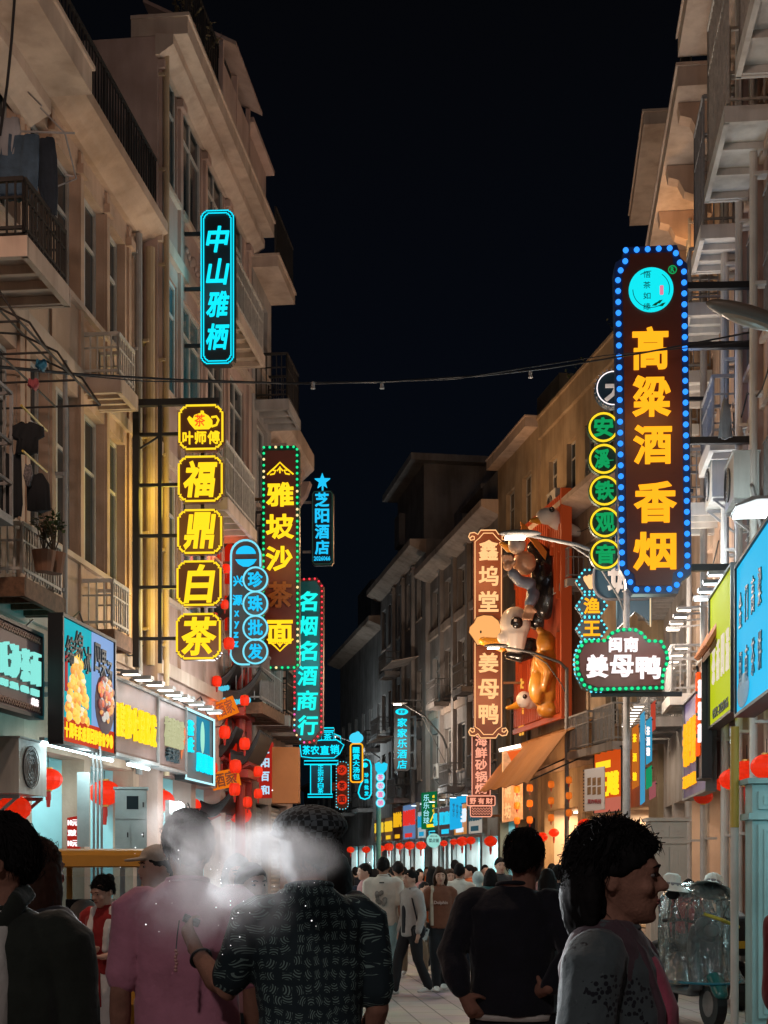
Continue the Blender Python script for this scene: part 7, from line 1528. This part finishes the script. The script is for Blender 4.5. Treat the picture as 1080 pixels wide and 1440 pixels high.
q = MB(); q.rings([(0,-.055,.86,.08,.08),(0,-.055,1.2,.08,.08),(0,-.03,1.42,.065,.07)], 16); tf(q, Ms); blob('black_top', q, BLKF, b, .016, 1); q = MB(); q.limb([(.19,-.03,.9),(.20,.05,.88)], [(.1,.05),(.1,.05)], 12); q.tube([(.19,0,.95),(.16,-.08,1.3),(.05,-.05,1.47)], .012, 6); q.tube([(.19,0,.95),(.17,.09,1.3),(.05,.06,1.47)], .012, 6); tf(q, Ms); o = q.build('shoulder_bag', BLKF, None, b.location, b.rotation_euler.z); tag(o, 'black shoulder bag hanging at the hip of the woman in the open pale shirt', 'bag')
b, Ms, Mh, sh = person('woman in a brown Dolphin t-shirt walking towards the camera', 619, 1220, 17.9, .03, BRNT, ('bob',HAIRN), skin=SKIN2, fem=True, hem=.88, bulk=1.05, sleeve='short', arms={'R':((-.225,.03,1.11),(-.225,-.06,.88),(0,-.25,-1),(1,0,0),.6)}, legs={'L':((.085,0,.91),(.075,-.05,.49),(.06,.16,.10)), 'R':((-.085,0,.91),(-.08,-.10,.5),(-.06,-.12,.09))})
q = MB(); text(q, 'Dolphin', 0, 1.235, .19, .06, -.150, .008, .012); tf(q, Ms); q.build('chest_lettering', mat('letter_pale_pink',(.55,.4,.36),.7), sh)
q = MB(); q.tube([(-.12,-.115,.92),(-.125,-.118,1.2),(-.115,-.09,1.42),(-.11,.0,1.475),(-.12,.09,1.4),(-.14,.11,1.0)], [(.006,.022)]*6, 8); q.limb([(-.20,.09,.95),(-.2,.1,.72)], [(.1,.035),(.11,.04)], 10); tf(q, Ms); tag(q.build('tote_bag', CRM, None, b.location, b.rotation_euler.z), 'cream tote bag on the shoulder of the woman in the brown t-shirt', 'bag')
pp = b.matrix_basis @ (Ms @ V3((-.215,-.10,.80))); q = MB(); q.cbox((0,0,0),(.075,.012,.15), Matrix.Rotation(.25,4,'Y')); o = q.build('mobile_phone', mat('phone_white',(.6,.6,.58),.3), None, pp); bv = o.modifiers.new('b','BEVEL'); bv.width = .008; bv.segments = 2; tag(o, 'white mobile phone in the hand of the woman in the brown t-shirt', 'phone'); q = MB(); q.cbox((.008,-.0075,.05),(.022,.003,.03), Matrix.Rotation(.25,4,'Y')); q.build('camera_bump', BLACKM, o)
person('child in an orange vest and khaki trousers behind the woman in brown', 597, 1240, 20.5, .5, ORG, ('short',HAIRB), skin=SKIN2, pants=KHAKI, sleeve='short', **wr)
person('man seen from behind in a grey brown top right of the woman in brown', 640, 1209, 24.5, PI, GVEST, sleeve='short', pants=CHAR)
person('person in an orange jacket turning left, before the white column', 660, 1216, 23.5, -1.2, ORG, ('short',HAIRB), skin=SKIN2, sleeve='long')
b, Ms, Mh, sh = person('person in a pale blue hood left of the man in the black jacket', 672, 1226, 21.5, 2.6, TEALC, None, skin=SKIN2, sleeve='long')
q = MB(); q.ell((0,.01,.125),(.1,.125,.135), nu=20, nv=14); q.limb([(0,.03,.02),(0,.05,-.06)], [.09,.1], 12); tf(q, Ms @ Mh); blob('hood', q, fabric('pale_blue_cloth',(.32,.42,.44)), b, .014, 2)
person('man facing the camera with his head beside the black jacket shoulder', 703, 1206, 21, .2, CHAR, ('short',HAIRB), skin=SKIN2, sleeve='long')
person('man in a cream shirt walking away between the white t-shirt and the open pale shirt', 560, 1211, 20.0, PI+.1, CRM, pants=KHAKI, bulk=1.05, **wr)
person('woman in a rose jacket with jeans walking behind the woman in brown', 632, 1222, 20.2, .2, ROSE, ('long',HAIRN), skin=SKIN2, fem=True, pants=JEANL, sleeve='long', **wl)
person('man in a white shirt walking away near the black jacket elbow', 646, 1214, 19.0, PI-.1, WTEE, pants=NAVY, **wl)
CR = 'crowd further along the street'
LBL = [
 (474,1200,9.6,2.9,CHAR,'long',True,'long haired woman right behind the patterned shirt shoulder'),
 (514,1214,19.5,-1.3,ROSE,'short',False,'man in a rose top left of the white t-shirt, in profile'),
 (527,1222,25,PI,CRM,'bob',True,'woman in cream just behind the white t-shirt shoulder'),
 (555,1217,22.5,PI,NAVY,'short',False,'man in navy between the white t-shirt and the open pale shirt'),
 (568,1219,27,PI,GVEST,'short',False,'man in a dim vest above the open pale shirt'),
 (590,1222,25.5,.3,ROSE,'bob',True,'woman in rose above the orange vested child'),
 (608,1218,21.5,PI,CHAR,'long',True,'long haired woman directly behind the woman in brown'),
 (628,1222,31,PI,NAVY,'short',False,'far man in navy left of the grey brown top'),
 (652,1219,30,PI,BLKF,'long',True,'far woman in black right of the grey brown top'),
 (682,1216,28,.2,CRM,'short',False,'far man in cream beside the pale blue hood'),
 (690,1222,18.5,PI,TEALC,'bob',True,'woman in teal touching the black jacket sleeve'),
 (500,1219,27,PI,BLKF,'short',False,'far man in black left of the man in the rose top'),
 (489,1222,20,PI,NAVY,'long',True,'woman in navy next to the patterned shirt shoulder'),
 (770,1222,13.5,PI,TEALC,'long',True,'long haired woman in teal right of the black jacket'),
 (785,1216,16,PI,BLKF,'short',False,'man in black with his head above the teal woman'),
 (757,1222,22,.3,ROSE,'short',False,'man whose face shows right of the black jacket neck'),
 (800,1220,19,PI,CHAR,'bun',True,'woman with a bun close to the curly hair'),
 (776,1214,25,PI,NAVY,'short',False,'far man in navy under the red lantern by the lamp post'),
 (968,1236,17.5,-.4,REDT,'short',False,'person in red between the cream cabinet and the sun hats'),
 (533,1218,34,PI,GSH,'short',False,'distant man in pale grey behind the white t-shirt'),
 (548,1219,38,PI,CHAR,'short',False,'distant man in charcoal under the plum fascia'),
 (563,1220,42,0,CRM,'bob',True,'distant woman in cream under the round mint sign'),
 (580,1219,36,PI,BLKF,'short',False,'distant man in black under the green sign'),
 (600,1219,33,0,ORG,'short',False,'distant man in orange near the shop doors'),
 (616,1218,40,PI,NAVY,'short',False,'distant man in navy before the pale columns'),
 (646,1218,37,0,ROSE,'long',True,'distant woman in rose near the lamp post foot'),
 (668,1219,34,PI,CHAR,'short',False,'distant man in charcoal before the white column'),
 (510,1218,45,PI,TEALC,'short',False,'most distant man in teal by the turquoise pole'),
]
for x, ty, Y, th, m, hs, fm, lb in LBL: person(lb, x, ty, Y, th, m, (hs,HAIRB if Y < 30 or x % 2 else HAIRN), SKIN2, fem=fm, sleeve='long' if x % 3 else 'short', group=CR)

# ------------------------------------------------------------------ smoke from the pink shirted man
SM = bpy.data.materials.new('smoke'); SM.use_nodes = True; st_ = SM.node_tree; st_.nodes.remove(st_.nodes['Principled BSDF'])
pv = st_.nodes.new('ShaderNodeVolumePrincipled'); pv.inputs['Color'].default_value = (.97,.96,.98,1); pv.inputs['Anisotropy'].default_value = .35
tcs = st_.nodes.new('ShaderNodeTexCoord'); nzs = st_.nodes.new('ShaderNodeTexNoise'); nzs.inputs['Scale'].default_value = 6.5; nzs.inputs['Detail'].default_value = 5; nzs.inputs['Distortion'].default_value = 1.3; st_.links.new(tcs.outputs['Object'], nzs.inputs['Vector'])
def puff(c, r, k, tree=st_):
    sb = tree.nodes.new('ShaderNodeVectorMath'); sb.operation = 'SUBTRACT'; tree.links.new(tcs.outputs['Object'], sb.inputs[0]); sb.inputs[1].default_value = c
    dv = tree.nodes.new('ShaderNodeVectorMath'); dv.operation = 'DIVIDE'; tree.links.new(sb.outputs[0], dv.inputs[0]); dv.inputs[1].default_value = r
    l_ = tree.nodes.new('ShaderNodeVectorMath'); l_.operation = 'LENGTH'; tree.links.new(dv.outputs[0], l_.inputs[0])
    mr = tree.nodes.new('ShaderNodeMapRange'); mr.interpolation_type = 'SMOOTHERSTEP'; mr.inputs['From Min'].default_value = 1; mr.inputs['From Max'].default_value = .05; mr.inputs['To Max'].default_value = k; tree.links.new(l_.outputs['Value'], mr.inputs['Value']); return mr.outputs[0]
so_ = at(300, 1235, 4.15); acc = None
for px_, py_, rx_, rz_, kk in ((290,1190,85,60,11),(240,1160,60,50,5),(365,1188,90,55,12),(425,1205,75,50,7),(300,1235,85,80,5.5),(330,1275,110,80,1.6),(255,1280,95,85,1.1)):
    c_ = at(px_, py_, 4.15)-so_; s_ = 4.15/F; o_ = puff((c_.x, c_.y, c_.z), (rx_*s_, .16, rz_*s_), kk)
    if acc is None: acc = o_
    else: ad = st_.nodes.new('ShaderNodeMath'); ad.operation = 'ADD'; st_.links.new(acc, ad.inputs[0]); st_.links.new(o_, ad.inputs[1]); acc = ad.outputs[0]
mrn = st_.nodes.new('ShaderNodeMapRange'); mrn.inputs['From Min'].default_value = .36; mrn.inputs['From Max'].default_value = .68; mrn.inputs['To Max'].default_value = 1.35; st_.links.new(nzs.outputs['Fac'], mrn.inputs['Value'])
ml = st_.nodes.new('ShaderNodeMath'); ml.operation = 'MULTIPLY'; st_.links.new(acc, ml.inputs[0]); st_.links.new(mrn.outputs[0], ml.inputs[1]); st_.links.new(ml.outputs[0], pv.inputs['Density']); st_.links.new(pv.outputs[0], st_.nodes['Material Output'].inputs['Volume'])
q = MB(); q.ell((.06,0,.0),(.5,.17,.36), nu=24, nv=16); o = q.build('smoke', SM, None, so_); o['kind'] = 'stuff'; tag(o, 'white smoke drifting over the head of the man in pink', 'smoke')
# glitter dots over the smoke, put in as glowing specks
q = MB(); rr = random.Random(3)
for i in range(42):
    p = at(rr.gauss(330,75), rr.gauss(1255,50), 3.95+rr.random()*.1)-so_; s_ = rr.choice((.0008,.001,.0014,.002)); q.ell(p,(s_,s_,s_), nu=6, nv=4)
o = q.build('spark_specks', glow('spark_white',(.9,.88,.9),2.0), None, so_); o['kind'] = 'stuff'; tag(o, 'fine white specks glinting in the smoke', 'sparks')
# dazzling shop lamp behind the smoke
p = L1.P(20.3, .75, 2.35); t = thing('flood_light', 'dazzling white flood light under the cyan framed box, behind the smoke', 'lamp', p, ANG_L); q = MB(); q.ell((0,0,0),(.2,.1,.14)); q.build('diffuser', glow('flood_white',(.9,1,1),14), t, smooth=True); q = MB(); q.box(-.2,.08,-.15,.2,.14,.15); q.build('housing', GALV, t)
l = lamp('SPOT', p+Vector((.2,-.25,0)), 12000, (.92,.97,1), .18, spot_size=math.radians(8), spot_blend=.6); l.rotation_euler = aim(l.location, at(315,1205,4.2)); l.parent = None
p2 = Vector((-4.75, 8.6, 2.75)); t2 = thing('flood_light', 'shop flood light just outside the left edge, throwing light across the smoke', 'lamp', p2, ANG_L); q = MB(); q.box(-.2,-.1,-.12,.2,.05,.12); q.build('housing', GALV, t2); q = MB(); q.box(-.18,-.11,-.1,.18,-.101,.1); q.build('diffuser', LED_C, t2)
l = lamp('SPOT', p2+Vector((.25,-.2,0)), 3400, (.95,.97,1), .35, spot_size=math.radians(6.8), spot_blend=.85); l.rotation_euler = aim(l.location, at(312,1222,4.15))  # unseen spot added so the smoke catches light from the side
lamp('POINT', (0,-.5,-.1), 90, (.85,.97,1), .15, parent=t)
